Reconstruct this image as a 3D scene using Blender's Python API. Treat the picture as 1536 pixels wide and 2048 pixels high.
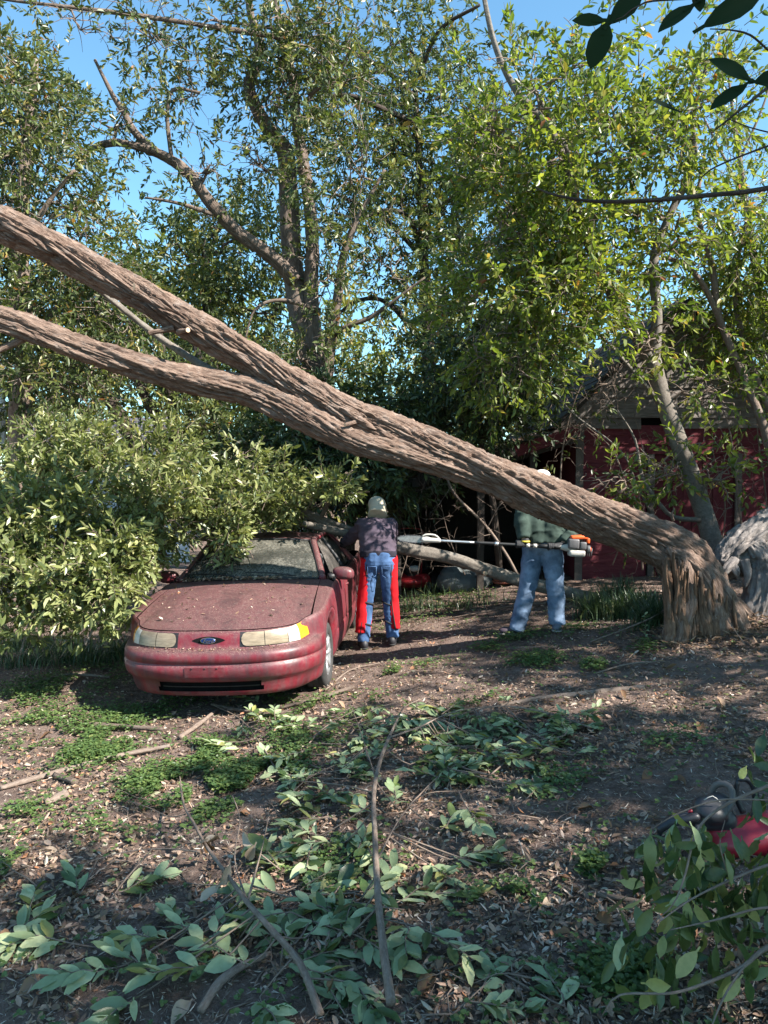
import bpy, bmesh, math, random
import numpy as np
from mathutils import Vector, Matrix, Euler

for o in list(bpy.data.objects):
    bpy.data.objects.remove(o)
scene = bpy.context.scene
COL = scene.collection
R = math.radians
random.seed(7)

# ------------------------------------------------------------------ camera
PITCH = math.atan(62 / 1479)
CAMZ = 1.6
cam_data = bpy.data.cameras.new('camera')
cam_data.sensor_fit = 'VERTICAL'
cam_data.sensor_height = 36.0
cam_data.lens = 26.0
cam_data.clip_start = 0.05
cam_data.clip_end = 2000
camera = bpy.data.objects.new('camera', cam_data)
camera.location = (0, 0, CAMZ)
camera.rotation_euler = (math.pi / 2 - PITCH, 0, 0)
COL.objects.link(camera)
scene.camera = camera

# ------------------------------------------------------------------ sky and sun
SUN_AZ = (0.88, -0.475)
SUN_EL = R(42)
world = bpy.data.worlds.new('World')
scene.world = world
world.use_nodes = True
wn = world.node_tree.nodes
wl = world.node_tree.links
wn.clear()
sky = wn.new('ShaderNodeTexSky')
sky.sky_type = 'NISHITA'
sky.sun_disc = False
sky.sun_elevation = SUN_EL
sky.sun_rotation = math.atan2(SUN_AZ[0], SUN_AZ[1])
sky.air_density = 1.0
sky.dust_density = 0.5
sky.ozone_density = 0.6
bg = wn.new('ShaderNodeBackground')
bg.inputs['Strength'].default_value = 0.095
wo = wn.new('ShaderNodeOutputWorld')
tint = wn.new('ShaderNodeMix')
tint.data_type = 'RGBA'
tint.blend_type = 'MULTIPLY'
tint.inputs[0].default_value = 1.0
tint.inputs[7].default_value = (0.68, 0.99, 1.02, 1)
wl.new(sky.outputs[0], tint.inputs[6])
wl.new(tint.outputs[2], bg.inputs['Color'])
wl.new(bg.outputs[0], wo.inputs['Surface'])

sun_data = bpy.data.lights.new('sun', 'SUN')
sun_data.energy = 5.0
sun_data.angle = R(0.53)
sun_data.color = (1.0, 0.94, 0.86)
sun = bpy.data.objects.new('sun', sun_data)
SUN_DIR = Vector((SUN_AZ[0] * math.cos(SUN_EL), SUN_AZ[1] * math.cos(SUN_EL), math.sin(SUN_EL)))
sun.rotation_euler = SUN_DIR.to_track_quat('Z', 'Y').to_euler()
sun.location = (8, -6, 12)
COL.objects.link(sun)

scene.view_settings.view_transform = 'Standard'
scene.view_settings.look = 'None'
scene.view_settings.gamma = 1.0
scene.view_settings.exposure = 1.7
scene.view_settings.use_curve_mapping = False
scene.cycles.max_bounces = 6
scene.cycles.diffuse_bounces = 3
scene.cycles.glossy_bounces = 2
scene.cycles.transmission_bounces = 4
scene.cycles.transparent_max_bounces = 6
scene.cycles.use_denoising = True

# ------------------------------------------------------------------ helpers: photo rays, terrain
F_PX = 1479.0
def at(px, py, Y):
    """world point on the ray of a photograph pixel at depth Y"""
    cx = (px - 768) / F_PX
    cy = (1024 - py) / F_PX
    d = Vector((cx, math.cos(PITCH) + cy * math.sin(PITCH), -math.sin(PITCH) + cy * math.cos(PITCH)))
    t = Y / d.y
    return Vector((d.x * t, Y, CAMZ + d.z * t))

def _h(ix, iy, iz, seed=0):
    with np.errstate(over='ignore'):
        n = (ix.astype(np.int64) * 374761393 + iy.astype(np.int64) * 668265263 + iz.astype(np.int64) * 2147483647 + seed * 974634541) & 0xFFFFFFFF
        n = ((n ^ (n >> 13)) * 1274126177) & 0xFFFFFFFF
        n = ((n ^ (n >> 16)) * 2246822519) & 0xFFFFFFFF
        n = n ^ (n >> 15)
    return (n & 0xFFFFFF) / float(0xFFFFFF)

def noise3(p, seed=0):
    p = np.asarray(p, float)
    i = np.floor(p)
    f = p - i
    f = f * f * f * (f * (f * 6 - 15) + 10)
    i = i.astype(np.int64)
    x, y, z = i[..., 0], i[..., 1], i[..., 2]
    fx, fy, fz = f[..., 0], f[..., 1], f[..., 2]
    r = 0
    for dx in (0, 1):
        wx = fx if dx else 1 - fx
        for dy in (0, 1):
            wy = fy if dy else 1 - fy
            for dz in (0, 1):
                wz = fz if dz else 1 - fz
                r = r + wx * wy * wz * _h(x + dx, y + dy, z + dz, seed)
    return r

def fbm(p, octs=3, seed=0):
    p = np.asarray(p, float)
    a, s, t = 1.0, 0.0, 0.0
    for k in range(octs):
        s = s + a * noise3(p * (2.03 ** k) + 17.3 * k, seed + k)
        t += a
        a *= 0.5
    return s / t

def sstep(a, b, x):
    t = np.clip((x - a) / (b - a), 0, 1)
    return t * t * (3 - 2 * t)

def gz(x, y):
    """terrain height (arrays or floats)"""
    x = np.asarray(x, float)
    y = np.asarray(y, float)
    p = np.stack([x, y, np.zeros_like(x)], -1)
    z = 0.0
    for dx in (-.5, -.25, 0, .25, .5):
        z = z + np.interp(x + dx, [-30, -6, -3, -1.4, -.5, 0, 1.67, 3.1, 6, 30], [-1.0, -.56, -.46, -.40, -.33, -.25, 0.0, .15, .30, .6]) / 5
    z = z + (fbm(p * 0.6, 2, 3) - 0.5) * 0.10 + (fbm(p * 2.6, 2, 5) - 0.5) * 0.035
    z = z + 0.16 * np.exp(-(((x - 3.15) / 0.75) ** 2 + ((y - 7.1) / 0.7) ** 2))
    z = z + 0.10 * np.exp(-(((x - 4.3) / 0.9) ** 2 + ((y - 7.6) / 0.9) ** 2))
    return z

_hx, _hy = np.arange(-14, 14.01, .05), np.arange(-8, 26.01, .05)
_HT = gz(*np.meshgrid(_hx, _hy, indexing='ij'))
def g1(x, y):
    u = min(max((x + 14) / .05, 0), len(_hx) - 1.001)
    v = min(max((y + 8) / .05, 0), len(_hy) - 1.001)
    i, j = int(u), int(v)
    u -= i
    v -= j
    return float(_HT[i, j] * (1 - u) * (1 - v) + _HT[i + 1, j] * u * (1 - v) + _HT[i, j + 1] * (1 - u) * v + _HT[i + 1, j + 1] * u * v)

def ground_at(px, py):
    """where the ray of a pixel meets the terrain"""
    lo, hi = 1.0, 60.0
    for k in range(40):
        m = (lo + hi) / 2
        p = at(px, py, m)
        if p.z > g1(p.x, p.y):
            lo = m
        else:
            hi = m
    p = at(px, py, lo)
    p.z = g1(p.x, p.y)
    return p

# ------------------------------------------------------------------ helpers: objects
def tag(o, label=None, cat=None, group=None, kind=None):
    if label: o['label'] = label
    if cat: o['category'] = cat
    if group: o['group'] = group
    if kind: o['kind'] = kind
    return o

def empty(name, loc, label=None, cat=None, group=None):
    o = bpy.data.objects.new(name, None)
    o.empty_display_size = 0.2
    o.location = loc
    COL.objects.link(o)
    return tag(o, label, cat, group)

def world_of(o):
    m = o.matrix_basis.copy()
    if o.parent:
        m = world_of(o.parent) @ o.matrix_parent_inverse @ m
    return m

def adopt(o, parent):
    if parent is not None:
        o.parent = parent
        o.matrix_parent_inverse = world_of(parent).inverted()
    return o

def link(name, me, mat=None, parent=None, matrix=None):
    if mat is not None and not me.materials:
        me.materials.append(mat)
    o = bpy.data.objects.new(name, me)
    COL.objects.link(o)
    adopt(o, parent)
    if matrix is not None:
        o.matrix_basis = matrix
    return o

def np_mesh(name, V, faces, smooth=True, rnd=None, bk=None):
    """faces: int array (n,3) or (n,4) or a list of such arrays"""
    me = bpy.data.meshes.new(name)
    V = np.ascontiguousarray(V, dtype=np.float32).reshape(-1, 3)
    if not isinstance(faces, (list, tuple)):
        faces = [faces]
    faces = [np.asarray(f, np.int32) for f in faces if len(f)]
    idx = np.concatenate([f.ravel() for f in faces])
    tot = np.concatenate([np.full(len(f), f.shape[1], np.int32) for f in faces])
    start = np.concatenate([[0], np.cumsum(tot)[:-1]]).astype(np.int32)
    me.vertices.add(len(V))
    me.vertices.foreach_set('co', V.ravel())
    me.loops.add(len(idx))
    me.loops.foreach_set('vertex_index', idx)
    me.polygons.add(len(tot))
    me.polygons.foreach_set('loop_start', start)
    try:
        me.polygons.foreach_set('loop_total', tot)
    except Exception:
        pass
    me.polygons.foreach_set('use_smooth', np.full(len(tot), bool(smooth)))
    if rnd is not None:
        a = me.attributes.new('rnd', 'FLOAT', 'FACE')
        a.data.foreach_set('value', np.ascontiguousarray(rnd, dtype=np.float32))
    if bk is not None:
        a = me.attributes.new('bk', 'FLOAT_VECTOR', 'POINT')
        a.data.foreach_set('vector', np.ascontiguousarray(bk, dtype=np.float32).ravel())
    me.update(calc_edges=True)
    me.validate()
    return me

def catmull(P, step):
    """P: list of tuples (any dims) -> resampled array, spacing about step in the first 3 dims"""
    P = np.array([tuple(p) for p in P], float)
    if len(P) == 2:
        P = np.array([P[0], P[0] * .5 + P[1] * .5, P[1]])
    E = np.vstack([2 * P[0] - P[1], P, 2 * P[-1] - P[-2]])
    out = []
    for i in range(1, len(E) - 2):
        p0, p1, p2, p3 = E[i - 1], E[i], E[i + 1], E[i + 2]
        n = max(1, int(np.linalg.norm((p2 - p1)[:3]) / step))
        t = (np.arange(n) / n)[:, None]
        out.append(0.5 * (2 * p1 + (p2 - p0) * t + (2 * p0 - 5 * p1 + 4 * p2 - p3) * t ** 2 + (3 * p1 - p0 - 3 * p2 + p3) * t ** 3))
    out.append(P[-1:])
    return np.vstack(out)

def tube(path, seg=10, step=0.1, disp=None, cap=True, flat=1.0):
    """path: list of (x,y,z,r). returns V, faces, bk"""
    Q = catmull(path, step)
    P, rad = Q[:, :3], np.maximum(Q[:, 3], 0.0008)
    n = len(P)
    T = np.gradient(P, axis=0)
    T /= np.linalg.norm(T, axis=1)[:, None] + 1e-12
    ref = np.array([0.0, 0.0, 1.0]) if abs(T[0, 2]) < 0.9 else np.array([1.0, 0, 0])
    N = np.zeros_like(P)
    v = ref - T[0] * T[0].dot(ref)
    N[0] = v / np.linalg.norm(v)
    for i in range(1, n):
        v = N[i - 1] - T[i] * T[i].dot(N[i - 1])
        N[i] = v / (np.linalg.norm(v) + 1e-12)
    B = np.cross(T, N)
    s = np.concatenate([[0], np.cumsum(np.linalg.norm(np.diff(P, axis=0), axis=1))])
    a = np.arange(seg) * 2 * math.pi / seg
    ca, sa = np.cos(a), np.sin(a)
    bk = np.stack([rad[:, None] * ca[None], rad[:, None] * sa[None], np.repeat(s[:, None], seg, 1)], -1)
    rr = np.repeat(rad[:, None], seg, 1)
    if disp is not None:
        rr = rr + disp(bk, a[None] + 0 * rr, s[:, None] + 0 * rr, rad[:, None] + 0 * rr)
    V = P[:, None] + rr[..., None] * (ca[None, :, None] * N[:, None] + flat * sa[None, :, None] * B[:, None])
    i, j = np.meshgrid(np.arange(n - 1), np.arange(seg), indexing='ij')
    j2 = (j + 1) % seg
    F = np.stack([i * seg + j, i * seg + j2, (i + 1) * seg + j2, (i + 1) * seg + j], -1).reshape(-1, 4)
    V = V.reshape(-1, 3)
    bk = bk.reshape(-1, 3)
    faces = [F]
    if cap:
        V = np.vstack([V, P[0] - T[0] * rad[0] * .05, P[-1] + T[-1] * rad[-1] * .05])
        bk = np.vstack([bk, [0, 0, 0], [0, 0, s[-1]]])
        k = np.arange(seg)
        k2 = (k + 1) % seg
        c0, c1 = len(V) - 2, len(V) - 1
        faces.append(np.stack([k2, k, np.full(seg, c0)], -1))
        o = (n - 1) * seg
        faces.append(np.stack([o + k, o + k2, np.full(seg, c1)], -1))
    return V, faces, bk

class Bag:
    """collects shapes into one mesh"""
    def __init__(s):
        s.V, s.Q, s.T, s.B, s.n = [], [], [], [], 0
        s.rq, s.rt = [], []
    def add(s, V, faces, bk=None, rnd=0.5):
        V = np.asarray(V, float).reshape(-1, 3)
        if not isinstance(faces, (list, tuple)): faces = [faces]
        for f in faces:
            f = np.asarray(f, np.int64)
            if not len(f): continue
            (s.Q if f.shape[1] == 4 else s.T).append(f + s.n)
            (s.rq if f.shape[1] == 4 else s.rt).append(np.full(len(f), rnd) if np.isscalar(rnd) else rnd)
        s.V.append(V)
        s.B.append(np.zeros_like(V) if bk is None else bk)
        s.n += len(V)
        return s
    def tube(s, path, seg=6, step=0.15, disp=None, cap=True, rnd=0.5):
        return s.add(*tube(path, seg, step, disp, cap), rnd=rnd)
    def box(s, c, size, rot=None, rnd=0.5):
        V = np.array([[x, y, z] for x in (-.5, .5) for y in (-.5, .5) for z in (-.5, .5)]) * np.array(size)
        if rot is not None: V = V @ np.array(rot.to_matrix() if hasattr(rot, 'to_matrix') else rot).T
        F = [[0, 1, 3, 2], [4, 6, 7, 5], [0, 4, 5, 1], [2, 3, 7, 6], [0, 2, 6, 4], [1, 5, 7, 3]]
        return s.add(V + np.array(c), np.array(F), rnd=rnd)
    def build(s, name, mat, parent=None, smooth=True, attr=True, matrix=None):
        faces = []
        r = []
        if s.Q: faces.append(np.vstack(s.Q)); r.append(np.concatenate(s.rq))
        if s.T: faces.append(np.vstack(s.T)); r.append(np.concatenate(s.rt))
        me = np_mesh(name, np.vstack(s.V), faces, smooth, np.concatenate(r), np.vstack(s.B))
        return link(name, me, mat, parent, matrix)

def box_obj(name, c, size, mat, parent=None, rot=None, bevel=0.0):
    bm = bmesh.new()
    bmesh.ops.create_cube(bm, size=1)
    bmesh.ops.scale(bm, vec=size, verts=bm.verts)
    if bevel:
        bmesh.ops.bevel(bm, geom=bm.edges[:], offset=bevel, segments=2, affect='EDGES', profile=0.6)
    me = bpy.data.meshes.new(name)
    bm.to_mesh(me)
    bm.free()
    m = Matrix.Translation(Vector(c))
    if rot is not None: m = m @ rot.to_matrix().to_4x4()
    return link(name, me, mat, parent, m)

def tri_count():
    return sum(len(p.vertices) - 2 for me in bpy.data.meshes for p in me.polygons)

# ------------------------------------------------------------------ helpers: materials
class Mat:
    def __init__(s, name):
        s.m = bpy.data.materials.new(name)
        s.m.use_nodes = True
        s.n = s.m.node_tree.nodes
        s.l = s.m.node_tree.links
        s.b = s.n['Principled BSDF']
        s.out = s.n['Material Output']
    def N(s, t, **k):
        n = s.n.new(t)
        for a, v in k.items():
            if a in n.inputs: n.inputs[a].default_value = v
            else: setattr(n, a, v)
        return n
    def L(s, a, b):
        s.l.new(a, b)
    def coord(s, kind='Object', scale=(1, 1, 1)):
        if kind == 'bk':
            t = s.N('ShaderNodeAttribute', attribute_name='bk')
            src = t.outputs['Vector']
        else:
            t = s.N('ShaderNodeTexCoord')
            src = t.outputs[kind]
        mp = s.N('ShaderNodeMapping')
        mp.inputs['Scale'].default_value = scale
        s.L(src, mp.inputs['Vector'])
        return mp.outputs[0]
    def noise(s, vec, scale=5, detail=4, rough=0.55, dist=0.0):
        n = s.N('ShaderNodeTexNoise')
        n.inputs['Scale'].default_value = scale
        n.inputs['Detail'].default_value = detail
        n.inputs['Roughness'].default_value = rough
        n.inputs['Distortion'].default_value = dist
        if vec is not None: s.L(vec, n.inputs['Vector'])
        return n.outputs['Fac']
    def ramp(s, fac, stops, interp='LINEAR'):
        r = s.N('ShaderNodeValToRGB')
        r.color_ramp.interpolation = interp
        e = r.color_ramp.elements
        while len(e) < len(stops): e.new(0.5)
        for el, (p, c) in zip(e, stops):
            el.position = p
            el.color = (*c, 1) if len(c) == 3 else c
        s.L(fac, r.inputs['Fac'])
        return r.outputs['Color']
    def mix(s, fac, a, b, mode='MIX'):
        n = s.N('ShaderNodeMix', data_type='RGBA', blend_type=mode)
        for i, v in ((0, fac), (6, a), (7, b)):
            if hasattr(v, 'links') or hasattr(v, 'is_linked'): s.L(v, n.inputs[i])
            else: n.inputs[i].default_value = v if i == 0 else ((*v, 1) if len(v) == 3 else v)
        return n.outputs[2]
    def math(s, op, a, b=0.0):
        n = s.N('ShaderNodeMath', operation=op)
        for i, v in ((0, a), (1, b)):
            if hasattr(v, 'is_linked'): s.L(v, n.inputs[i])
            else: n.inputs[i].default_value = v
        return n.outputs[0]
    def bump(s, h, strength=0.5, dist=0.01):
        n = s.N('ShaderNodeBump')
        n.inputs['Strength'].default_value = strength
        n.inputs['Distance'].default_value = dist
        s.L(h, n.inputs['Height'])
        s.L(n.outputs[0], s.b.inputs['Normal'])
    def set(s, color=None, rough=None, metal=None, spec=None, coat=None):
        if color is not None:
            if hasattr(color, 'is_linked'): s.L(color, s.b.inputs['Base Color'])
            else: s.b.inputs['Base Color'].default_value = (*color, 1)
        if rough is not None:
            if hasattr(rough, 'is_linked'): s.L(rough, s.b.inputs['Roughness'])
            else: s.b.inputs['Roughness'].default_value = rough
        if metal is not None: s.b.inputs['Metallic'].default_value = metal
        if spec is not None: s.b.inputs['Specular IOR Level'].default_value = spec
        if coat is not None: s.b.inputs['Coat Weight'].default_value = coat
        return s

def plain(name, color, rough=0.6, metal=0.0, var=0.25, scale=8.0, spec=0.5, bump=0.0):
    """a plain colour with a soft procedural variation"""
    m = Mat(name)
    v = m.coord('Object')
    f = m.noise(v, scale, 5, 0.6)
    a = tuple(c * (1 - var) for c in color)
    b = tuple(min(1, c * (1 + var)) for c in color)
    m.set(m.ramp(f, [(0.3, a), (0.7, b)]), rough, metal, spec)
    if bump: m.bump(m.noise(v, scale * 6, 4, 0.6), bump, 0.004)
    return m.m

def leaf_mat(name, stops, src='attr', trans=0.3, rough=0.42, spec=0.5):
    """leaf colour picked per leaf from a ramp; thin, so light passes through"""
    m = Mat(name)
    if src == 'attr': f = m.N('ShaderNodeAttribute', attribute_name='rnd').outputs['Fac']
    else: f = m.N('ShaderNodeObjectInfo').outputs['Random']
    col = m.ramp(f, stops)
    v = m.coord('Object')
    blot = m.noise(v, 60, 2)
    if max(stops[-1][1]) > .05: col = m.mix(m.ramp(blot, [(0.35, (0, 0, 0)), (0.8, (0.35, 0.35, 0.35))]), col, (0.16, 0.17, 0.06))
    m.set(col, rough, 0, spec)
    t = m.N('ShaderNodeBsdfTranslucent')
    tc = m.mix(1.0, col, (1.25, 1.3, 0.6), 'MULTIPLY')
    m.L(tc, t.inputs['Color'])
    mx = m.N('ShaderNodeMixShader')
    mx.inputs[0].default_value = trans
    m.L(m.b.outputs[0], mx.inputs[1])
    m.L(t.outputs[0], mx.inputs[2])
    m.L(mx.outputs[0], m.out.inputs['Surface'])
    return m.m

def bark_mat(name, c1, c2, c3, sc=1.0, stretch=0.12, bump=0.8):
    m = Mat(name)
    v = m.coord('bk', (sc, sc, sc * stretch))
    f1 = m.noise(v, 55, 5, 0.65, 0.4)
    f2 = m.noise(m.coord('bk', (sc, sc, sc * 0.5)), 5, 4, 0.6)
    base = m.ramp(f1, [(0.25, c1), (0.5, c2), (0.78, c3)])
    base = m.mix(m.ramp(f2, [(0.35, (0, 0, 0)), (0.70, (.75, .75, .75))]), base, c1)
    f4 = m.noise(m.coord('bk', (sc, sc, sc * 0.7)), 11, 3, 0.6)
    base = m.mix(m.ramp(f4, [(0.52, (0, 0, 0)), (0.72, (.45, .45, .45))]), base, tuple(0.5 * (x + sum(c3) / 3) * .8 for x in c3))
    f3 = m.noise(v, 150, 4, 0.7, 0.3)
    base = m.mix(m.ramp(f3, [(0.5, (0, 0, 0)), (0.72, (.45, .45, .45))]), base, c3)
    m.set(base, 0.9, 0, 0.2)
    m.bump(m.math('ADD', f1, m.math('MULTIPLY', f3, .5)), bump, 0.022)
    return m.m

MB = {}
MB['cedar'] = bark_mat('fallen_trunk_bark', (0.080, 0.050, 0.038), (0.185, 0.125, 0.095), (0.38, 0.285, 0.225), bump=1.0)
MB['inner'] = bark_mat('torn_inner_bark', (0.075, 0.042, 0.027), (0.185, 0.112, 0.072), (0.36, 0.24, 0.165), 1.0, .08, 1.0)
MB['oak'] = bark_mat('grey_brown_bark', (0.07, 0.050, 0.039), (0.155, 0.115, 0.09), (0.27, 0.215, 0.175))
MB['smooth'] = bark_mat('smooth_grey_bark', (0.085, 0.072, 0.06), (0.155, 0.135, 0.115), (0.25, 0.225, 0.19), 0.5, 1.2, 0.3)
MB['dark'] = bark_mat('dark_bark', (0.03, 0.022, 0.018), (0.065, 0.05, 0.04), (0.12, 0.10, 0.085))
MB['twig'] = bark_mat('twig_bark', (0.10, 0.07, 0.055), (0.19, 0.145, 0.115), (0.30, 0.24, 0.20), 1.0, 0.4, 0.3)
MB['old'] = bark_mat('weathered_wood', (0.085, 0.072, 0.066), (0.19, 0.168, 0.155), (0.36, 0.32, 0.295))
MB['cut'] = plain('fresh_cut_wood', (0.55, 0.38, 0.24), 0.8, var=0.3, scale=30)

# ------------------------------------------------------------------ helpers: leaves
LU = np.array([0, .28, .68, 1, .68, .28])
LV = np.array([0, .44, .40, 0, -.40, -.44])
def leaf_arrays(pos, d, nrm, L, W, fold=0.25, curl=0.15):
    n = len(pos)
    d = d / (np.linalg.norm(d, axis=1)[:, None] + 1e-9)
    nrm = nrm - d * (d * nrm).sum(1)[:, None]
    nrm = nrm / (np.linalg.norm(nrm, axis=1)[:, None] + 1e-9)
    y = np.cross(nrm, d)
    L = np.broadcast_to(L, (n,))[:, None, None]
    W = np.broadcast_to(W, (n,))[:, None, None]
    fold = np.broadcast_to(fold, (n,))[:, None, None]
    curl = np.broadcast_to(curl, (n,))[:, None, None]
    u = LU[None, :, None]
    v = LV[None, :, None]
    V = pos[:, None] + d[:, None] * u * L + y[:, None] * v * W + nrm[:, None] * (fold * np.abs(v) * W - curl * u * u * L)
    b = np.arange(n)[:, None] * 6
    F = np.concatenate([b + np.array([0, 1, 2, 3]), b + np.array([0, 3, 4, 5])], 1).reshape(-1, 4)
    return V.reshape(-1, 3), F

def unit(rng, n):
    v = rng.normal(size=(n, 3))
    return v / np.linalg.norm(v, axis=1)[:, None]

def sprays(rng, base, d, k, ltwig, L, W, spread=0.9, up=0.7, droop=0.0, lv=0.3, fan=None):
    """leaf sprays on short twigs; base, d: (n,3). returns pos, dir, nrm, L, W"""
    n = len(base)
    d = d / np.linalg.norm(d, axis=1)[:, None]
    t = (np.arange(k)[None] + rng.uniform(0.2, 0.8, (n, k))) / k
    t = 0.12 + 0.88 * t
    ref = np.where(np.abs(d[:, 2:3]) < 0.9, np.array([[0, 0, 1.0]]), np.array([[1.0, 0, 0]]))
    e1 = np.cross(d, ref)
    e1 /= np.linalg.norm(e1, axis=1)[:, None]
    e2 = np.cross(d, e1)
    ph = rng.uniform(0, 6.28, (n, 1)) + np.arange(k)[None] * 2.4 + rng.normal(0, .4, (n, k))
    lt = np.broadcast_to(ltwig, (n,)) * rng.uniform(.7, 1.3, n)
    pos = base[:, None] + d[:, None] * (t * lt[:, None])[..., None] + np.array([0, 0, -1.0]) * (droop * t ** 2 * lt[:, None])[..., None]
    side = np.cos(ph)[..., None] * e1[:, None] + np.sin(ph)[..., None] * e2[:, None]
    sp = spread * (1.15 - 0.75 * t)[..., None]
    ld = d[:, None] * 0.75 + side * sp + np.array([0, 0, -droop * .6]) + rng.normal(0, .15, (n, k, 3))
    nr = np.array([0, 0, up]) + side * .25 + rng.normal(0, .45, (n, k, 3))
    LL = L * rng.uniform(1 - lv, 1 + lv, (n, k))
    WW = W * LL / L * rng.uniform(.85, 1.15, (n, k))
    return pos.reshape(-1, 3), ld.reshape(-1, 3), nr.reshape(-1, 3), LL.ravel(), WW.ravel()

def blob_clusters(rng, blobs, gap=0.42, gfreq=1.2, seed=0, outer=0.37):
    """blobs: (centre, radii, n). Returns cluster positions and outward directions, thinned by noise so that gaps open"""
    P, O = [], []
    for c, r, n in blobs:
        u = unit(rng, int(n * 1.9))
        rad = rng.uniform(0, 1, len(u)) ** outer
        rad *= 0.55 + 1.0 * noise3(u * 2.1 + np.array(c) * 3.1, seed)
        p = np.array(c) + u * rad[:, None] * np.array(r)
        keep = fbm(p * gfreq, 2, seed + 9) + rng.uniform(-.08, .08, len(p)) > gap
        p, u = p[keep], u[keep]
        P.append(p[:int(n)])
        O.append((u / np.array(r))[:int(n)])
    P = np.vstack(P)
    O = np.vstack(O)
    O /= np.linalg.norm(O, axis=1)[:, None]
    return P, O

def pxblob(px, py, Y, rx, ry, rd, n):
    s = Y / F_PX
    return (tuple(at(px, py, Y)), (rx * s, rd, ry * s), n)

_leafmesh = {}
def leaf_piece(key, L, W, fold, curl, mat, wave=0.0, seed=0):
    """one leaf with a midrib fold, a curled tip, a slightly wavy rim and a stalk, base at the origin, along +X"""
    if key in _leafmesh: return _leafmesh[key]
    prof = [(0.0, .03), (.1, .20), (.28, .42), (.5, .5), (.72, .42), (.9, .2), (1.0, .015)]
    rr = random.Random(seed)
    V, F = [], []
    for i, (u, w) in enumerate(prof):
        z0 = -curl * u * u * L
        V.append((u * L, 0, z0))
        for sgn in (1, -1):
            V.append((u * L + rr.uniform(-.01, .01) * L, sgn * w * W * rr.uniform(.94, 1.06), z0 + fold * w * W + rr.uniform(-1, 1) * wave * W))
    for i in range(len(prof) - 1):
        a, b = i * 3, (i + 1) * 3
        F.append((a, b, b + 1, a + 1))
        F.append((a, a + 2, b + 2, b))
    n = len(V)
    V += [(-.16 * L, .003, .002), (-.16 * L, -.003, .002), (0.02, -.003, 0.001), (.02, .003, .001)]
    F.append((n, n + 1, n + 2, n + 3))
    me = np_mesh('leaf', np.array(V), np.array(F), True, np.full(len(F), rr.random()))
    me.materials.append(mat)
    _leafmesh[key] = me
    return me

def frame(pos, d, nrm):
    d = Vector(d).normalized()
    nrm = Vector(nrm)
    nrm = (nrm - d * d.dot(nrm)).normalized()
    y = nrm.cross(d)
    m = Matrix.Identity(4)
    for i in range(3):
        m[i][0], m[i][1], m[i][2], m[i][3] = d[i], y[i], nrm[i], pos[i]
    return m

def build_crown(name, parent, mat, pos, d, nr, L, W, rng, fold=.25, curl=.18, rbias=None):
    V, F = leaf_arrays(pos, d, nr, L, W, rng.uniform(.05, .5, len(pos)) if fold is None else fold, rng.uniform(-.05, .35, len(pos)) if curl is None else curl)
    r = rng.uniform(0, 1, len(pos)) if rbias is None else rbias
    me = np_mesh(name, V, F, False, np.repeat(r, 2))
    o = link(name, me, mat, parent)
    o['kind'] = 'stuff'
    return o

def twig_prisms(bag, base, d, lt, r=0.004, droop=0.0):
    n = len(base)
    d = d / np.linalg.norm(d, axis=1)[:, None]
    lt = np.broadcast_to(lt, (n,))[:, None]
    ref = np.where(np.abs(d[:, 2:3]) < 0.9, np.array([[0, 0, 1.0]]), np.array([[1.0, 0, 0]]))
    e1 = np.cross(d, ref)
    e1 /= np.linalg.norm(e1, axis=1)[:, None]
    e2 = np.cross(d, e1)
    tip = base + d * lt + np.array([0, 0, -1]) * droop * lt
    ring = lambda c, q: np.stack([c + e1 * q, c - e1 * .5 * q + e2 * .87 * q, c - e1 * .5 * q - e2 * .87 * q], 1)
    V = np.concatenate([ring(base, r), ring(tip, r * .4)], 1).reshape(-1, 3)
    b = np.arange(n)[:, None] * 6
    F = np.concatenate([b + np.array([0, 1, 4, 3]), b + np.array([1, 2, 5, 4]), b + np.array([2, 0, 3, 5])], 1).reshape(-1, 4)
    bag.add(V, F, np.tile(V[:1], (len(V), 1)) * 0 + V)

def wig(rng, a, b, r0, r1, n=5, amp=0.12, sag=0.0):
    """crooked branch path a->b"""
    a, b = np.array(a, float), np.array(b, float)
    ln = np.linalg.norm(b - a)
    out = []
    for i in range(n + 1):
        t = i / n
        p = a + (b - a) * t
        if 0 < i < n: p = p + rng.normal(0, amp * ln * .5, 3)
        p[2] += sag * ln * 4 * t * (1 - t)
        out.append((*p, r0 + (r1 - r0) * t))
    return out

# ------------------------------------------------------------------ ground
def axis(lo, hi, step, far, grow=1.22):
    a = list(np.arange(lo, hi + 1e-6, step))
    s = step
    while a[-1] < far:
        s *= grow
        a.append(a[-1] + s)
    s = step
    while a[0] > -far:
        s *= grow
        a.insert(0, a[0] - s)
    return np.array(a)
gx = axis(-5.5, 6.0, 0.065, 400)
gy = axis(1.2, 11.0, 0.065, 400)
GX, GY = np.meshgrid(gx, gy, indexing='ij')
GZ = gz(GX, GY)
fine = (fbm(np.stack([GX * 9, GY * 9, GX * 0], -1), 3, 21) - .5) * 0.03
GZ = GZ + np.where((np.abs(GX) < 7) & (GY > 0.5) & (GY < 12), fine, 0)
nx, ny = GX.shape
I, J = np.meshgrid(np.arange(nx - 1), np.arange(ny - 1), indexing='ij')
GF = np.stack([I * ny + J, (I + 1) * ny + J, (I + 1) * ny + J + 1, I * ny + J + 1], -1).reshape(-1, 4)
m = Mat('leaf_mould_soil')
v = m.coord('Object')
big = m.noise(v, 1.3, 4, 0.6)
mid = m.noise(v, 14, 5, 0.7)
fin = m.noise(v, 70, 4, 0.7)
c = m.ramp(mid, [(0.28, (0.050, 0.034, 0.027)), (0.5, (0.118, 0.080, 0.064)), (0.72, (0.22, 0.158, 0.128))])
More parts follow.
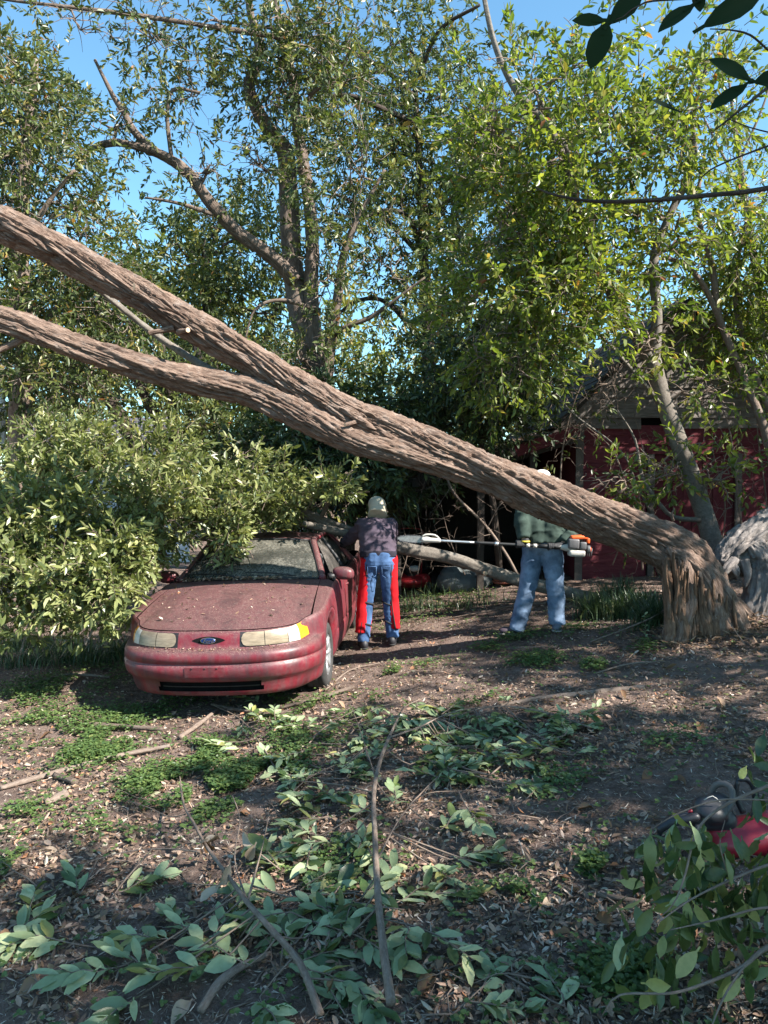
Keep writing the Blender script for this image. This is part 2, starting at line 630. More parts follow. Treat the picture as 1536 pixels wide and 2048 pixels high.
c = m.mix(m.ramp(big, [(0.42, (0, 0, 0)), (0.62, (.55, .55, .55))]), c, (0.19, 0.138, 0.115))
c = m.mix(m.ramp(fin, [(0.55, (0, 0, 0)), (0.75, (.7, .7, .7))]), c, (0.30, 0.25, 0.225))
m.set(c, 0.95, 0, 0.15)
m.bump(m.math('ADD', mid, fin), 0.9, 0.02)
ground = link('ground', np_mesh('ground', np.stack([GX, GY, GZ], -1), GF, True), m.m)
ground['kind'] = 'structure'

# fallen leaf litter: countless small dry leaves and chips
rng = np.random.default_rng(11)
def scatter(n, y0, y1, k=1.45, widen=0.62):
    u = rng.uniform(0, 1, n)
    e = 1 - k
    Y = (y0 ** e + u * (y1 ** e - y0 ** e)) ** (1 / e)
    X = rng.uniform(-1, 1, n) * (widen * Y + .7)
    return X, Y
def litter(name, n, smin, smax, y0, y1, mat, tilt=.45, asp=(.28, .6), k=1.45, lift=.004, gap=None):
    X, Y = scatter(n, y0, y1, k)
    if gap is not None:
        f = fbm(np.stack([X * 1.1, Y * 1.1, X * 0], -1), 3, 31)
        kk = f > gap + rng.uniform(-.1, .1, n)
        X, Y = X[kk], Y[kk]
        n = len(X)
    Z = gz(X, Y) + (fbm(np.stack([X * 9, Y * 9, X * 0], -1), 3, 21) - .5) * 0.03 + lift + rng.uniform(0, .012, n)
    L = rng.uniform(smin, smax, n) * rng.uniform(.6, 1, n)
    d = unit(rng, n)
    d[:, 2] *= .3
    nr = np.array([0, 0, 1.0]) + rng.normal(0, tilt, (n, 3))
    V, F = leaf_arrays(np.stack([X, Y, Z], -1), d, nr, L, L * rng.uniform(asp[0], asp[1], n), rng.uniform(-.3, .9, n), rng.uniform(-.5, .4, n))
    o = link(name, np_mesh(name, V, F, False, np.repeat(rng.uniform(0, 1, n), 2)), mat)
    o['kind'] = 'stuff'
    return o
M_LIT = leaf_mat('dry_leaf_litter', [(0.0, (0.06, 0.038, 0.033)), (0.25, (0.14, 0.082, 0.06)), (0.5, (0.26, 0.162, 0.12)),
                 (0.70, (0.40, 0.29, 0.235)), (0.82, (0.34, 0.135, 0.065)), (0.92, (0.52, 0.44, 0.38)), (1.0, (0.16, 0.17, 0.08))], trans=0.12, rough=0.6, spec=0.4)
o = litter('leaf_litter', 98000, 0.016, 0.058, 1.5, 13.0, M_LIT, gap=.33)
tag(o, 'brown dry leaf litter covering the yard', 'leaf litter')
M_CHIP = leaf_mat('wood_chip', [(0.0, (0.05, 0.035, 0.03)), (0.5, (0.16, 0.12, 0.105)), (0.85, (0.42, 0.35, 0.30)), (1.0, (0.60, 0.54, 0.48))], trans=0.05, rough=0.85, spec=0.2)
o = litter('wood_debris', 52000, 0.012, 0.05, 1.5, 10.0, M_CHIP, .3, (.07, .22))
tag(o, 'fine twig and bark crumbs strewn over the soil', 'debris')

# low green ground cover: small rounded leaves in patches
M_CLOVER = leaf_mat('clover_leaf', [(0.0, (0.03, 0.07, 0.022)), (0.45, (0.065, 0.125, 0.035)), (0.8, (0.12, 0.18, 0.05)), (1.0, (0.22, 0.25, 0.08))], trans=0.35, rough=0.5)
patches = [(40, 1395, 120, 45, 1500), (130, 1370, 130, 35, 900), (250, 1330, 120, 25, 500), (60, 1440, 90, 30, 500), (230, 1440, 100, 30, 900), (160, 1475, 150, 40, 1200),
           (190, 1510, 90, 30, 1300), (390, 1515, 80, 35, 1200), (480, 1560, 120, 50, 1600), (300, 1570, 70, 30, 700), (420, 1610, 120, 40, 900),
           (600, 1480, 110, 50, 1000), (640, 1420, 60, 25, 500), (330, 1410, 80, 22, 400), (720, 1410, 50, 20, 400), (790, 1350, 25, 12, 220),
           (1070, 1325, 60, 18, 700), (1040, 1275, 60, 14, 500), (1170, 1265, 50, 14, 500), (980, 1300, 50, 14, 350), (1190, 1335, 25, 14, 250), (820, 1235, 120, 40, 900),
           (900, 1200, 110, 28, 900), (850, 1330, 60, 14, 160), (960, 1400, 40, 20, 160), (1240, 1960, 80, 60, 500), (1000, 1800, 60, 25, 260), (1180, 1740, 40, 20, 160),
           (560, 1540, 90, 30, 700), (40, 1640, 60, 40, 260), (20, 1740, 40, 30, 160), (1290, 1300, 30, 16, 160), (540, 1400, 60, 16, 260), (860, 1560, 60, 30, 160),
           (1330, 1490, 120, 30, 200), (1100, 1560, 120, 40, 240), (650, 1740, 120, 60, 240), (250, 1640, 160, 60, 420)]
P = []
for (px, py, rx, ry, n) in patches:
    c0 = ground_at(px, py)
    sx = rx * c0.y / F_PX
    sy = abs(ground_at(px, py - ry).y - ground_at(px, py + ry).y) / 2
    n = int(n * 1.0)
    a = rng.normal(0, .5, (n, 2))
    P.append(np.stack([c0.x + a[:, 0] * sx, c0.y + a[:, 1] * sy], -1))
X, Y = scatter(2600, 2, 9)
P.append(np.stack([X, Y], -1))
P = np.vstack(P)
keep = fbm(np.stack([P[:, 0] * 4, P[:, 1] * 4, P[:, 0] * 0], -1), 2, 77) > .40
P = P[keep]
n = len(P)
ht = rng.uniform(.012, .065, n)
Z = gz(P[:, 0], P[:, 1]) + ht
b = np.repeat(np.stack([P[:, 0], P[:, 1], Z], -1), 3, 0)
ang = np.repeat(rng.uniform(0, 6.28, n), 3) + np.tile([0, 2.1, 4.2], n) + rng.normal(0, .2, 3 * n)
d = np.stack([np.cos(ang), np.sin(ang), rng.uniform(-.1, .6, 3 * n)], -1)
LL = rng.uniform(.010, .026, 3 * n)
V, F = leaf_arrays(b, d, np.array([[0, 0, 1.0]]) + rng.normal(0, .3, (3 * n, 3)), LL, LL * .95, .15, .15)
o = link('ground_cover', np_mesh('ground_cover', V, F, False, np.repeat(np.repeat(rng.uniform(0, 1, n), 3) * .7 + .3 * rng.uniform(0, 1, 3 * n), 2)), M_CLOVER)
tag(o, 'low bright green clover and weeds in patches on the ground', 'ground cover', kind='stuff')

# strap-leaved grass
def blades(base, length, width, lean, rng):
    n = len(base)
    ang = rng.uniform(0, 6.28, n)
    out = np.stack([np.cos(ang), np.sin(ang), np.zeros(n)], -1)
    side = np.stack([-np.sin(ang), np.cos(ang), np.zeros(n)], -1)
    ln = length * rng.uniform(.6, 1.25, n)
    le = lean * rng.uniform(.3, 1.3, n)
    V = []
    for t, w in ((0, 1), (.4, 1), (.75, .75), (1, .08)):
        c = base + np.array([0, 0, 1.0]) * (ln * (t - .55 * le * t * t))[:, None] + out * (ln * le * .9 * t ** 1.7)[:, None]
        V += [c - side * width * w * .5, c + side * width * w * .5]
    V = np.stack(V, 1).reshape(-1, 3)
    b = np.arange(n)[:, None] * 8
    F = np.concatenate([b + np.array(q) for q in ((0, 1, 3, 2), (2, 3, 5, 4), (4, 5, 7, 6))], 1).reshape(-1, 4)
    return V, F
M_GRASS = leaf_mat('strap_grass', [(0, (0.018, 0.045, 0.022)), (.6, (0.04, 0.085, 0.045)), (.92, (0.09, 0.14, 0.06)), (1, (0.25, 0.22, 0.11))], trans=.2, rough=.4)
def grass_clump(name, spots, n, length, label):
    B = []
    for (px, py, rx, ry) in spots:
        c0 = ground_at(px, py)
        a = rng.normal(0, .5, (n, 2))
        X = c0.x + a[:, 0] * rx
        Y = c0.y + a[:, 1] * ry
        B.append(np.stack([X, Y, gz(X, Y) - .01], -1))
    B = np.vstack(B)
    V, F = blades(B, length, .009, .75, rng)
    o = link(name, np_mesh(name, V, F, False, np.repeat(rng.uniform(0, 1, len(B)), 3)), M_GRASS)
    return tag(o, label, 'grass', kind='stuff')
grass_clump('lilyturf', [(1235, 1235, .28, .2), (1190, 1235, .2, .2), (1280, 1230, .22, .2), (1235, 1200, .3, .25), (1300, 1255, .15, .1)], 330, .36, 'dark arching strap leaved grass clump left of the split stump')
grass_clump('lilyturf', [(60, 1330, .5, .25), (180, 1325, .45, .25), (20, 1300, .4, .3), (240, 1310, .3, .3), (130, 1300, .4, .3)], 260, .30, 'dark strap leaved grass in the shade left of the car')
grass_clump('dry_grass', [(1290, 1145, .5, .2), (1210, 1150, .4, .2), (1370, 1150, .4, .2), (930, 1215, .5, .3), (830, 1220, .4, .3), (870, 1190, .5, .3)], 110, .30, 'thin grass along the foot of the red barn wall and lean-to')

# ------------------------------------------------------------------ the fallen tree
def pxpath(pts):
    return [(*at(p[0], p[1], p[2]), p[3]) for p in pts]

def bark_disp(amp, k=17.0, m=2.1, twist=0.9, seed=0, lump=.05):
    def f(bk, a, s, r):
        aa = a + s * twist
        w = (noise3(np.stack([np.cos(a) * 2, np.sin(a) * 2, s * 1.6], -1), seed + 50) - .5)
        q = np.stack([np.cos(aa + w * .5) * r * k, np.sin(aa + w * .5) * r * k, s * m + w * .8], -1)
        n1 = noise3(q, seed)
        n2 = noise3(q * np.array([2.1, 2.1, 2.4]) + 7.7, seed + 1)
        n3 = noise3(q * np.array([5.2, 5.2, 4.0]) + 3.1, seed + 2)
        r1 = np.clip(np.abs(n1 * 2 - 1) * 4.5, 0, 1) ** .6
        r2 = np.clip(np.abs(n2 * 2 - 1) * 3.0, 0, 1) ** .8
        r3 = np.clip(np.abs(n3 * 2 - 1) * 2.5, 0, 1)
        lumps = fbm(np.stack([np.cos(a) * 1.3, np.sin(a) * 1.3, s * 1.3], -1), 2, seed + 9) - .5
        plate = noise3(q * np.array([1.0, 1.0, .7]) + 31.0, seed + 5) - .5
        saw = np.mod(s * 2.6 + plate * 7 + w * 4, 1.0)
        return amp * (r1 * .55 + r2 * .30 + r3 * .13 + plate * .5 + .16 * saw ** 3 - .76) + lumps * lump
    return f

trunk_px = [(1412, 1310, 7.0, .38), (1410, 1265, 7.0, .315), (1404, 1215, 7.0, .275), (1393, 1165, 7.0, .255), (1368, 1118, 7.0, .235), (1322, 1086, 7.0, .205),
            (1260, 1060, 6.99, .188), (1200, 1038, 6.97, .188), (1100, 998, 6.95, .188), (1000, 957, 6.9, .168), (900, 912, 6.85, .155), (800, 868, 6.8, .135), (700, 828, 6.74, .122), (600, 775, 6.68, .120),
            (500, 717, 6.62, .124), (420, 672, 6.57, .134), (350, 632, 6.52, .124), (300, 601, 6.48, .118), (200, 547, 6.42, .118), (100, 492, 6.36, .120), (0, 446, 6.3, .128), (-200, 352, 6.2, .115), (-480, 225, 6.1, .09), (-800, 95, 6.0, .05)]
root = ground_at(1404, 1272)
ft = empty('fallen_tree', root, 'big fallen tree with forked furrowed trunk bent over from a split stump', 'fallen tree')
V, F, bk = tube(pxpath(trunk_px), 156, 0.0195, bark_disp(.074, 22, 2.0, -.7, 4, .05), True)
link('trunk', np_mesh('trunk', V, F, True, None, bk), MB['cedar'], ft)
fork_px = [(1000, 965, 6.9, .11), (900, 932, 6.82, .118), (800, 903, 6.74, .122), (700, 876, 6.68, .126), (600, 829, 6.64, .124), (500, 785, 6.6, .112), (400, 765, 6.54, .112), (300, 738, 6.48, .102), (200, 708, 6.42, .102), (100, 674, 6.36, .092), (0, 638, 6.3, .098), (-200, 590, 6.2, .085), (-500, 500, 6.1, .06)]
V, F, bk = tube(pxpath(fork_px), 100, 0.0225, bark_disp(.060, 26, 2.1, -.6, 14, .04), True)
link('fork_stem', np_mesh('fork_stem', V, F, True, None, bk), MB['cedar'], ft)
# torn fibrous strips and root flares at the bend
def strip(pts, seg=28, amp=.03, mat='cedar', parent=ft, name='root_flare', seed=0, flat=1.0):
    V, F, bk = tube(pxpath(pts), seg, 0.02, bark_disp(amp, 38, 3.0, .4, seed, .03), True, flat)
    return link(name, np_mesh(name, V, F, True, None, bk), MB[mat], parent)
strip([(1368, 1120, 6.84, .05), (1412, 1150, 6.80, .10), (1440, 1190, 6.76, .11), (1462, 1228, 6.74, .105), (1476, 1262, 6.72, .11), (1490, 1300, 6.7, .1)], 56, .035, seed=31)
strip([(1330, 1098, 6.84, .04), (1380, 1125, 6.78, .09), (1420, 1170, 6.72, .09), (1432, 1220, 6.70, .10), (1434, 1262, 6.68, .12), (1438, 1300, 6.68, .13)], 56, .04, seed=33)
strip([(1332, 1100, 6.90, .05), (1342, 1130, 6.84, .07), (1352, 1180, 6.80, .07), (1352, 1230, 6.78, .075), (1346, 1285, 6.76, .09)], 48, .035, seed=35)
strip([(1362, 1105, 6.80, .05), (1372, 1150, 6.72, .075), (1378, 1200, 6.70, .08), (1366, 1240, 6.68, .09), (1360, 1290, 6.66, .10)], 48, .035, seed=37)
strip([(1452, 1190, 6.92, .05), (1486, 1225, 6.95, .06), (1506, 1262, 6.95, .065), (1530, 1292, 6.95, .05)], 36, .03, seed=41)
rs_ = np.random.default_rng(17)
for k in range(26):
    x0 = 1330 + k * 5.0 + rs_.uniform(-8, 8)
    u = (k / 25)
    yt = float(np.interp(x0, [1315, 1345, 1375, 1400, 1430, 1460], [1112, 1112, 1118, 1140, 1178, 1218])) + rs_.uniform(-12, 16)
    xb = 1330 + 150 * u + rs_.uniform(-10, 10)
    Yf = 6.78 - .10 * math.sin(math.pi * u) + rs_.uniform(-.06, .06)
    r0 = rs_.choice([.012, .02, .03, .045, .055])
    strip([(x0, yt, Yf + .10, r0 * .5), (x0 + (xb - x0) * .3 + rs_.uniform(-5, 5), yt + (1262 - yt) * .3, Yf + .02, r0), (x0 + (xb - x0) * .65 + rs_.uniform(-7, 7), yt + (1262 - yt) * .68, Yf - .01, r0 * 1.05), (xb, 1262 + rs_.uniform(-8, 6), Yf - .03, r0 * 1.3), (xb + (u - .5) * 30, 1300, Yf - .06, r0 * 1.1)], 26, .036, 'inner' if k % 3 else 'cedar', name='bark_strip', seed=200 + k)
for k in range(16):
    x0 = 1336 + k * 8.6 + rs_.uniform(-4, 4)
    y0_ = float(np.interp(x0, [1330, 1400, 1470], [1150, 1190, 1235])) + rs_.uniform(-25, 25)
    strip([(x0, y0_ - 34, 6.60 + rs_.uniform(-.03, .03), .003), (x0 + rs_.uniform(-3, 3), y0_, 6.62, .012), (x0 + rs_.uniform(-4, 8), y0_ + 45, 6.64, .014), (x0 + rs_.uniform(-6, 12), min(1285, y0_ + 90), 6.60, .006)], 10, .01, 'inner', name='torn_splinter', seed=260 + k)
for k, pts in enumerate([[(1338, 1095, 6.76, .016), (1350, 1130, 6.70, .014), (1352, 1165, 6.69, .004)], [(1396, 1132, 6.68, .018), (1402, 1165, 6.64, .016), (1400, 1200, 6.63, .004)],
                         [(1346, 1040, 6.95, .02), (1344, 1028, 6.93, .012), (1349, 1016, 6.93, .003)], [(1238, 985, 6.9, .02), (1246, 978, 6.88, .012), (1252, 974, 6.88, .003)],
                         [(1414, 1180, 6.62, .016), (1420, 1215, 6.6, .016), (1424, 1250, 6.6, .006)]]):
    strip(pts, 10, .006, name='torn_splinter', seed=50 + k)
# sawn stubs and side limbs on the trunk
def stub(px, py, Y, dx, dy, dY, r, name='branch_stub'):
    a = at(px, py, Y)
    b = at(px + dx, py + dy, Y + dY)
    V, F, bk = tube([(*a, r * 1.5), (*(a * .5 + b * .5), r * 1.08), (*b, r)], 20, .02, bark_disp(.010, 30, 3, .2, int(px), .01), False)
    o = link(name, np_mesh(name, V, F, True, None, bk), MB['cedar'], ft)
    T = (b - a).normalized()
    n = 20
    e1 = T.cross(Vector((0, 0, 1))).normalized()
    e2 = T.cross(e1)
    vv = [b + T * .003] + [b + (e1 * math.cos(i * 6.2832 / n) + e2 * math.sin(i * 6.2832 / n)) * r * 1.0 for i in range(n)]
    link('cut_face', np_mesh('cut_face', np.array([tuple(q) for q in vv]), np.array([[0, i + 1, (i + 1) % n + 1] for i in range(n)])), MB['cut'], o)
stub(290, 588, 6.44, -26, -12, -.10, .045)
stub(348, 656, 6.46, -50, 10, -.03, .02)
stub(358, 664, 6.45, 18, -4, -.12, .02)
stub(720, 842, 6.64, -30, 8, -.12, .014)
V, F, bk = tube(pxpath([(120, 520, 6.7, .02), (220, 598, 6.8, .024), (300, 662, 6.85, .028), (380, 716, 6.8, .033), (430, 745, 6.7, .036), (480, 770, 6.62, .04)]), 20, .04, bark_disp(.01, 30, 3, .2, 5, .012))
link('thin_limb', np_mesh('thin_limb', V, F, True, None, bk), MB['smooth'], ft)
V, F, bk = tube(pxpath([(60, 672, 6.35, .03), (20, 690, 6.32, .026), (-30, 715, 6.3, .02)]), 14, .04, bark_disp(.008, 30, 3, .2, 6, .01))
link('thin_limb', np_mesh('thin_limb', V, F, True, None, bk), MB['cedar'], ft)
# its top, beyond the left edge of the view
rr = np.random.default_rng(5)
bagt = Bag()
for k in range(10):
    a = np.array(at(-480 - 30 * k, 225 - 12 * k, 6.1))
    bagt.tube(wig(rr, a, a + np.array([-.8, 0, .2]) + rr.normal(0, .7, 3), .03, .006, 4), 6, .2)
bagt.build('side_branches', MB['cedar'], ft)['kind'] = 'stuff'

# ------------------------------------------------------------------ weathered log right of the stump
lg = empty('weathered_log', ground_at(1500, 1240), 'grey weathered log with torn hollow end at the right edge beside the stump', 'log')
def wdisp(seed, amp=.05):
    return bark_disp(amp * 1.7, 30, 1.0, .35, seed, .04)
V, F, bk = tube(pxpath([(1440, 1138, 7.3, .10), (1475, 1112, 7.35, .19), (1520, 1085, 7.45, .24), (1580, 1062, 7.6, .27), (1680, 1050, 7.9, .27), (1820, 1060, 8.3, .25)]), 120, .018, wdisp(61), True)
link('log', np_mesh('log', V, F, True, None, bk), MB['old'], lg)
V, F, bk = tube(pxpath([(1500, 1090, 7.25, .10), (1530, 1130, 7.2, .16), (1530, 1190, 7.15, .17), (1520, 1240, 7.1, .19), (1515, 1290, 7.1, .2)]), 80, .018, wdisp(63, .045), True)
link('root', np_mesh('root', V, F, True, None, bk), MB['old'], lg)
V, F, bk = tube(pxpath([(1560, 1120, 7.1, .10), (1590, 1180, 7.0, .13), (1600, 1260, 6.95, .16)]), 56, .02, wdisp(65, .04), True)
link('root', np_mesh('root', V, F, True, None, bk), MB['old'], lg)
for k, pts in enumerate([[(1462, 1130, 7.2, .05), (1472, 1140, 7.12, .035), (1478, 1158, 7.1, .008)], [(1470, 1122, 7.2, .05), (1452, 1142, 7.12, .03), (1446, 1152, 7.1, .008)], [(1490, 1120, 7.15, .04), (1496, 1150, 7.1, .03), (1490, 1175, 7.08, .006)]]):
    V, F, bk = tube(pxpath(pts), 20, .015, wdisp(70 + k, .015), True)
    link('torn_splinter', np_mesh('torn_splinter', V, F, True, None, bk), MB['old'], lg)

# torn bark crumbs heaped round the stump
rc_ = np.random.default_rng(23)
n = 2600
X = 3.05 + rc_.normal(0, .42, n)
Y = 6.75 + rc_.normal(0, .28, n)
Z = gz(X, Y) + rc_.uniform(0, .04, n)
d = unit(rc_, n)
d[:, 2] *= .4
L_ = rc_.uniform(.02, .13, n) * rc_.uniform(.4, 1, n)
V, F = leaf_arrays(np.stack([X, Y, Z], -1), d, np.array([[0, 0, 1.0]]) + rc_.normal(0, .5, (n, 3)), L_, L_ * rc_.uniform(.12, .3, n), .3, .05)
o = link('bark_crumbs', np_mesh('bark_crumbs', V, F, False, np.repeat(rc_.uniform(0, 1, n), 2)), leaf_mat('bark_crumb', [(0, (0.07, 0.035, 0.025)), (.5, (0.16, 0.09, 0.06)), (1, (0.34, 0.22, 0.15))], trans=.0, rough=.9, spec=.1))
tag(o, 'torn bark and reddish soil crumbs heaped round the stump', 'bark crumbs', kind='stuff')

# ------------------------------------------------------------------ trees
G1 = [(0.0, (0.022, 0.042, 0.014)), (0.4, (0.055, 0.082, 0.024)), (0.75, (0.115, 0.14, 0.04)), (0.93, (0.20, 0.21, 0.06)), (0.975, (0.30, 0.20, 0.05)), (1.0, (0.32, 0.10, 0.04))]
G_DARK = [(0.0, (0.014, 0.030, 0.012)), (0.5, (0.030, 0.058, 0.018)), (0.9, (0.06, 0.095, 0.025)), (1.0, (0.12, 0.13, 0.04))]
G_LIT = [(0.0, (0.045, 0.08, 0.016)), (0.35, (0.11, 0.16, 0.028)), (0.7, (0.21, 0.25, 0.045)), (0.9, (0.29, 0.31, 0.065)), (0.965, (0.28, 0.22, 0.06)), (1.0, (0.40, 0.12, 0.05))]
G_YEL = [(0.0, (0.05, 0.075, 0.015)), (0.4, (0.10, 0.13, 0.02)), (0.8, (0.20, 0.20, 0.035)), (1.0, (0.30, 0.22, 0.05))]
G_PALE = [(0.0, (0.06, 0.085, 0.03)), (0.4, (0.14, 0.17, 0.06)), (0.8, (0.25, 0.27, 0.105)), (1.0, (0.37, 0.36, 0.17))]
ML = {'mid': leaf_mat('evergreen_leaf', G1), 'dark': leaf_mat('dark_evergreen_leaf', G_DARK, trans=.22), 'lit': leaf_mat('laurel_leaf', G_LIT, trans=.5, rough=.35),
      'yel': leaf_mat('yellowing_leaf', G_YEL, trans=.4), 'pale': leaf_mat('limp_laurel_leaf', G_PALE, trans=.3, rough=.38), 'lit_o': leaf_mat('laurel_leaf_near', G_LIT, 'obj', .5, .35),
      'pale_o': leaf_mat('limp_laurel_leaf_near', G_PALE, 'obj', .3, .38)}

def make_tree(name, label, limbs, blobs, leaf, mat, bark, seed, k=10, ltwig=.34, gap=.42, gfreq=1.2, up=.7, droop=.15, sub=5, base=None, cat='tree', near_leaves=0, spread=.9, twigs=True, seg=14, trunk_names=None, amp=.014, parent_leaf_mat=None, outer=.37, dens=.8):
    """limbs: paths of (px,py,Y,r), the first is the trunk; blobs: (px,py,Y,rx,ry,depth,n clusters)"""
    rng = np.random.default_rng(seed)
    paths = [pxpath(l) for l in limbs]
    b0 = Vector(paths[0][0][:3]) if base is None else Vector(base)
    t = empty(name, b0, label, cat)
    samples = []
    for i, p in enumerate(paths):
        big = max(q[3] for q in p) > .07
        V, F, bk = tube(p, seg if big else 8, .05 if big else .1, bark_disp(amp * (1 if big else .4), 18, 2.6, .3, seed + i, .03 if big else .012))
        link(('trunk' if i == 0 else 'limb'), np_mesh('limb', V, F, True, None, bk), MB[bark], t)
        Q = catmull(p, .25)
        samples.append(Q[len(Q) // 4:])
    S = np.vstack(samples)
    bl = [pxblob(b[0], b[1], b[2], b[3] * 1.18, b[4] * 1.18, b[5] * 1.15, b[6] * dens) for b in blobs]
    bag = Bag()
    for (c, r, n) in bl:
        c = np.array(c)
        r = np.array(r)
        dd = np.linalg.norm(S[:, :3] - c, axis=1) + np.maximum(0, S[:, 2] - c[2]) * .5
        q = S[np.argmin(dd)]
        r0 = min(q[3] * .6, .012 + .012 * np.linalg.norm(r))
        p = wig(rng, q[:3], c, r0, r0 * .6, 5, .13, .03)
        bag.tube(p, 6, .15)
        CC = catmull(p, .2)
        for j in range(sub):
            st = CC[rng.integers(len(CC) // 3, len(CC))]
            e = c + unit(rng, 1)[0] * r * rng.uniform(.6, 1.0)
            p2 = wig(rng, st[:3], e, r0 * .5, .004, 4, .16, .03)
            bag.tube(p2, 5, .18)
            C2 = catmull(p2, .2)
            for jj in range(2):
                s2 = C2[rng.integers(len(C2) // 3, len(C2))]
                e2 = s2[:3] + unit(rng, 1)[0] * r * .45
                bag.tube(wig(rng, s2[:3], e2, .007, .0025, 3, .16, .03), 4, .2)
    P, O = blob_clusters(rng, bl, gap, gfreq, seed, outer)
    d = O * .7 + rng.normal(0, .55, P.shape) + np.array([0, 0, .1 - droop])
    if twigs:
        twig_prisms(bag, P, d, ltwig, .0045, droop * .5)
    bag.build('twigs', MB[bark if bark in ('dark', 'twig') else 'twig'], t)['kind'] = 'stuff'
    pos, ld, nr, LL, WW = sprays(rng, P, d, k, ltwig, leaf[0], leaf[1], spread, up, droop)
    rb = np.clip(np.repeat(rng.beta(2.2, 2.4, len(P)), k) + rng.normal(0, .17, len(pos)), 0, .955)
    odd = rng.uniform(0, 1, len(pos)) > .985
    rb[odd] = rng.uniform(.94, 1, odd.sum())
    if near_leaves:
        dist = pos[:, 1] - .0 * pos[:, 2]
        near = np.argsort(dist)[:near_leaves * 6]
        near = rng.choice(near, near_leaves, False)
        msk = np.zeros(len(pos), bool)
        msk[near] = True
        metas = [leaf_piece((name, q), leaf[0], leaf[1], .25 + .1 * q, .05 + .09 * q, ML[parent_leaf_mat], .05, q) for q in range(4)]
        for i in near:
            sc = LL[i] / leaf[0]
            link('leaf', metas[i % 4], None, t, frame(pos[i], ld[i], nr[i]) @ Matrix.Scale(sc, 4))
        pos, ld, nr, LL, WW, rb = pos[~msk], ld[~msk], nr[~msk], LL[~msk], WW[~msk], rb[~msk]
    build_crown('crown', t, ML[mat], pos, ld, nr, LL, WW, rng, None, None, rb)
    return t

# broad tree with several stems behind the fallen trunk
YA = 14.0
make_tree('pecan_tree', 'tall multi-stemmed tree with a long crooked left limb behind the fallen trunk', [
    [(640, 1160, YA, 0.272), (640, 900, YA, 0.240), (632, 740, YA, 0.240), (600, 620, YA, 0.216), (584, 520, YA, 0.184), (578, 400, YA, 0.176), (572, 310, YA, 0.160), (545, 270, YA - .1, 0.136), (515, 220, YA - .2, 0.112), (498, 170, YA - .3, 0.096), (520, 100, YA - .3, 0.080), (500, 20, YA - .3, 0.064), (490, -60, YA - .3, 0.048)],
    [(632, 700, YA - .1, 0.160), (622, 600, YA - .15, 0.136), (624, 500, YA - .2, 0.124), (618, 400, YA - .2, 0.116), (606, 320, YA - .2, 0.104), (592, 240, YA - .2, 0.096), (585, 160, YA - .2, 0.080), (560, 60, YA - .2, 0.064), (545, -60, YA - .2, 0.048)],
    [(590, 560, YA - .2, 0.136), (540, 510, YA - .5, 0.120), (470, 460, YA - .9, 0.112), (420, 405, YA - 1.2, 0.104), (375, 345, YA - 1.4, 0.096), (318, 308, YA - 1.5, 0.080), (270, 292, YA - 1.6, 0.064), (225, 286, YA - 1.6, 0.056), (180, 302, YA - 1.6, 0.040), (150, 350, YA - 1.6, 0.024)],
    [(318, 308, YA - 1.5, 0.064), (270, 265, YA - 1.5, 0.060), (245, 220, YA - 1.5, 0.052), (225, 190, YA - 1.5, 0.040), (190, 120, YA - 1.5, 0.024)],
    [(650, 760, YA - .3, 0.128), (660, 690, YA - .4, 0.104), (675, 600, YA - .5, 0.080), (685, 520, YA - .5, 0.072), (705, 460, YA - .6, 0.064), (730, 410, YA - .6, 0.040), (770, 340, YA - .6, 0.024)],
    [(655, 680, YA - .4, 0.064), (690, 655, YA - .6, 0.048), (740, 635, YA - .7, 0.040), (790, 600, YA - .8, 0.028), (850, 555, YA - .9, 0.016)],
    [(640, 620, YA - .3, 0.040), (560, 600, YA - .8, 0.032), (510, 620, YA - 1.0, 0.024), (490, 680, YA - 1.1, 0.012)],
    [(455, 440, YA - 1.0, 0.040), (400, 420, YA - 1.3, 0.036), (350, 405, YA - 1.6, 0.028), (290, 395, YA - 1.7, 0.016)],
    [(345, 330, YA - 1.5, 0.036), (335, 240, YA - 1.6, 0.032), (345, 180, YA - 1.7, 0.028), (400, 185, YA - 1.7, 0.020)],
    [(560, 75, YA - 1.0, 0.048), (400, 50, YA - 1.5, 0.040), (230, 25, YA - 1.9, 0.032), (60, 5, YA - 2.2, 0.024), (-60, -10, YA - 2.2, 0.016)],
], [(450, 60, 13, 170, 70, 1.4, 240), (300, 90, 12.5, 110, 60, 1.2, 80), (560, 180, 13.5, 90, 90, 1.2, 200), (700, 330, 13, 110, 150, 1.6, 330), (690, 150, 13, 120, 100, 1.4, 200), (520, 330, 13.5, 60, 60, 1, 50), (600, 40, 13, 120, 60, 1.4, 260),
    (160, 60, 12, 120, 70, 1.2, 60), (230, 250, 12.4, 90, 60, .8, 50), (420, 330, 12.5, 90, 60, .8, 45), (370, 200, 12.3, 110, 70, .8, 70), (640, 560, 13.4, 60, 120, .8, 90), (760, 520, 13.2, 90, 110, 1, 130), (600, 720, 13.2, 90, 60, .9, 180)],
   (.105, .042), 'mid', 'oak', 101, gap=.465, gfreq=1.7, sub=9, seg=28, amp=.03)

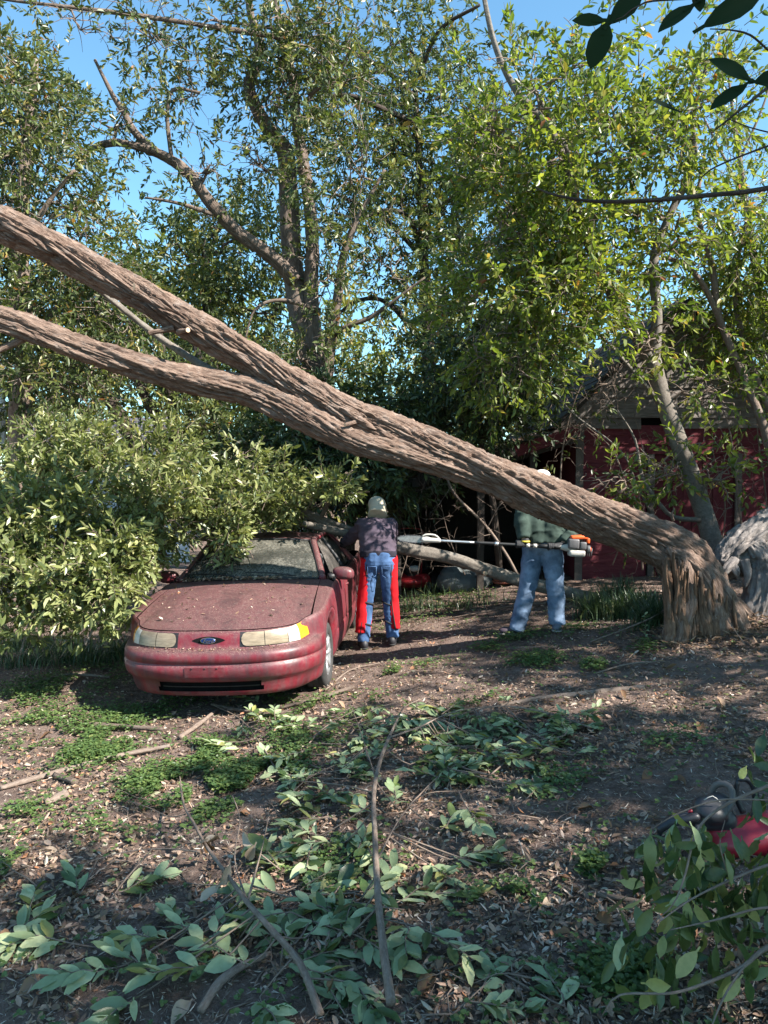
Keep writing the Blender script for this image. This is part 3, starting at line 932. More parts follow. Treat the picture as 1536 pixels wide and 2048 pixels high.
# dense evergreen at the left edge
make_tree('evergreen_tree', 'dense evergreen tree rising along the left edge of the view', [
    [(20, 1130, 10.5, .14), (30, 950, 10.5, .13), (38, 820, 10.5, .12), (48, 700, 10.5, .12), (40, 500, 10.5, .11), (55, 300, 10.6, .08), (70, 120, 10.6, .05)],
    [(48, 720, 10.5, .05), (110, 620, 10.4, .04), (160, 560, 10.3, .02)], [(40, 500, 10.5, .05), (100, 400, 10.4, .035), (150, 340, 10.3, .02)]],
   [(50, 300, 10.5, 120, 150, 1.3, 560), (30, 160, 10.5, 90, 80, 1.1, 230), (80, 480, 10.4, 130, 130, 1.3, 520), (60, 640, 10.4, 130, 100, 1.2, 420), (190, 560, 10.6, 90, 110, 1, 250), (130, 760, 10.4, 110, 80, 1, 260), (-60, 450, 10.5, 120, 300, 1.4, 500), (150, 420, 10.6, 60, 60, .8, 80), (250, 640, 10.8, 90, 80, 1, 200)],
   (.095, .036), 'mid', 'twig', 103, gap=.41, gfreq=1.6, sub=7)

# farther evergreens, left of centre
make_tree('evergreen_tree', 'rounded dark evergreen standing farther back left of the multi-stemmed tree', [
    [(430, 1130, 17.5, .22), (440, 900, 17.5, .2), (420, 700, 17.5, .15), (410, 500, 17.5, .08)], [(430, 800, 17.5, .12), (520, 700, 17.5, .08), (560, 600, 17.5, .04)]],
   [(400, 520, 17.5, 140, 110, 1.8, 600), (330, 620, 17.5, 130, 110, 1.8, 500), (500, 620, 17.3, 120, 110, 1.8, 520), (450, 430, 17.8, 90, 60, 1.4, 230), (520, 470, 17.8, 80, 70, 1.4, 260), (300, 720, 17, 120, 70, 1.5, 260), (480, 740, 17, 120, 60, 1.5, 330)],
   (.13, .05), 'mid', 'dark', 105, k=9, gap=.45, gfreq=1.3, twigs=False)
make_tree('evergreen_tree', 'evergreen with slanting dark stems in front of the grey roofed house', [
    [(300, 1120, 13, .14), (290, 980, 13, .13), (250, 850, 13, .12), (190, 760, 13, .10), (130, 700, 13, .06)],
    [(330, 960, 13, .1), (320, 860, 13, .09), (280, 770, 13, .08), (255, 690, 13, .06)], [(350, 900, 13.2, .10), (345, 820, 13.2, .09), (330, 740, 13.2, .07), (320, 660, 13.2, .05)],
    [(395, 930, 13.2, .09), (400, 850, 13.2, .085), (405, 770, 13.2, .08), (390, 680, 13.2, .05)], [(60, 1100, 12.5, .08), (85, 900, 12.5, .07), (60, 820, 12.5, .06), (40, 740, 12.5, .04)]],
   [(220, 720, 12.8, 110, 55, 1, 170), (330, 760, 12.8, 90, 50, 1, 110), (420, 800, 12.8, 90, 60, 1, 170), (110, 810, 12.4, 100, 50, 1, 130), (470, 870, 12.6, 90, 60, 1, 220), (60, 730, 12.4, 90, 60, 1, 120), (400, 880, 12.8, 60, 40, .8, 90)],
   (.10, .04), 'mid', 'dark', 107, gap=.42)

# dark evergreen mass behind the men and above the lean-to
make_tree('evergreen_tree', 'big dark evergreen filling the centre above the lean-to roof', [
    [(880, 1140, 16.8, .2), (870, 950, 16.8, .18), (860, 760, 16.8, .15), (850, 560, 16.8, .12), (840, 360, 16.7, .09), (830, 180, 16.7, .06)],
    [(860, 700, 16.8, .08), (780, 610, 16.6, .06), (720, 600, 16.5, .04), (660, 640, 16.4, .02)], [(850, 520, 16.8, .07), (760, 430, 16.6, .05), (650, 380, 16.5, .03)],
    [(870, 640, 16.8, .09), (940, 600, 16.5, .07), (1010, 540, 16.3, .05)], [(845, 430, 16.7, .07), (930, 380, 16.5, .05), (1010, 300, 16.3, .03)],
    [(835, 200, 16.5, .06), (770, 140, 15.7, .05), (680, 95, 15.1, .045), (560, 60, 14.7, .035), (420, 40, 14.5, .02)], [(770, 140, 15.7, .04), (700, 150, 15.1, .035), (590, 120, 14.8, .025), (500, 110, 14.7, .012)],
    [(838, 250, 16.5, .06), (760, 215, 15.5, .05), (690, 190, 15.1, .04), (600, 205, 14.9, .02)], [(850, 520, 16.8, .07), (820, 440, 15.8, .05), (770, 420, 15.3, .04), (700, 450, 15.1, .02)], [(855, 480, 16.7, .06), (900, 470, 15.6, .05), (960, 490, 15.2, .035), (1010, 470, 15.0, .02)], [(838, 150, 16.5, .05), (880, 60, 15.8, .04), (960, 10, 15.3, .03)]],
   [(800, 310, 16.7, 170, 130, 1.6, 620), (880, 430, 16.5, 130, 110, 1.5, 460), (740, 240, 16.7, 130, 100, 1.4, 300), (900, 560, 16.4, 130, 90, 1.4, 420), (960, 680, 16.2, 120, 90, 1.3, 420), (900, 180, 16.7, 150, 100, 1.4, 300), (780, 90, 16.7, 180, 80, 1.4, 330), (980, 330, 16.3, 120, 120, 1.3, 380), (880, 760, 16.5, 90, 80, 1.2, 200), (1000, 800, 16.1, 110, 70, 1.2, 300), (700, 440, 16.9, 80, 70, 1, 130)],
   (.125, .05), 'mid', 'dark', 109, gap=.455, gfreq=1.7, sub=8)
make_tree('evergreen_shrub', 'dark broadleaf shrub behind the man in the cream cap', [
    [(700, 1120, 11, .08), (700, 1010, 11, .06), (690, 930, 11, .05), (670, 840, 11, .03)], [(700, 1040, 11, .05), (780, 960, 10.8, .04), (830, 920, 10.7, .02)]],
   [(690, 930, 10.9, 110, 70, 1, 400), (620, 850, 11.2, 110, 70, 1, 360), (780, 930, 10.8, 90, 50, .8, 260), (560, 930, 11, 90, 60, 1, 260), (720, 830, 11.4, 110, 70, 1, 330), (840, 950, 10.6, 60, 35, .6, 130), (660, 1000, 10.6, 90, 40, .8, 220), (800, 870, 11.4, 80, 50, 1, 200), (500, 1000, 10.6, 100, 50, .8, 200)],
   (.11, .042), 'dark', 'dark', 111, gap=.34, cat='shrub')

make_tree('evergreen_tree', 'slender evergreen leaning over the lean-to roof', [
    [(1000, 1150, 11.0, .05), (985, 1000, 10.6, .045), (960, 860, 10.5, .04), (970, 760, 10.5, .03), (1000, 660, 10.4, .02)], [(960, 860, 10.5, .025), (1030, 800, 10.4, .02), (1090, 760, 10.3, .01)], [(965, 800, 10.5, .025), (900, 760, 10.4, .02), (860, 740, 10.4, .01)]],
   [(980, 790, 10.4, 90, 70, .6, 260), (1050, 750, 10.3, 70, 50, .5, 110), (900, 760, 10.4, 70, 60, .6, 150), (940, 850, 10.5, 80, 40, .5, 130), (1000, 680, 10.3, 80, 60, .6, 150), (840, 850, 10.6, 60, 45, .5, 90)],
   (.10, .04), 'dark', 'dark', 119, gap=.41, gfreq=1.7)

# young smooth-barked laurel tree in front of the barn
YF = 8.8
make_tree('laurel_tree', 'young smooth grey laurel tree with sunlit leaves in front of the red barn', [
    [(1446, 1215, YF, .125), (1430, 1120, YF, .115), (1418, 1060, YF, .105), (1388, 970, YF, .10), (1355, 880, YF, .10), (1326, 800, YF, .095), (1306, 720, YF, .09)],
    [(1306, 725, YF, .08), (1270, 670, YF, .06), (1215, 575, YF, .055), (1160, 440, YF, .05), (1112, 280, YF - .1, .045), (1032, 180, YF - .2, .04), (990, 90, YF - .2, .03), (965, -20, YF - .2, .022)],
    [(1306, 725, YF, .08), (1314, 640, YF, .065), (1308, 520, YF, .055), (1335, 440, YF, .045), (1385, 330, YF, .035), (1388, 220, YF, .025), (1420, 110, YF, .012)],
    [(1150, 420, YF, .04), (1148, 330, YF, .045), (1110, 260, YF + .1, .03), (1070, 180, YF, .02)],
    [(1400, 1040, YF - .05, .03), (1350, 1035, YF - .1, .028), (1320, 1010, YF - .15, .025), (1285, 955, YF - .2, .02), (1270, 880, YF - .25, .012), (1235, 820, YF - .3, .006)],
    [(1300, 1025, YF, .015), (1270, 960, YF - .1, .013), (1240, 900, YF - .15, .010), (1150, 830, YF - .2, .006), (1115, 790, YF - .2, .003)],
    [(1330, 820, YF, .022), (1290, 770, YF - .2, .018), (1220, 690, YF - .3, .014), (1170, 640, YF - .4, .008)]],
   [(1090, 470, 8.4, 120, 120, .8, 500), (1020, 580, 8.3, 110, 110, .8, 430), (1150, 330, 8.6, 170, 110, 1.1, 300), (1020, 420, 8.4, 80, 110, .8, 170), (1230, 240, 8.7, 160, 110, 1.1, 240), (1080, 210, 8.6, 150, 100, 1, 190), (1340, 290, 8.8, 110, 120, 1, 170), (1120, 620, 8.3, 110, 90, .8, 360), (1030, 720, 8.4, 90, 70, .7, 190),
    (1280, 420, 8.7, 120, 100, 1, 130), (1200, 540, 8.5, 100, 90, .8, 90), (1370, 180, 8.8, 90, 80, .9, 100), (1360, 480, 8.8, 90, 90, .9, 60), (980, 270, 8.5, 90, 80, .8, 90), (1230, 760, 8.4, 70, 60, .4, 22), (1220, 960, 8.4, 60, 40, .3, 22), (1340, 940, 8.4, 80, 80, .4, 30), (1440, 960, 8.5, 70, 80, .4, 36), (1290, 660, 8.6, 90, 70, .6, 36), (1170, 130, 8.7, 90, 50, .8, 70), (960, 650, 8.4, 50, 80, .6, 80), (1430, 780, 8.6, 70, 60, .5, 30)],
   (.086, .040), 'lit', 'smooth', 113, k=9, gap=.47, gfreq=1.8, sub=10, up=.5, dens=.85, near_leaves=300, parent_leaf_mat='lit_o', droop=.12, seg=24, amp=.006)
make_tree('laurel_tree', 'thin leaning sapling with yellow green leaves at the right edge by the barn gable', [
    [(1580, 1130, 9.6, .07), (1540, 900, 9.6, .06), (1490, 760, 9.6, .05), (1440, 640, 9.6, .045), (1425, 540, 9.6, .04), (1395, 420, 9.6, .03), (1410, 300, 9.6, .015)],
    [(1445, 650, 9.6, .04), (1400, 560, 9.6, .035), (1350, 520, 9.6, .025), (1300, 520, 9.5, .012)], [(1600, 1100, 9.8, .05), (1560, 880, 9.8, .045), (1500, 720, 9.8, .04), (1470, 580, 9.8, .03), (1500, 400, 9.8, .015)]],
   [(1470, 580, 9.8, 90, 70, .8, 230), (1510, 680, 9.8, 80, 60, .8, 190), (1500, 480, 9.8, 80, 80, .8, 150), (1420, 660, 9.8, 60, 50, .6, 80), (1560, 560, 9.8, 90, 160, 1, 260), (1480, 400, 9.8, 60, 60, .6, 50)],
   (.085, .034), 'lit', 'twig', 115, gap=.40)
make_tree('bare_tree', 'thin bare twigged tree against the bright sky at the upper right', [
    [(1560, 900, 13, .1), (1520, 600, 13, .07), (1490, 400, 13, .05), (1470, 250, 13, .03), (1450, 100, 13, .012)],
    [(1500, 420, 13, .03), (1440, 300, 12.8, .02), (1400, 220, 12.8, .006)], [(1480, 320, 13, .025), (1530, 200, 12.8, .015), (1560, 80, 12.8, .006)]],
   [(1470, 250, 13, 90, 120, 1, 26), (1520, 420, 13, 80, 100, 1, 40), (1450, 120, 13, 70, 80, 1, 8)], (.08, .03), 'lit', 'twig', 117, gap=.4, sub=16)

# far wood behind everything
far = empty('far_wood', (0, 26, 0))
rngf = np.random.default_rng(131)
fb = []
for px in range(-500, 2100, 95):
    hh = 620 + 70 * math.sin(px * .011) + rngf.uniform(-40, 40)
    if 780 < px < 960: hh += 60
    Yf = 27 + rngf.uniform(-3, 3)
    for py, n in ((hh, 70), (hh + 110, 100), (hh + 220, 110), (hh + 330, 90)):
        fb.append(pxblob(px + rngf.uniform(-30, 30), py, Yf, 90, 85, 2.2, n))
P, O = blob_clusters(rngf, fb, .37, .5, 132)
d = O * .6 + rngf.normal(0, .6, P.shape)
pos, ld, nr, LL, WW = sprays(rngf, P, d, 7, .7, .24, .12, .9, .7, .1)
bpy.data.objects.remove(far)
fw = link('far_wood', np_mesh('far_wood', *leaf_arrays(pos, ld, nr, LL, WW, .2, .15), False, np.repeat(np.clip(np.repeat(rngf.beta(2, 2, len(P)), 7) + rngf.normal(0, .15, len(pos)), 0, 1), 2)), ML['yel'])
tag(fw, 'far sunlit yellow green wood closing the background', 'wood', kind='stuff')

# ------------------------------------------------------------------ the car (local: x across, y from nose to tail, z up)
def paint_mat():
    m = Mat('dusty_red_paint')
    v = m.coord('Object')
    n1 = m.noise(v, 3.0, 5, 0.65, .3)
    n2 = m.noise(v, 38, 5, 0.75)
    n3 = m.noise(m.coord('Object', (7, 7, 1.1)), 2.2, 4, 0.6)
    red = m.ramp(n1, [(0.3, (0.105, 0.006, 0.016)), (0.7, (0.21, 0.012, 0.024))])
    geo = m.N('ShaderNodeNewGeometry')
    sep = m.N('ShaderNodeSeparateXYZ')
    m.L(geo.outputs['Normal'], sep.inputs[0])
    upf = m.ramp(sep.outputs['Z'], [(0.25, (0, 0, 0)), (0.85, (1, 1, 1))])
    n4 = m.noise(v, 130, 3, 0.8)
    dust = m.math('MULTIPLY', m.ramp(n2, [(0.42, (0, 0, 0)), (0.70, (1, 1, 1))]), m.ramp(n1, [(.32, (.15, .15, .15)), (.7, (1, 1, 1))]))
    f = m.math('MULTIPLY', m.math('ADD', m.math('MULTIPLY', upf, .6), .18), dust)
    c = m.mix(m.math('MULTIPLY', m.ramp(n3, [(.38, (0, 0, 0)), (.64, (1, 1, 1))]), .6), red, (0.085, 0.052, 0.056))
    c = m.mix(f, c, (0.30, 0.215, 0.18))
    c = m.mix(m.math('MULTIPLY', upf, m.ramp(n3, [(.35, (.95, .95, .95)), (.7, (.45, .45, .45))])), c, (0.085, 0.046, 0.046))
    c = m.mix(m.math('MULTIPLY', m.math('ADD', m.math('MULTIPLY', upf, .75), .08), m.ramp(n4, [(.56, (0, 0, 0)), (.68, (1, 1, 1))])), c, (0.38, 0.29, 0.22))
    gr = m.noise(m.coord('Object', (3, 3, 1)), 1.6, 6, .7, .6)
    c = m.mix(m.math('MULTIPLY', m.ramp(gr, [(.5, (0, 0, 0)), (.66, (1, 1, 1))]), .55), c, (0.035, 0.022, 0.024))
    m.set(c, m.ramp(dust, [(0, (.38, .38, .38)), (1, (.8, .8, .8))]), 0, .4)
    m.bump(n2, .12, .003)
    return m.m
M_PAINT = paint_mat()
M_BLACK = plain('black_plastic', (0.012, 0.012, 0.013), .55)
M_VOID = plain('dark_cavity', (0.006, 0.006, 0.006), .95, spec=.1)
M_RUBBER = plain('tyre_rubber', (0.035, 0.034, 0.033), .85, scale=20, var=.4)
M_RIM = plain('dull_alloy', (0.45, 0.46, 0.47), .4, .7, .2)
def glass_mat(name, tint, dirt, amount):
    m = Mat(name)
    v = m.coord('Object')
    n = m.noise(v, 3.2, 5, .7, .5)
    n2 = m.noise(v, 45, 4, .7)
    f = m.math('MULTIPLY', m.ramp(n, [(.3, (.25, .25, .25)), (.62, (1, 1, 1))]), m.ramp(n2, [(.3, (.35, .35, .35)), (.65, (1, 1, 1))]))
    f = m.math('MULTIPLY', f, amount)
    m.set(m.mix(f, tint, dirt), m.ramp(f, [(0, (.06, .06, .06)), (.5, (.55, .55, .55))]), 0, .6)
    tr = m.N('ShaderNodeBsdfTransparent')
    tr.inputs[0].default_value = (.55, .62, .6, 1)
    mx = m.N('ShaderNodeMixShader')
    m.L(m.math('MAXIMUM', f, .45), mx.inputs[0])
    m.L(tr.outputs[0], mx.inputs[1])
    m.L(m.b.outputs[0], mx.inputs[2])
    m.L(mx.outputs[0], m.out.inputs['Surface'])
    return m.m
M_GLASS = glass_mat('dirty_windshield_glass', (0.02, 0.028, 0.026), (0.20, 0.185, 0.15), .95)
M_GLASS2 = glass_mat('dirty_side_glass', (0.03, 0.036, 0.036), (0.30, 0.26, 0.23), .8)
def lens_mat(name, c1, c2, vscale):
    m = Mat(name)
    v = m.coord('Object', (1, 1, vscale))
    n = m.noise(v, 9, 4, .6)
    m.set(m.ramp(n, [(.3, c1), (.7, c2)]), .32, 0, .5)
    m.bump(m.noise(m.coord('Object', (90, 1, 1)), 3, 1), .25, .002)
    return m.m
M_LENS = lens_mat('yellowed_headlight_lens', (0.15, 0.115, 0.075), (0.30, 0.235, 0.16), 6)
M_AMBER = lens_mat('amber_lens', (0.72, 0.20, 0.01), (0.85, 0.33, 0.02), 2)
M_CLEAR = lens_mat('clear_lens', (0.38, 0.33, 0.27), (0.60, 0.55, 0.48), 2)
M_BLUE = plain('emblem_blue', (0.02, 0.06, 0.22), .25, .3, .1)
M_CHROME = plain('chrome', (0.75, 0.75, 0.76), .15, 1.0, .05)
M_SEAT = plain('grey_seat_cloth', (0.10, 0.10, 0.105), .9)

ROWS = [(.165, .16, .13), (.18, .115, .07), (.195, .092, .05), (.225, .08, .038), (.265, .068, .03), (.31, .055, .02), (.328, .032, .014), (.355, .012, .008), (.40, .0, .002), (.452, .0, 0), (.459, .013, .005), (.474, .013, .005),
        (.481, .001, 0), (.53, .006, 0), (.555, .018, 0), (.57, .04, 0), (.58, .068, 0), (.592, .084, 0), (.62, .09, 0), (.66, .098, .004), (.695, .110, .012), (.713, .122, .022), (.722, .135, .04)]
CA, CB, CN = .905, .76, 2.7
LEN = 4.86
ARCH = [(1.02, .35), (3.71, .35)]
def ztop(y):
    return np.interp(y, [0, .12, .3, .7, 1.1, 1.5, 2.5, 3.6, 4.0, 4.5, 4.86], [.722, .722, .728, .80, .882, .93, .945, .96, .985, .98, .93])
def perimeter():
    th = np.linspace(0, math.pi / 2, 56)
    fr = np.stack([CA * np.sin(th) ** (2 / CN), CB * (1 - np.cos(th) ** (2 / CN))], -1)
    ys = list(np.linspace(CB, 4.2, 50)[1:])
    for yc, r in ARCH:
        ys += list(yc + r * np.cos(np.linspace(0, math.pi, 26)))
        ys += [yc - r - .002, yc + r + .002]
    ys += [1.546, 1.554, 2.546, 2.554, 3.346, 3.354]
    ys = np.array(sorted(q for q in set(np.round(ys, 4)) if q > fr[-1, 1] + .003))
    sd = np.stack([CA + .012 * np.sin((ys - CB) / (4.2 - CB) * math.pi), ys], -1)
    th = np.linspace(math.pi / 2, 0, 30)[1:]
    rb = LEN - 4.2
    re = np.stack([CA * np.sin(th) ** (2 / 2.8), LEN - rb * (1 - np.cos(th) ** (2 / 2.8))], -1)
    return np.vstack([fr, sd, re])
HALF = perimeter()
def insets(y):
    w = 1 - sstep(.42, .70, y)
    wr = sstep(4.3, 4.6, y)
    return w + .5 * wr
def shell(extra=0.0):
    """right half grid (x>0): array [point, row, 3]"""
    t = np.gradient(HALF, axis=0)
    t /= np.linalg.norm(t, axis=1)[:, None]
    t[0] = (1, 0)
    t[-1] = (-1, 0)
    nrm = np.stack([t[:, 1], -t[:, 0]], -1)
    G = np.zeros((len(HALF), len(ROWS), 3))
    w = insets(HALF[:, 1])
    zt = ztop(HALF[:, 1])
    za = np.full(len(HALF), .0)
    for yc, r in ARCH:
        dy = np.abs(HALF[:, 1] - yc)
        za = np.maximum(za, np.where(dy <= r, .30 + np.sqrt(np.maximum(r * r - dy * dy, 0)), 0))
    for j, (z, fi, si) in enumerate(ROWS):
        ins = si + (fi - si) * w + extra
        zz = np.where(z > .5, .5 + (z - .5) * (zt - .5) / .222, z)
        lo = ROWS[0][0]
        zz = np.where(za > 0, np.maximum(za, lo) + (zz - lo) * (zt - np.maximum(za, lo)) / (zt - lo), zz)
        G[:, j, 0] = HALF[:, 0] - nrm[:, 0] * ins
        G[:, j, 1] = HALF[:, 1] - nrm[:, 1] * ins
        G[:, j, 2] = zz
    G[0, :, 0] = 0
    G[-1, :, 0] = 0
    return G
def front_pt(x, z, off=0.0):
    """point on the nose at lateral x and height z, pushed out by off"""
    sg = 1 if x >= 0 else -1
    ax = min(abs(x), CA * .9995)
    zs = [q[0] for q in ROWS]
    th = math.asin((ax / CA) ** (CN / 2))
    y = CB * (1 - math.cos(th) ** (2 / CN))
    e = 1e-3
    x2 = min(ax + e, CA * .99995)
    th2 = math.asin((x2 / CA) ** (CN / 2))
    y2 = CB * (1 - math.cos(th2) ** (2 / CN))
    tx, ty = x2 - ax, y2 - y
    ln = math.hypot(tx, ty)
    nx, ny = ty / ln, -tx / ln
    fi = np.interp(z, zs, [q[1] for q in ROWS])
    si = np.interp(z, zs, [q[2] for q in ROWS])
    w = float(insets(np.array(y)))
    ins = si + (fi - si) * w - off
    return Vector((sg * (ax - nx * ins), y - ny * ins, z))

CAR_M = Matrix.Translation((-1.455, 6.04, 0)) @ Matrix.Rotation(R(-3.6), 4, 'Z') @ Matrix.Rotation(R(-1.7), 4, 'Y')
zc = sum(g1(*(CAR_M @ Vector((sx * .75, yy, 0))).xy) for sx in (-1, 1) for yy in (1.02, 3.71)) / 4
CAR_M = Matrix.Translation((0, 0, zc - .01)) @ CAR_M
car = empty('car', CAR_M.translation, 'dusty red sedan with yellowed headlights half buried under a fallen limb', 'car')
car.matrix_basis = CAR_M
def cpart(name, V, F, mat, parent=None, smooth=True):
    me = np_mesh(name, np.array([tuple(q) for q in V], float) if not isinstance(V, np.ndarray) else V, F, smooth)
    me.materials.append(mat)
    o = bpy.data.objects.new(name, me)
    COL.objects.link(o)
    o.parent = car if parent is None else parent
    return o
def cbag(name, bag, mat, parent=None, smooth=True):
    o = bag.build(name, mat, None, smooth)
    o.parent = car if parent is None else parent
    return o

G = shell()
nP, nR = G.shape[:2]
def grid_part(name, sel, mat, g=None, sides=(1, -1), parent=None):
    g = G if g is None else g
    outs = []
    for s in sides:
        W = g.copy()
        W[..., 0] *= s
        F = []
        for i in range(nP - 1):
            for j in range(nR - 1):
                c = (g[i, j] + g[i + 1, j + 1]) / 2
                if sel(c[0], c[1], ROWS[j][0], s):
                    q = (i * nR + j, (i + 1) * nR + j, (i + 1) * nR + j + 1, i * nR + j + 1)
                    F.append(q if s > 0 else q[::-1])
        outs.append((W.reshape(-1, 3), np.array(F)))
    return outs
def both(name, sel, mat, g=None, parent=None):
    """left and right halves joined as one continuous part"""
    (V1, F1), (V2, F2) = grid_part(name, sel, mat, g)
    V = np.vstack([V1, V2])
    F = np.vstack([F1, F2 + len(V1)])
    me = np_mesh(name, V, F, True)
    bm = bmesh.new()
    bm.from_mesh(me)
    bmesh.ops.remove_doubles(bm, verts=bm.verts, dist=.0006)
    bmesh.ops.delete(bm, geom=[q for q in bm.verts if not q.link_faces], context='VERTS')
    for f in bm.faces: f.smooth = True
    bm.to_mesh(me)
    bm.free()
    me.materials.append(mat)
    o = bpy.data.objects.new(name, me)
    COL.objects.link(o)
    o.parent = car if parent is None else parent
    return o
isbump = lambda y, z: y < .66 and z < .575
grille = lambda x, y, z: y < .3 and x < .44 and .22 <= z < .30
seam = lambda y: 1.5455 < y < 1.5545 or 2.5455 < y < 2.5545 or 3.3455 < y < 3.3545
indoor = lambda y, z: 1.55 < y < 3.35 and z > .19
bumper = both('bumper', lambda x, y, z, s: isbump(y, z) and not grille(x, y, z), M_PAINT)
both('rear_bumper', lambda x, y, z, s: y > 4.2 and z < .55, M_PAINT)
body = both('body', lambda x, y, z, s: not isbump(y, z) and not (y > 4.2 and z < .55) and not indoor(y, z), M_PAINT)
both('inner_shell', lambda x, y, z, s: not (1.0 - .4 < y < 1.0 + .4) and not (3.3 < y < 4.1), M_VOID, shell(.035))
for s in (1, -1):
    for (ya, yb) in ((1.554, 2.546), (2.554, 3.346)):
        (V, F), = grid_part('door', lambda x, y, z, s_: ya < y < yb and z > .19, M_PAINT, sides=(s,))
        dr = cpart('door', V, F, M_PAINT)
        b = Bag()
        yh = yb - .16
        b.tube([(s * .897, yh - .09, .80, .008), (s * .915, yh - .06, .80, .012), (s * .915, yh + .05, .80, .012), (s * .897, yh + .08, .80, .008)], 8, .02)
        cbag('handle', b, M_PAINT, dr)
# grille opening in the bumper
def fpatch(x0, x1, z0, z1, off, nx=24, nz=4, shape=None):
    V, F = [], []
    for i in range(nx + 1):
        u = i / nx
        for j in range(nz + 1):
            w = j / nz
            a, b = (z0, z1) if shape is None else shape(u)
            V.append(front_pt(x0 + (x1 - x0) * u, a + (b - a) * w, off))
    for i in range(nx):
        for j in range(nz):
            k = i * (nz + 1) + j
            F.append((k, k + nz + 1, k + nz + 2, k + 1))
    return V, np.array(F)
V, F = fpatch(-.46, .46, .205, .325, -.07)
cpart('air_intake', V, F, M_VOID, bumper)
for zz in (.262,):
    V, F = fpatch(-.44, .44, zz - .005, zz + .005, -.025)
    cpart('intake_bar', V, F, M_BLACK, bumper)
V, F = fpatch(-.185, .145, .362, .446, .004, 10, 3)
cpart('plate_bracket', V, F, M_PAINT, bumper)
for bx in (-.12, -.01, .09):
    b = Bag().box(front_pt(bx, .438, .006), (.012, .006, .008))
    cbag('bolt', b, M_BLACK, bumper)
# head lamps, corner lamps
for s in (1, -1):
    V, F = fpatch(s * .275, s * .715, .595, .712, .003, 20, 3)
    cpart('headlight_bezel', V, F if s > 0 else F[:, ::-1], M_BLACK)
    def lamp(u, x0, x1):
        y_ = front_pt(x0 + (x1 - x0) * u, .70).y
        return .601, max(.711, float(ztop(y_)) - .010)
    def inner(u, k=.28):
        q = min(1, u / k)
        h = .25 + .75 * math.sqrt(max(0, 1 - (1 - q) ** 2))
        return .656 - .055 * h, .656 + .055 * h
    V, F = fpatch(s * .29, s * .492, 0, 0, .011, 16, 4, inner)
    hl = cpart('headlight', V, F if s > 0 else F[:, ::-1], M_LENS)
    V, F = fpatch(s * .498, s * .70, 0, 0, .011, 12, 4, lambda u: lamp(u, .498, .70))
    cpart('headlight', V, F if s > 0 else F[:, ::-1], M_LENS)
    V, F = fpatch(s * .706, s * .80, 0, 0, .010, 10, 4, lambda u: lamp(u, .706, .80))
    cpart('corner_lamp', V, F if s > 0 else F[:, ::-1], M_CLEAR)
    V, F = fpatch(s * .801, s * .868, .603, .703, .009, 10, 4, lambda u: (.603 + .02 * u, lamp(u, .801, .868)[1] - .006 * u))
    cpart('turn_signal', V, F if s > 0 else F[:, ::-1], M_AMBER)
# badge: dark almond recess, oval with lettering
def almond(u, h=.03, zc_=.652):
    q = math.sin(math.pi * u) ** .8 * h + .0008
    return zc_ - q, zc_ + q
V, F = fpatch(-.145, .145, 0, 0, .003, 28, 4, almond)
cpart('badge_recess', V, F, M_VOID, body)
bc = front_pt(0, .652, .012)
tilt = Euler((R(12), 0, 0))
def oval(a, bq, dy, th, n=40):
    vv = [(0, -dy - th, 0)]
    for i in range(n):
        vv.append((a * math.cos(6.2832 * i / n), -dy - th, bq * math.sin(6.2832 * i / n)))
    for i in range(n):
        vv.append((a * 1.03 * math.cos(6.2832 * i / n), -dy, bq * 1.03 * math.sin(6.2832 * i / n)))
    F = [(0, i + 1, (i + 1) % n + 1, 0) for i in range(n)]
    T = np.array([(0, i + 1, (i + 1) % n + 1) for i in range(n)])
    Q = np.array([(i + 1, n + i + 1, n + (i + 1) % n + 1, (i + 1) % n + 1) for i in range(n)])
    M = Matrix.Translation(bc) @ tilt.to_matrix().to_4x4()
    return [M @ Vector(q) for q in vv], [Q, T]
V, F = oval(.066, .027, -.004, .008)
badge = cpart('badge', V, F, M_CHROME, body, False)
V, F = oval(.060, .0225, .004, .002)
cpart('badge_field', V, F, M_BLUE, body, False)
cu = bpy.data.curves.new('badge_lettering', 'FONT')
cu.body = 'Ford'
cu.size = .048
cu.shear = .35
cu.align_x = 'CENTER'
cu.align_y = 'CENTER'
cu.extrude = .0008
tob = bpy.data.objects.new('tmp_text', cu)
COL.objects.link(tob)
bpy.context.view_layer.update()
me = bpy.data.meshes.new_from_object(tob.evaluated_get(bpy.context.evaluated_depsgraph_get()))
bpy.data.objects.remove(tob)
me.materials.clear()
me.materials.append(M_CHROME)
o = bpy.data.objects.new('badge_lettering', me)
COL.objects.link(o)
o.parent = body
o.matrix_basis = Matrix.Translation(bc) @ tilt.to_matrix().to_4x4() @ Matrix.Translation((0, -.0075, -.002)) @ Matrix.Rotation(R(90), 4, 'X') @ Matrix.Scale(.95, 4)

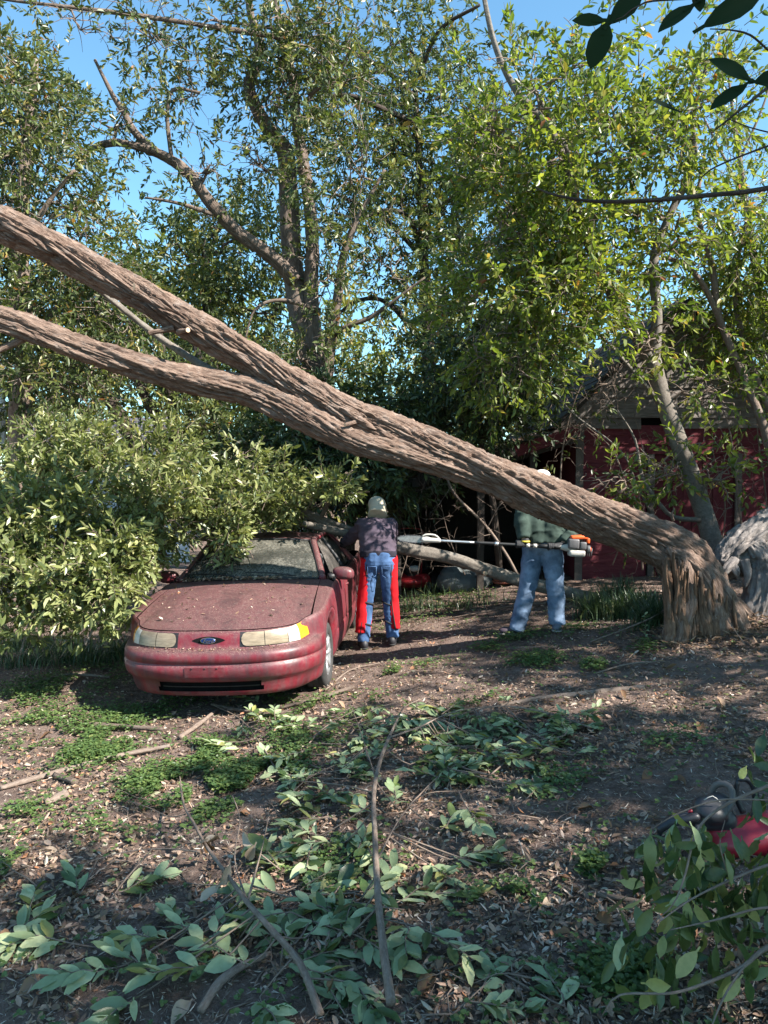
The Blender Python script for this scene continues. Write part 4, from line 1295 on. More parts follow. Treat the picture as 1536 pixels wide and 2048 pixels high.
# hood and front wing tops
iu = int(np.argmin(np.abs(HALF[:, 1] - 1.5)))
U = G[:iu + 1, -1]
kh = int(np.argmin(np.abs(U[:52, 0] - .785)))
def cowl(q):
    return Vector((q, 1.40 + .17 * (q / .73) ** 2, .985 - .03 * (q / .73) ** 2))
cx = np.concatenate([np.linspace(0, .735, kh + 1), np.linspace(.735, .81, iu - kh + 1)[1:]])
def top_surface(i, v, s):
    u = Vector(U[i])
    c = cowl(cx[i])
    p = u.lerp(c, v)
    p.z = u.z + (c.z - u.z) * (1 - (1 - v) ** 1.35) + .022 * math.sin(math.pi * min(1, v * 1.05)) * (1 - (cx[i] / .85) ** 2)
    # two soft creases along the hood
    p.z += .006 * math.exp(-((p.x - .47) / .05) ** 2) * (1 - v) * min(1, v * 6)
    p.x *= s
    return p
def top_part(name, i0, i1, v0, mat, dz=0.0, sides=None, nv=26):
    ids = [(i, 1) for i in range(i0, i1 + 1)] if sides == 1 else [(i, -1) for i in range(i1, i0 - 1, -1)] if sides == -1 else [(i, -1) for i in range(i1, 0, -1)] + [(i, 1) for i in range(0, i1 + 1)]
    V, F = [], []
    for (i, s) in ids:
        for k in range(nv + 1):
            p = top_surface(i, v0 + (1 - v0) * k / nv, s)
            p.z += dz
            V.append(p)
    for a in range(len(ids) - 1):
        for k in range(nv):
            q = a * (nv + 1) + k
            F.append((q, q + nv + 1, q + nv + 2, q + 1))
    return cpart(name, V, np.array(F), mat)
hood = top_part('hood', 0, kh, .012, M_PAINT)
top_part('hood_underside', 0, kh, .0, M_VOID, -.018)
for s in (1, -1):
    top_part('wing_top', kh + 1, iu, 0.0, M_PAINT, -.002, s)
# greenhouse
def patch(name, c0, c1, mat, nu=24, nv=12, bulge=0.0, parent=None, off=0.0, ext=0.0):
    """surface between two curves c0(u), c1(u)"""
    V, F = [], []
    for i in range(nu + 1):
        u = -ext + (1 + 2 * ext) * i / nu
        a, b = Vector(c0(u)), Vector(c1(u))
        for j in range(nv + 1):
            w = -ext + (1 + 2 * ext) * j / nv
            V.append(a.lerp(b, w))
    P = np.array([tuple(q) for q in V]).reshape(nu + 1, nv + 1, 3)
    N = np.cross(np.gradient(P, axis=0), np.gradient(P, axis=1))
    N /= np.linalg.norm(N, axis=2)[..., None] + 1e-9
    uu = np.sin(np.pi * np.linspace(0, 1, nu + 1))[:, None]
    ww = np.sin(np.pi * np.linspace(0, 1, nv + 1))[None]
    P = P + N * (bulge * ww * (.4 + .6 * uu) + off)[..., None]
    for i in range(nu):
        for j in range(nv):
            k = i * (nv + 1) + j
            F.append((k, k + nv + 1, k + nv + 2, k + 1))
    return cpart(name, P.reshape(-1, 3), np.array(F), mat, parent)
wb = lambda u: ((2 * u - 1) * .725, 1.415 + .17 * (2 * u - 1) ** 2, .982 - .025 * (2 * u - 1) ** 2)
wt = lambda u: ((2 * u - 1) * .525, 2.10 + .07 * (2 * u - 1) ** 2, 1.338 - .028 * (2 * u - 1) ** 2)
ws = patch('windshield', wb, wt, M_GLASS, bulge=.03)
patch('windshield_seal', wb, wt, M_BLACK, bulge=.03, off=-.012, ext=.0) if False else None
rf = lambda u: ((2 * u - 1) * .575, 2.105 + .07 * (2 * u - 1) ** 2, 1.345 - .03 * (2 * u - 1) ** 2)
rb_ = lambda u: ((2 * u - 1) * .56, 3.35 - .05 * (2 * u - 1) ** 2, 1.33 - .03 * (2 * u - 1) ** 2)
roof = patch('roof', rf, rb_, M_PAINT, bulge=.045)
bt = lambda u: ((2 * u - 1) * .70, 4.0 - .12 * (2 * u - 1) ** 2, .995)
patch('rear_window', lambda u: rb_(u), bt, M_GLASS2, bulge=.03)
patch('boot_lid', bt, lambda u: ((2 * u - 1) * .74, 4.72 - .12 * (2 * u - 1) ** 2, .965), M_PAINT, bulge=.01)
for s in (1, -1):
    b = Bag()
    b.tube([(s * .755, 1.585, .955, .038), (s * .69, 1.80, 1.08, .036), (s * .62, 2.02, 1.22, .036), (s * .575, 2.2, 1.305, .036), (s * .585, 2.5, 1.33, .03), (s * .585, 2.9, 1.335, .03), (s * .57, 3.3, 1.305, .03), (s * .62, 3.6, 1.18, .05), (s * .70, 3.95, .99, .05)], 14, .04)
    cbag('pillar', b, M_PAINT)
    b = Bag()
    b.tube([(s * .722, 1.60, .985, .011), (s * .66, 1.80, 1.10, .011), (s * .59, 2.02, 1.238, .011), (s * .535, 2.17, 1.318, .011)], 6, .04)
    cbag('windshield_seal', b, M_BLACK, ws)
    lo = lambda y: (s * .838, y, .945)
    hi = lambda y: (s * (.60), y, 1.30)
    gf = patch('side_window', lambda u: lo(1.70 + .84 * u), lambda u: hi(2.22 + .32 * u), M_GLASS2, 10, 8, .02 * s)
    gr = patch('side_window', lambda u: lo(2.60 + .74 * u), lambda u: hi(2.60 + .60 * u), M_GLASS2, 10, 8, .02 * s)
    b = Bag()
    b.tube([(s * .848, 2.57, .95, .03), (s * .73, 2.575, 1.14, .026), (s * .60, 2.58, 1.31, .026)], 10, .05)
    cbag('door_pillar', b, M_BLACK)
    patch('rear_quarter', lambda u: (s * .835, 3.34 + .55 * u, .95), lambda u: (s * (.60), 3.20 + .25 * u, 1.305 - .05 * u), M_PAINT, 8, 6, .02 * s)
    # rubber belt moulding
    b = Bag()
    b.tube([(s * .862, 1.62, .938, .010), (s * .866, 2.5, .952, .010), (s * .862, 3.7, .968, .010)], 6, .1)
    cbag('belt_moulding', b, M_BLACK)
    # door mirror
    bm = bmesh.new()
    bmesh.ops.create_uvsphere(bm, u_segments=24, v_segments=16, radius=1)
    for q in bm.verts:
        x, y, z = q.co
        f = lambda t, e: math.copysign(abs(t) ** e, t)
        q.co = (s * (.945 + f(x, .75) * .115), 1.80 + (f(y, .8) * .075 if y < 0 else f(y, .35) * .05), .985 + f(z, .75) * .068 - .012 * x * s)
    for f in bm.faces: f.smooth = True
    me = bpy.data.meshes.new('mirror')
    bm.to_mesh(me)
    bm.free()
    me.materials.append(M_PAINT)
    mo = bpy.data.objects.new('mirror', me)
    COL.objects.link(mo)
    mo.parent = car
    b = Bag()
    b.tube([(s * .79, 1.74, .955, .04), (s * .87, 1.78, .965, .03), (s * .92, 1.80, .975, .03)], 8, .03)
    cbag('mirror_arm', b, M_BLACK, mo)
# header trim, wipers, dash, seats, steering wheel
b = Bag()
b.tube([(-.525, 2.168, 1.314, .010), (-.3, 2.118, 1.336, .010), (0, 2.098, 1.344, .010), (.3, 2.118, 1.336, .010), (.525, 2.168, 1.314, .010)], 6, .05)
cbag('windshield_seal', b, M_BLACK, ws)
b = Bag()
b.tube([(-.73, 1.595, .965, .014), (-.4, 1.465, .985, .014), (0, 1.41, .992, .014), (.4, 1.465, .985, .014), (.73, 1.595, .965, .014)], 8, .05)
cbag('cowl_seal', b, M_BLACK, ws)
for x0, x1 in ((-.10, -.62), (.50, -.02)):
    b = Bag()
    z0 = lambda x, w: tuple(Vector(wb(.5 + x / 1.45)).lerp(Vector(wt(.5 + x / 1.05)), w) + Vector((0, -.035, .03)))
    b.tube([(*z0(x0, .02), .007), (*z0((x0 + x1) / 2, .10), .006), (*z0(x1, .12), .005)], 6, .05)
    cbag('wiper', b, M_BLACK, ws)
b = Bag().box((0, 1.95, .80), (1.36, .5, .22))
cbag('dashboard', b, M_SEAT, None, False)
for x in (-.37, .37):
    for yy in (2.55,):
        o = box_obj('seat', (0, 0, 0), (.5, .16, .68), M_SEAT, None, None, .06)
        o.parent = car
        o.matrix_basis = Matrix.Translation((x, yy, .80)) @ Matrix.Rotation(R(-18), 4, 'X')
        o2 = box_obj('headrest', (0, 0, 0), (.26, .09, .17), M_SEAT, None, None, .04)
        o2.parent = o
        o2.matrix_basis = Matrix.Translation((0, .02, .43))
o = box_obj('rear_seat', (0, 0, 0), (1.3, .2, .6), M_SEAT, None, None, .06)
o.parent = car
o.matrix_basis = Matrix.Translation((0, 3.45, .75)) @ Matrix.Rotation(R(-20), 4, 'X')
b = Bag()
pts = [(.37 + .185 * math.cos(a), 2.12 + .05 * math.sin(a), .98 + .17 * math.sin(a), .014) for a in np.linspace(0, 6.2832, 25)]
b.tube(pts, 8, .04, None, False)
b.box((.37, 2.12, .97), (.30, .03, .05))
cbag('steering_wheel', b, M_BLACK)
b = Bag().box((0, 2.45, .30), (1.24, 3.9, .16))
cbag('underbody', b, M_VOID, None, False)
b = Bag().box((0, 2.2, .62), (1.26, 1.35, .45))
cbag('floor_pan', b, M_VOID, None, False)
b = Bag().box((0, .95, .52), (1.2, 1.0, .36))
cbag('engine_bay', b, M_VOID, None, False)
b = Bag().box((0, 4.0, .58), (1.2, 1.2, .5))
cbag('boot_floor', b, M_VOID, None, False)
# wheels
def lathe_x(prof, n=40):
    V, F = [], []
    for (x, r) in prof:
        for i in range(n):
            a = 6.28318 * i / n
            V.append((x, r * math.cos(a), r * math.sin(a)))
    for k in range(len(prof) - 1):
        for i in range(n):
            F.append((k * n + i, k * n + (i + 1) % n, (k + 1) * n + (i + 1) % n, (k + 1) * n + i))
    return np.array(V), np.array(F)
wheel0 = None
for s in (1, -1):
    for yc in (1.02, 3.71):
        w = bpy.data.objects.new('wheel', None)
        COL.objects.link(w)
        w.parent = car
        w.matrix_basis = Matrix.Translation((s * .775, yc, .305)) @ (Matrix.Rotation(R(180), 4, 'Z') if s < 0 else Matrix.Identity(4))
        V, F = lathe_x([(-.10, .20), (-.105, .27), (-.092, .30), (-.07, .312), (-.035, .314), (-.03, .306), (-.024, .314), (.024, .314), (.03, .306), (.035, .314), (.07, .312), (.092, .30), (.105, .27), (.10, .205), (.085, .195)])
        cpart('tyre', V, F, M_RUBBER, w)
        V, F = lathe_x([(.085, .198), (.09, .19), (.055, .175), (.05, .10), (.065, .06), (.07, .03), (.07, .002)])
        rim = cpart('rim', V, F, M_RIM, w)
        b = Bag()
        for q in range(7):
            a = q * 6.2832 / 7
            b.tube([(.064, .05 * math.cos(a), .05 * math.sin(a), .02), (.074, .12 * math.cos(a), .12 * math.sin(a), .02), (.078, .178 * math.cos(a), .178 * math.sin(a), .024)], 6, .04)
        cbag('spokes', b, M_RIM, w)
# leaf debris caught along the base of the windshield and on the hood
rngc = np.random.default_rng(77)
pp = []
for k in range(420):
    x = rngc.uniform(-.72, .35) if rngc.random() < .85 else rngc.uniform(-.72, .72)
    c = cowl(x)
    y = c.y - abs(rngc.normal(0, .03)) - .005
    pp.append((x, y, c.z + .012 + rngc.uniform(0, .025)))
for k in range(110):
    i = rngc.integers(0, kh)
    p = top_surface(i, rngc.uniform(.08, .95), rngc.choice([-1, 1]))
    pp.append((p.x, p.y, p.z + .006))
for k in range(60):
    u, w = rngc.uniform(.02, .98), rngc.uniform(.1, .9)
    p = Vector(rf(u)).lerp(Vector(rb_(u)), w)
    pp.append((p.x, p.y, p.z + .045 * math.sin(math.pi * w) + .006))
for k in range(260):
    x = rngc.uniform(-.72, .72)
    p = front_pt(x, rngc.uniform(.57, .592), .004)
    pp.append((p.x, p.y, p.z + .004))
pp = np.array([tuple(CAR_M @ Vector(q)) for q in pp])
n = len(pp)
L_ = rngc.uniform(.012, .05, n)
L_[-260:] *= .4
d = unit(rngc, n)
d[:, 2] *= .25
V, F = leaf_arrays(pp, d, np.array([[0, 0, 1.0]]) + rngc.normal(0, .45, (n, 3)), L_, L_ * rngc.uniform(.25, .6, n), rngc.uniform(-.2, .8, n), rngc.uniform(-.4, .3, n))
o = link('leaf_debris', np_mesh('leaf_debris', V, F, False, np.repeat(rngc.uniform(0, 1, n), 2)), M_LIT)
tag(o, 'dry leaf bits heaped at the foot of the windshield and strewn on the hood', 'leaf debris', kind='stuff')

# ------------------------------------------------------------------ people
def capsule(p1, p2, r1, r2, n=14, m=4, flat0=False, flat1=False):
    """tapered rounded limb piece"""
    p1, p2 = Vector(p1), Vector(p2)
    ax = (p2 - p1)
    ln = ax.length
    ax = ax.normalized() if ln > 1e-6 else Vector((0, 0, 1))
    e1 = ax.cross(Vector((0, 0, 1)) if abs(ax.z) < .9 else Vector((1, 0, 0))).normalized()
    e2 = ax.cross(e1)
    rings = []
    if flat0: rings.append((p1, r1 * .02))
    else:
        for i in range(m):
            a = math.pi / 2 * (1 - i / m)
            rings.append((p1 - ax * r1 * math.sin(a), max(r1 * math.cos(a), r1 * .02)))
    rings.append((p1, r1))
    rings.append((p2, r2))
    if flat1: rings.append((p2, r2 * .02))
    else:
        for i in range(1, m + 1):
            a = math.pi / 2 * i / m
            rings.append((p2 + ax * r2 * math.sin(a), max(r2 * math.cos(a), r2 * .02)))
    V, F = [], []
    for c, r in rings:
        for k in range(n):
            t = 6.28318 * k / n
            V.append(tuple(c + (e1 * math.cos(t) + e2 * math.sin(t)) * r))
    for i in range(len(rings) - 1):
        for k in range(n):
            F.append((i * n + k, i * n + (k + 1) % n, (i + 1) * n + (k + 1) % n, (i + 1) * n + k))
    V.append(tuple(rings[0][0]))
    V.append(tuple(rings[-1][0]))
    o = (len(rings) - 1) * n
    T = [((k + 1) % n, k, len(V) - 2) for k in range(n)] + [(o + k, o + (k + 1) % n, len(V) - 1) for k in range(n)]
    return np.array(V), [np.array(F), np.array(T)]

def ellipsoid(c, r, rot=None, n=20):
    bm = bmesh.new()
    bmesh.ops.create_uvsphere(bm, u_segments=n, v_segments=n // 2 + 4, radius=1)
    M = Matrix.Translation(Vector(c)) @ (rot.to_matrix().to_4x4() if rot else Matrix.Identity(4)) @ Matrix.Diagonal((*r, 1))
    V = np.array([tuple(M @ v.co) for v in bm.verts])
    Q = np.array([[v.index for v in f.verts] for f in bm.faces if len(f.verts) == 4])
    T = np.array([[v.index for v in f.verts] for f in bm.faces if len(f.verts) == 3])
    bm.free()
    return V, [Q, T]

def fuse(name, prims, voxel, mat, parent, smooth=6, fold=None, seed=0):
    """one continuous skin grown over the given pieces"""
    b = Bag()
    for p in prims: b.add(*p)
    o = b.build('tmp_' + name, mat)
    md = o.modifiers.new('r', 'REMESH')
    md.mode = 'VOXEL'
    md.voxel_size = voxel
    ms = o.modifiers.new('s', 'SMOOTH')
    ms.factor = .5
    ms.iterations = smooth
    dg = bpy.context.evaluated_depsgraph_get()
    dg.update()
    me = bpy.data.meshes.new_from_object(o.evaluated_get(dg))
    bpy.data.objects.remove(o)
    n = len(me.vertices)
    co = np.empty(n * 3, np.float32)
    me.vertices.foreach_get('co', co)
    co = co.reshape(-1, 3)
    if fold is not None:
        no = np.empty(n * 3, np.float32)
        me.vertices.foreach_get('normal', no)
        no = no.reshape(-1, 3)
        amp, fx, fy, fz = fold
        q = co * np.array([fx, fy, fz])
        w = noise3(q * .6 + 5, seed + 3) - .5
        r = 1 - np.abs(noise3(q + w[:, None] * 1.5, seed) * 2 - 1)
        r2 = noise3(q * 2.3 + 9, seed + 1)
        co = co + no * (amp * (r - .6) + amp * .35 * (r2 - .5))[:, None]
        me.vertices.foreach_set('co', co.astype(np.float32).ravel())
    me.polygons.foreach_set('use_smooth', np.ones(len(me.polygons), bool))
    me.materials.clear()
    me.materials.append(mat)
    me.name = name
    me.update()
    return link(name, me, None, parent)

def cloth_mat(name, c, weave=220, var=.3, fade=None):
    m = Mat(name)
    v = m.coord('Object')
    n = m.noise(v, 5, 5, .65)
    a = tuple(x * (1 - var) for x in c)
    b = tuple(min(1, x * (1 + var)) for x in (fade or c))
    m.set(m.ramp(n, [(.32, a), (.68, b)]), .92, 0, .15)
    m.bump(m.noise(v, weave, 2), .25, .002)
    return m.m
M_DENIM = cloth_mat('blue_denim', (0.03, 0.065, 0.15), fade=(0.065, 0.12, 0.23))
M_DENIM2 = cloth_mat('faded_denim', (0.055, 0.095, 0.165), fade=(0.15, 0.205, 0.29))
M_PURPLE = cloth_mat('faded_plum_sweatshirt', (0.075, 0.058, 0.078))
M_BAND = cloth_mat('dark_waistband', (0.022, 0.02, 0.028))
M_RED = cloth_mat('red_chaps_cloth', (0.36, 0.008, 0.012), var=.2)
M_CREAM = cloth_mat('cream_cap_cloth', (0.46, 0.41, 0.31), var=.15)
M_GREEN = cloth_mat('dark_green_jacket', (0.028, 0.045, 0.038), fade=(0.042, 0.062, 0.052))
M_SKIN = plain('skin', (0.42, 0.25, 0.18), .55, var=.12, scale=20)
M_HAIR = plain('grey_hair', (0.22, 0.20, 0.18), .8, scale=60)
M_BOOT = plain('black_boot', (0.018, 0.018, 0.022), .6, bump=.2)
M_SHOE = plain('dark_plum_shoe', (0.045, 0.03, 0.04), .7, bump=.2)
M_SHOE2 = plain('grey_shoe', (0.10, 0.12, 0.15), .7, bump=.2)
M_SOLE = plain('pale_sole', (0.30, 0.28, 0.26), .8)
M_GLOVE = plain('black_work_glove', (0.014, 0.014, 0.016), .75, bump=.3)
M_STRAP = plain('black_strap', (0.010, 0.010, 0.011), .8)
M_WHITE = plain('white_cap', (0.62, 0.62, 0.60), .7, var=.12)
M_YEL = plain('yellow_trim', (0.55, 0.42, 0.04), .6)

def head(c, yaw, pitch, parent, prims_only=False):
    """head pieces round the centre c; faces +Y before turning"""
    Rm = Euler((pitch, 0, yaw)).to_matrix()
    T = lambda q: tuple(Vector(c) + Rm @ Vector(q))
    E = lambda p, r: ellipsoid(T(p), r, Euler((pitch, 0, yaw)))
    return [E((0, -.012, .025), (.075, .095, .09)), E((0, .02, -.035), (.058, .072, .075)), E((0, .088, -.018), (.014, .022, .025)), E((0, .075, -.068), (.028, .016, .010)), E((0, .068, -.092), (.03, .022, .018)),
            E((.030, .078, .012), (.016, .010, .008)), E((-.030, .078, .012), (.016, .010, .008)), E((.0, .082, .034), (.05, .012, .010)), E((.079, -.005, -.008), (.012, .02, .032)), E((-.079, -.005, -.008), (.012, .02, .032))]

def hand(grip, axis, palm_dir, parent, mat, size=1.0, r=.018, name='glove'):
    """a closed hand: palm on one side of a bar through grip along axis, four fingers and a thumb curled round it"""
    g, a, pd = Vector(grip), Vector(axis).normalized(), Vector(palm_dir)
    pd = (pd - a * a.dot(pd)).normalized()
    q = a.cross(pd).normalized()
    P = []
    P.append(capsule(g + pd * (r + .018) - a * .03, g + pd * (r + .018) + a * .03, .021, .021))
    P.append(capsule(g + pd * (r + .03) - a * .02 - q * .02, g + pd * (r + .03) + a * .02 - q * .02, .02, .02))
    ln = [1.0, 1.08, 1.02, .85]
    for i in range(4):
        o = a * ((i - 1.5) * .021)
        R0 = r + .010
        ang = [0.3, 1.1, 2.0, 2.9]
        pts = [g + o + pd * (R0 + .01)] + [g + o + (pd * math.cos(t * ln[i]) + q * math.sin(t * ln[i])) * R0 for t in ang]
        rad = [.0105, .0105, .010, .0095, .0085]
        for k in range(len(pts) - 1):
            P.append(capsule(pts[k], pts[k + 1], rad[k], rad[k + 1], 10, 3))
    o = a * -.042
    tp = [g + o * .6 + pd * (r + .016) - q * .01, g + o - q * (r + .006) + pd * .01, g + o * .8 - q * (r + .008) - pd * .018, g + o * .5 - q * .004 - pd * (r + .010)]
    for k in range(3):
        P.append(capsule(tp[k], tp[k + 1], .0125 - .001 * k, .0115 - .001 * k, 10, 3))
    return P

def shoe(c, yaw, L=.29, W=.10, H=.10):
    Rm = Euler((0, 0, yaw)).to_matrix()
    T = lambda q: tuple(Vector(c) + Rm @ Vector(q))
    E = Euler((0, 0, yaw))
    up = [ellipsoid(T((0, .30 * L, .045)), (W * .48, L * .27, .045), E), ellipsoid(T((0, .02 * L, .05)), (W * .42, L * .30, .055), E), ellipsoid(T((0, -.22 * L, .055)), (W * .42, L * .20, .06), E),
          capsule(T((0, -.16 * L, .05)), T((0, -.17 * L, .13)), .047, .05, flat1=True)]
    so = [ellipsoid(T((0, .28 * L, .014)), (W * .52, L * .31, .018), E), ellipsoid(T((0, -.18 * L, .014)), (W * .44, L * .26, .018), E), ellipsoid(T((0, .05 * L, .014)), (W * .42, L * .3, .017), E)]
    return up, so

# --- man in red chaps, back to the camera, leaning over the limb
YB = 8.35
gA = g1(-.06, YB)
A = lambda x, y, z: Vector((x, YB + y, gA + z))
pa = empty('person', A(-.06, 0, 0), 'person seen from behind in cream cap, plum sweatshirt, jeans and red chaps beside the car', 'person')
fl, fr = A(-.235, -.02, 0), A(.10, -.03, 0)
fl.z, fr.z = g1(fl.x, fl.y) + .005, g1(fr.x, fr.y) + .005
hipL, hipR = A(-.155, .02, .93), A(.045, .02, .93)
knL, knR = A(-.20, .035, .50), A(.065, .03, .50)
anL, anR = fl + Vector((0, -.0, .09)), fr + Vector((0, 0, .09))
shL, shR = A(-.245, .24, 1.37), A(.075, .26, 1.37)
elL, haL = A(-.41, .50, 1.20), A(-.50, .74, 1.12)
elR, haR = A(.10, .58, 1.17), A(-.16, .76, 1.10)
hd = A(-.085, .37, 1.575)
bodyA = []
for h, k, a in ((hipL, knL, anL), (hipR, knR, anR)):
    bodyA += [capsule(h, k, .085, .058), capsule(k, k.lerp(a, .35), .058, .06), capsule(k.lerp(a, .35), a, .06, .04)]
bodyA += [capsule(hipL, hipR, .10, .10), capsule(A(-.12, .03, 1.0), A(-.14, .16, 1.24), .11, .105), capsule(A(.01, .03, 1.0), A(-.01, .17, 1.24), .11, .105), capsule(shL, shR, .05, .05), capsule(A(-.085, .28, 1.36), hd, .052, .052)]
for s_, e_, h_ in ((shL, elL, haL), (shR, elR, haR)):
    bodyA += [capsule(s_, e_, .052, .042), capsule(e_, h_, .042, .03)]
bodyA += head(hd, .15, -.35, pa)
fuse('body', bodyA, .011, M_SKIN, pa, 4)
jl = []
for h, k, a in ((hipL, knL, anL), (hipR, knR, anR)):
    jl += [capsule(h + Vector((0, 0, .02)), k, .105, .078), capsule(k, a + Vector((0, 0, -.01)), .078, .072, flat1=True)]
jl += [capsule(hipL + Vector((.02, 0, .02)), hipR + Vector((-.02, 0, .02)), .118, .118), capsule(A(-.10, .0, .97), A(-.10, .02, 1.06), .125, .13, flat1=True), capsule(A(-.01, .0, .97), A(-.01, .02, 1.06), .125, .13, flat1=True)]
jeans = fuse('jeans', jl, .011, M_DENIM, pa, 5, (.010, 11, 11, 16), 3)
for px_ in (-.135, .025):
    b = Bag()
    yv = -.126
    for (u0, v0, u1, v1) in ((-.05, .93, .05, .93), (-.05, .93, -.045, .83), (.05, .93, .045, .83), (-.045, .83, 0, .80), (.045, .83, 0, .80)):
        b.tube([(*A(px_ + u0, yv, v0), .0035), (*A(px_ + u1, yv, v1), .0035)], 5, .05)
    b.build('pocket_seam', M_DENIM, jeans)
st = [capsule(A(-.135, .04, 1.02), A(-.15, .16, 1.26), .135, .14, flat0=True), capsule(A(.005, .04, 1.02), A(.0, .17, 1.26), .135, .14, flat0=True), capsule(A(-.07, .03, 1.02), A(-.075, .15, 1.28), .14, .145, flat0=True), capsule(A(-.16, .18, 1.28), shL, .13, .085), capsule(A(.0, .18, 1.28), shR, .13, .085), capsule(shL, shR, .09, .09), capsule(A(-.085, .22, 1.34), A(-.085, .29, 1.43), .105, .068, flat1=True)]
for s_, e_, h_ in ((shL, elL, haL), (shR, elR, haR)):
    st += [capsule(s_, e_, .082, .066), capsule(e_, e_.lerp(h_, .92), .066, .052, flat1=True)]
fuse('sweatshirt', st, .011, M_PURPLE, pa, 5, (.024, 6, 6, 15), 11)
fuse('waistband', [capsule(A(-.135, .035, 1.015), A(-.135, .045, 1.085), .143, .143, flat0=True, flat1=True), capsule(A(.005, .035, 1.015), A(.005, .045, 1.085), .143, .143, flat0=True, flat1=True), capsule(A(-.07, .03, 1.015), A(-.07, .04, 1.085), .145, .145, flat0=True, flat1=True)], .011, M_BAND, pa, 5, (.006, 12, 12, 30), 5)
for s_, h, k, a in ((-1, hipL, knL, anL), (1, hipR, knR, anR)):
    o = Vector((s_ * .038, -.022, 0))
    sh_ = Vector((s_ * .012, 0, 0))
    w = .074 if s_ < 0 else .066
    ch = fuse('chaps_leg', [capsule(h + o * .75 + Vector((0, 0, .08)), k + o, .075, w, flat0=True), capsule(k + o, a + o * .7 + Vector((0, 0, .09)), w, w - .004, flat1=True), capsule(h + o * .4 + Vector((0, .06, .06)), k + Vector((0, .05, 0)), .10, .085), capsule(k + Vector((0, .05, 0)), a + Vector((0, .05, .09)), .085, .085, flat1=True)], .012, M_RED, pa, 5, (.008, 12, 12, 9), 20 + s_)
    for t, zz in ((.5, 0), (1, .0)):
        pc = k if t == .5 else k.lerp(a, .55)
        rad = .086 if t == .5 else .08
        b = Bag()
        pts = [(pc.x + rad * math.cos(q), pc.y + rad * math.sin(q) + .005, pc.z + .015 * math.sin(q * 2 + s_), .010) for q in np.linspace(math.pi + .1, 2 * math.pi - .1, 12)]
        b.tube(pts, 6, .03)
        b.build('strap', M_STRAP, ch)
    b = Bag()
    b.tube([(*(h + Vector((s_ * .035, -.098, .02))), .007), (*(k + Vector((s_ * .02, -.08, .05))), .008), (*(a + Vector((s_ * .03, -.078, .10))), .008)], 6, .05)
    b.build('chaps_edge', M_STRAP, ch)
for p_, yw in ((fl, .15), (fr, -.12)):
    up, so = shoe((p_.x, p_.y + .04, p_.z), yw, .31, .115)
    bt_ = fuse('boot', up, .009, M_BOOT, pa, 3)
    fuse('sole', so, .008, M_STRAP, bt_, 2)
cap_ = []
Eh = Euler((-.35, 0, .15))
Rh = Eh.to_matrix()
Tc = lambda q: tuple(hd + Rh @ Vector(q))
cap_ += [ellipsoid(Tc((0, -.012, .035)), (.104, .118, .092), Eh), capsule(Tc((0, -.03, .02)), Tc((0, -.05, -.06)), .104, .102, flat1=True), capsule(Tc((0, -.05, -.06)), Tc((-.01, -.075, -.125)), .102, .118, flat1=True)]
capo = fuse('cap', cap_, .009, M_CREAM, pa, 4, (.005, 16, 16, 24), 8)
fuse('brim', [ellipsoid(Tc((0, .12, .035)), (.075, .07, .009), Eh)], .006, M_CREAM, capo, 2)
b = Bag()
b.tube([(*Tc((-.06, -.098, .045)), .006), (*Tc((0, -.118, .04)), .006), (*Tc((.06, -.098, .045)), .006)], 5, .03)
b.build('cap_strap', M_CREAM, capo)
for hp, d_ in ((haL, Vector((1, .1, -.35))), (haR, Vector((1, .1, -.35)))):
    fuse('glove', hand(hp + Vector((0, .03, -.02)), d_, (0, -.5, 1), pa, M_GLOVE, 1, .03) + [capsule(hp + Vector((0, -.09, .02)), hp, .042, .036)], .007, M_GLOVE, pa, 2)

# --- man in the green jacket with the pole saw
YC = 7.9
gB = g1(1.68, YC)
B_ = lambda x, y, z: Vector((x, YC + y, gB + z))
pb = empty('person', B_(1.68, 0, 0), 'person in dark green jacket and faded jeans holding a pole saw behind the leaning trunk', 'person')
f1, f2 = B_(1.40, .0, 0), B_(1.84, -.10, 0)
f1.z, f2.z = g1(f1.x, f1.y) + .005, g1(f2.x, f2.y) + .005
h1, h2 = B_(1.615, .05, .93), B_(1.785, -.03, .93)
k1, k2 = B_(1.545, -.02, .50), B_(1.82, -.09, .50)
a1, a2 = f1 + Vector((.03, 0, .09)), f2 + Vector((0, 0, .09))
s1, s2 = B_(1.53, .10, 1.44), B_(1.90, -.02, 1.44)
e1_, w1 = B_(1.455, -.12, 1.17), B_(1.465, -.215, .985)
e2_, w2 = B_(2.035, -.10, 1.13), B_(1.85, -.225, .945)
hb = B_(1.68, .02, 1.61)
pole = lambda t: at(838, 1079, 7.74).lerp(at(1150, 1096, 7.64), t)
pax = (pole(1) - pole(0)).normalized()
t1 = (1041 - 838) / 312
t2 = (1104 - 838) / 312
g1p, g2p = pole(t1), pole(t2)
bodyB = []
for h, k, a in ((h1, k1, a1), (h2, k2, a2)):
    bodyB += [capsule(h, k, .09, .06), capsule(k, k.lerp(a, .35), .06, .062), capsule(k.lerp(a, .35), a, .062, .042)]
bodyB += [capsule(h1, h2, .11, .11), capsule(B_(1.64, .0, 1.0), B_(1.62, .03, 1.33), .14, .14), capsule(B_(1.76, -.02, 1.0), B_(1.78, .0, 1.33), .14, .14), capsule(s1, s2, .07, .07), capsule(B_(1.68, .03, 1.45), hb, .06, .055)]
for s_, e_, h_ in ((s1, e1_, w1), (s2, e2_, w2)):
    bodyB += [capsule(s_, e_, .055, .045), capsule(e_, h_, .045, .032)]
bodyB += head(hb, R(125), -.15, pb)
fuse('body', bodyB, .011, M_SKIN, pb, 4)
jl = []
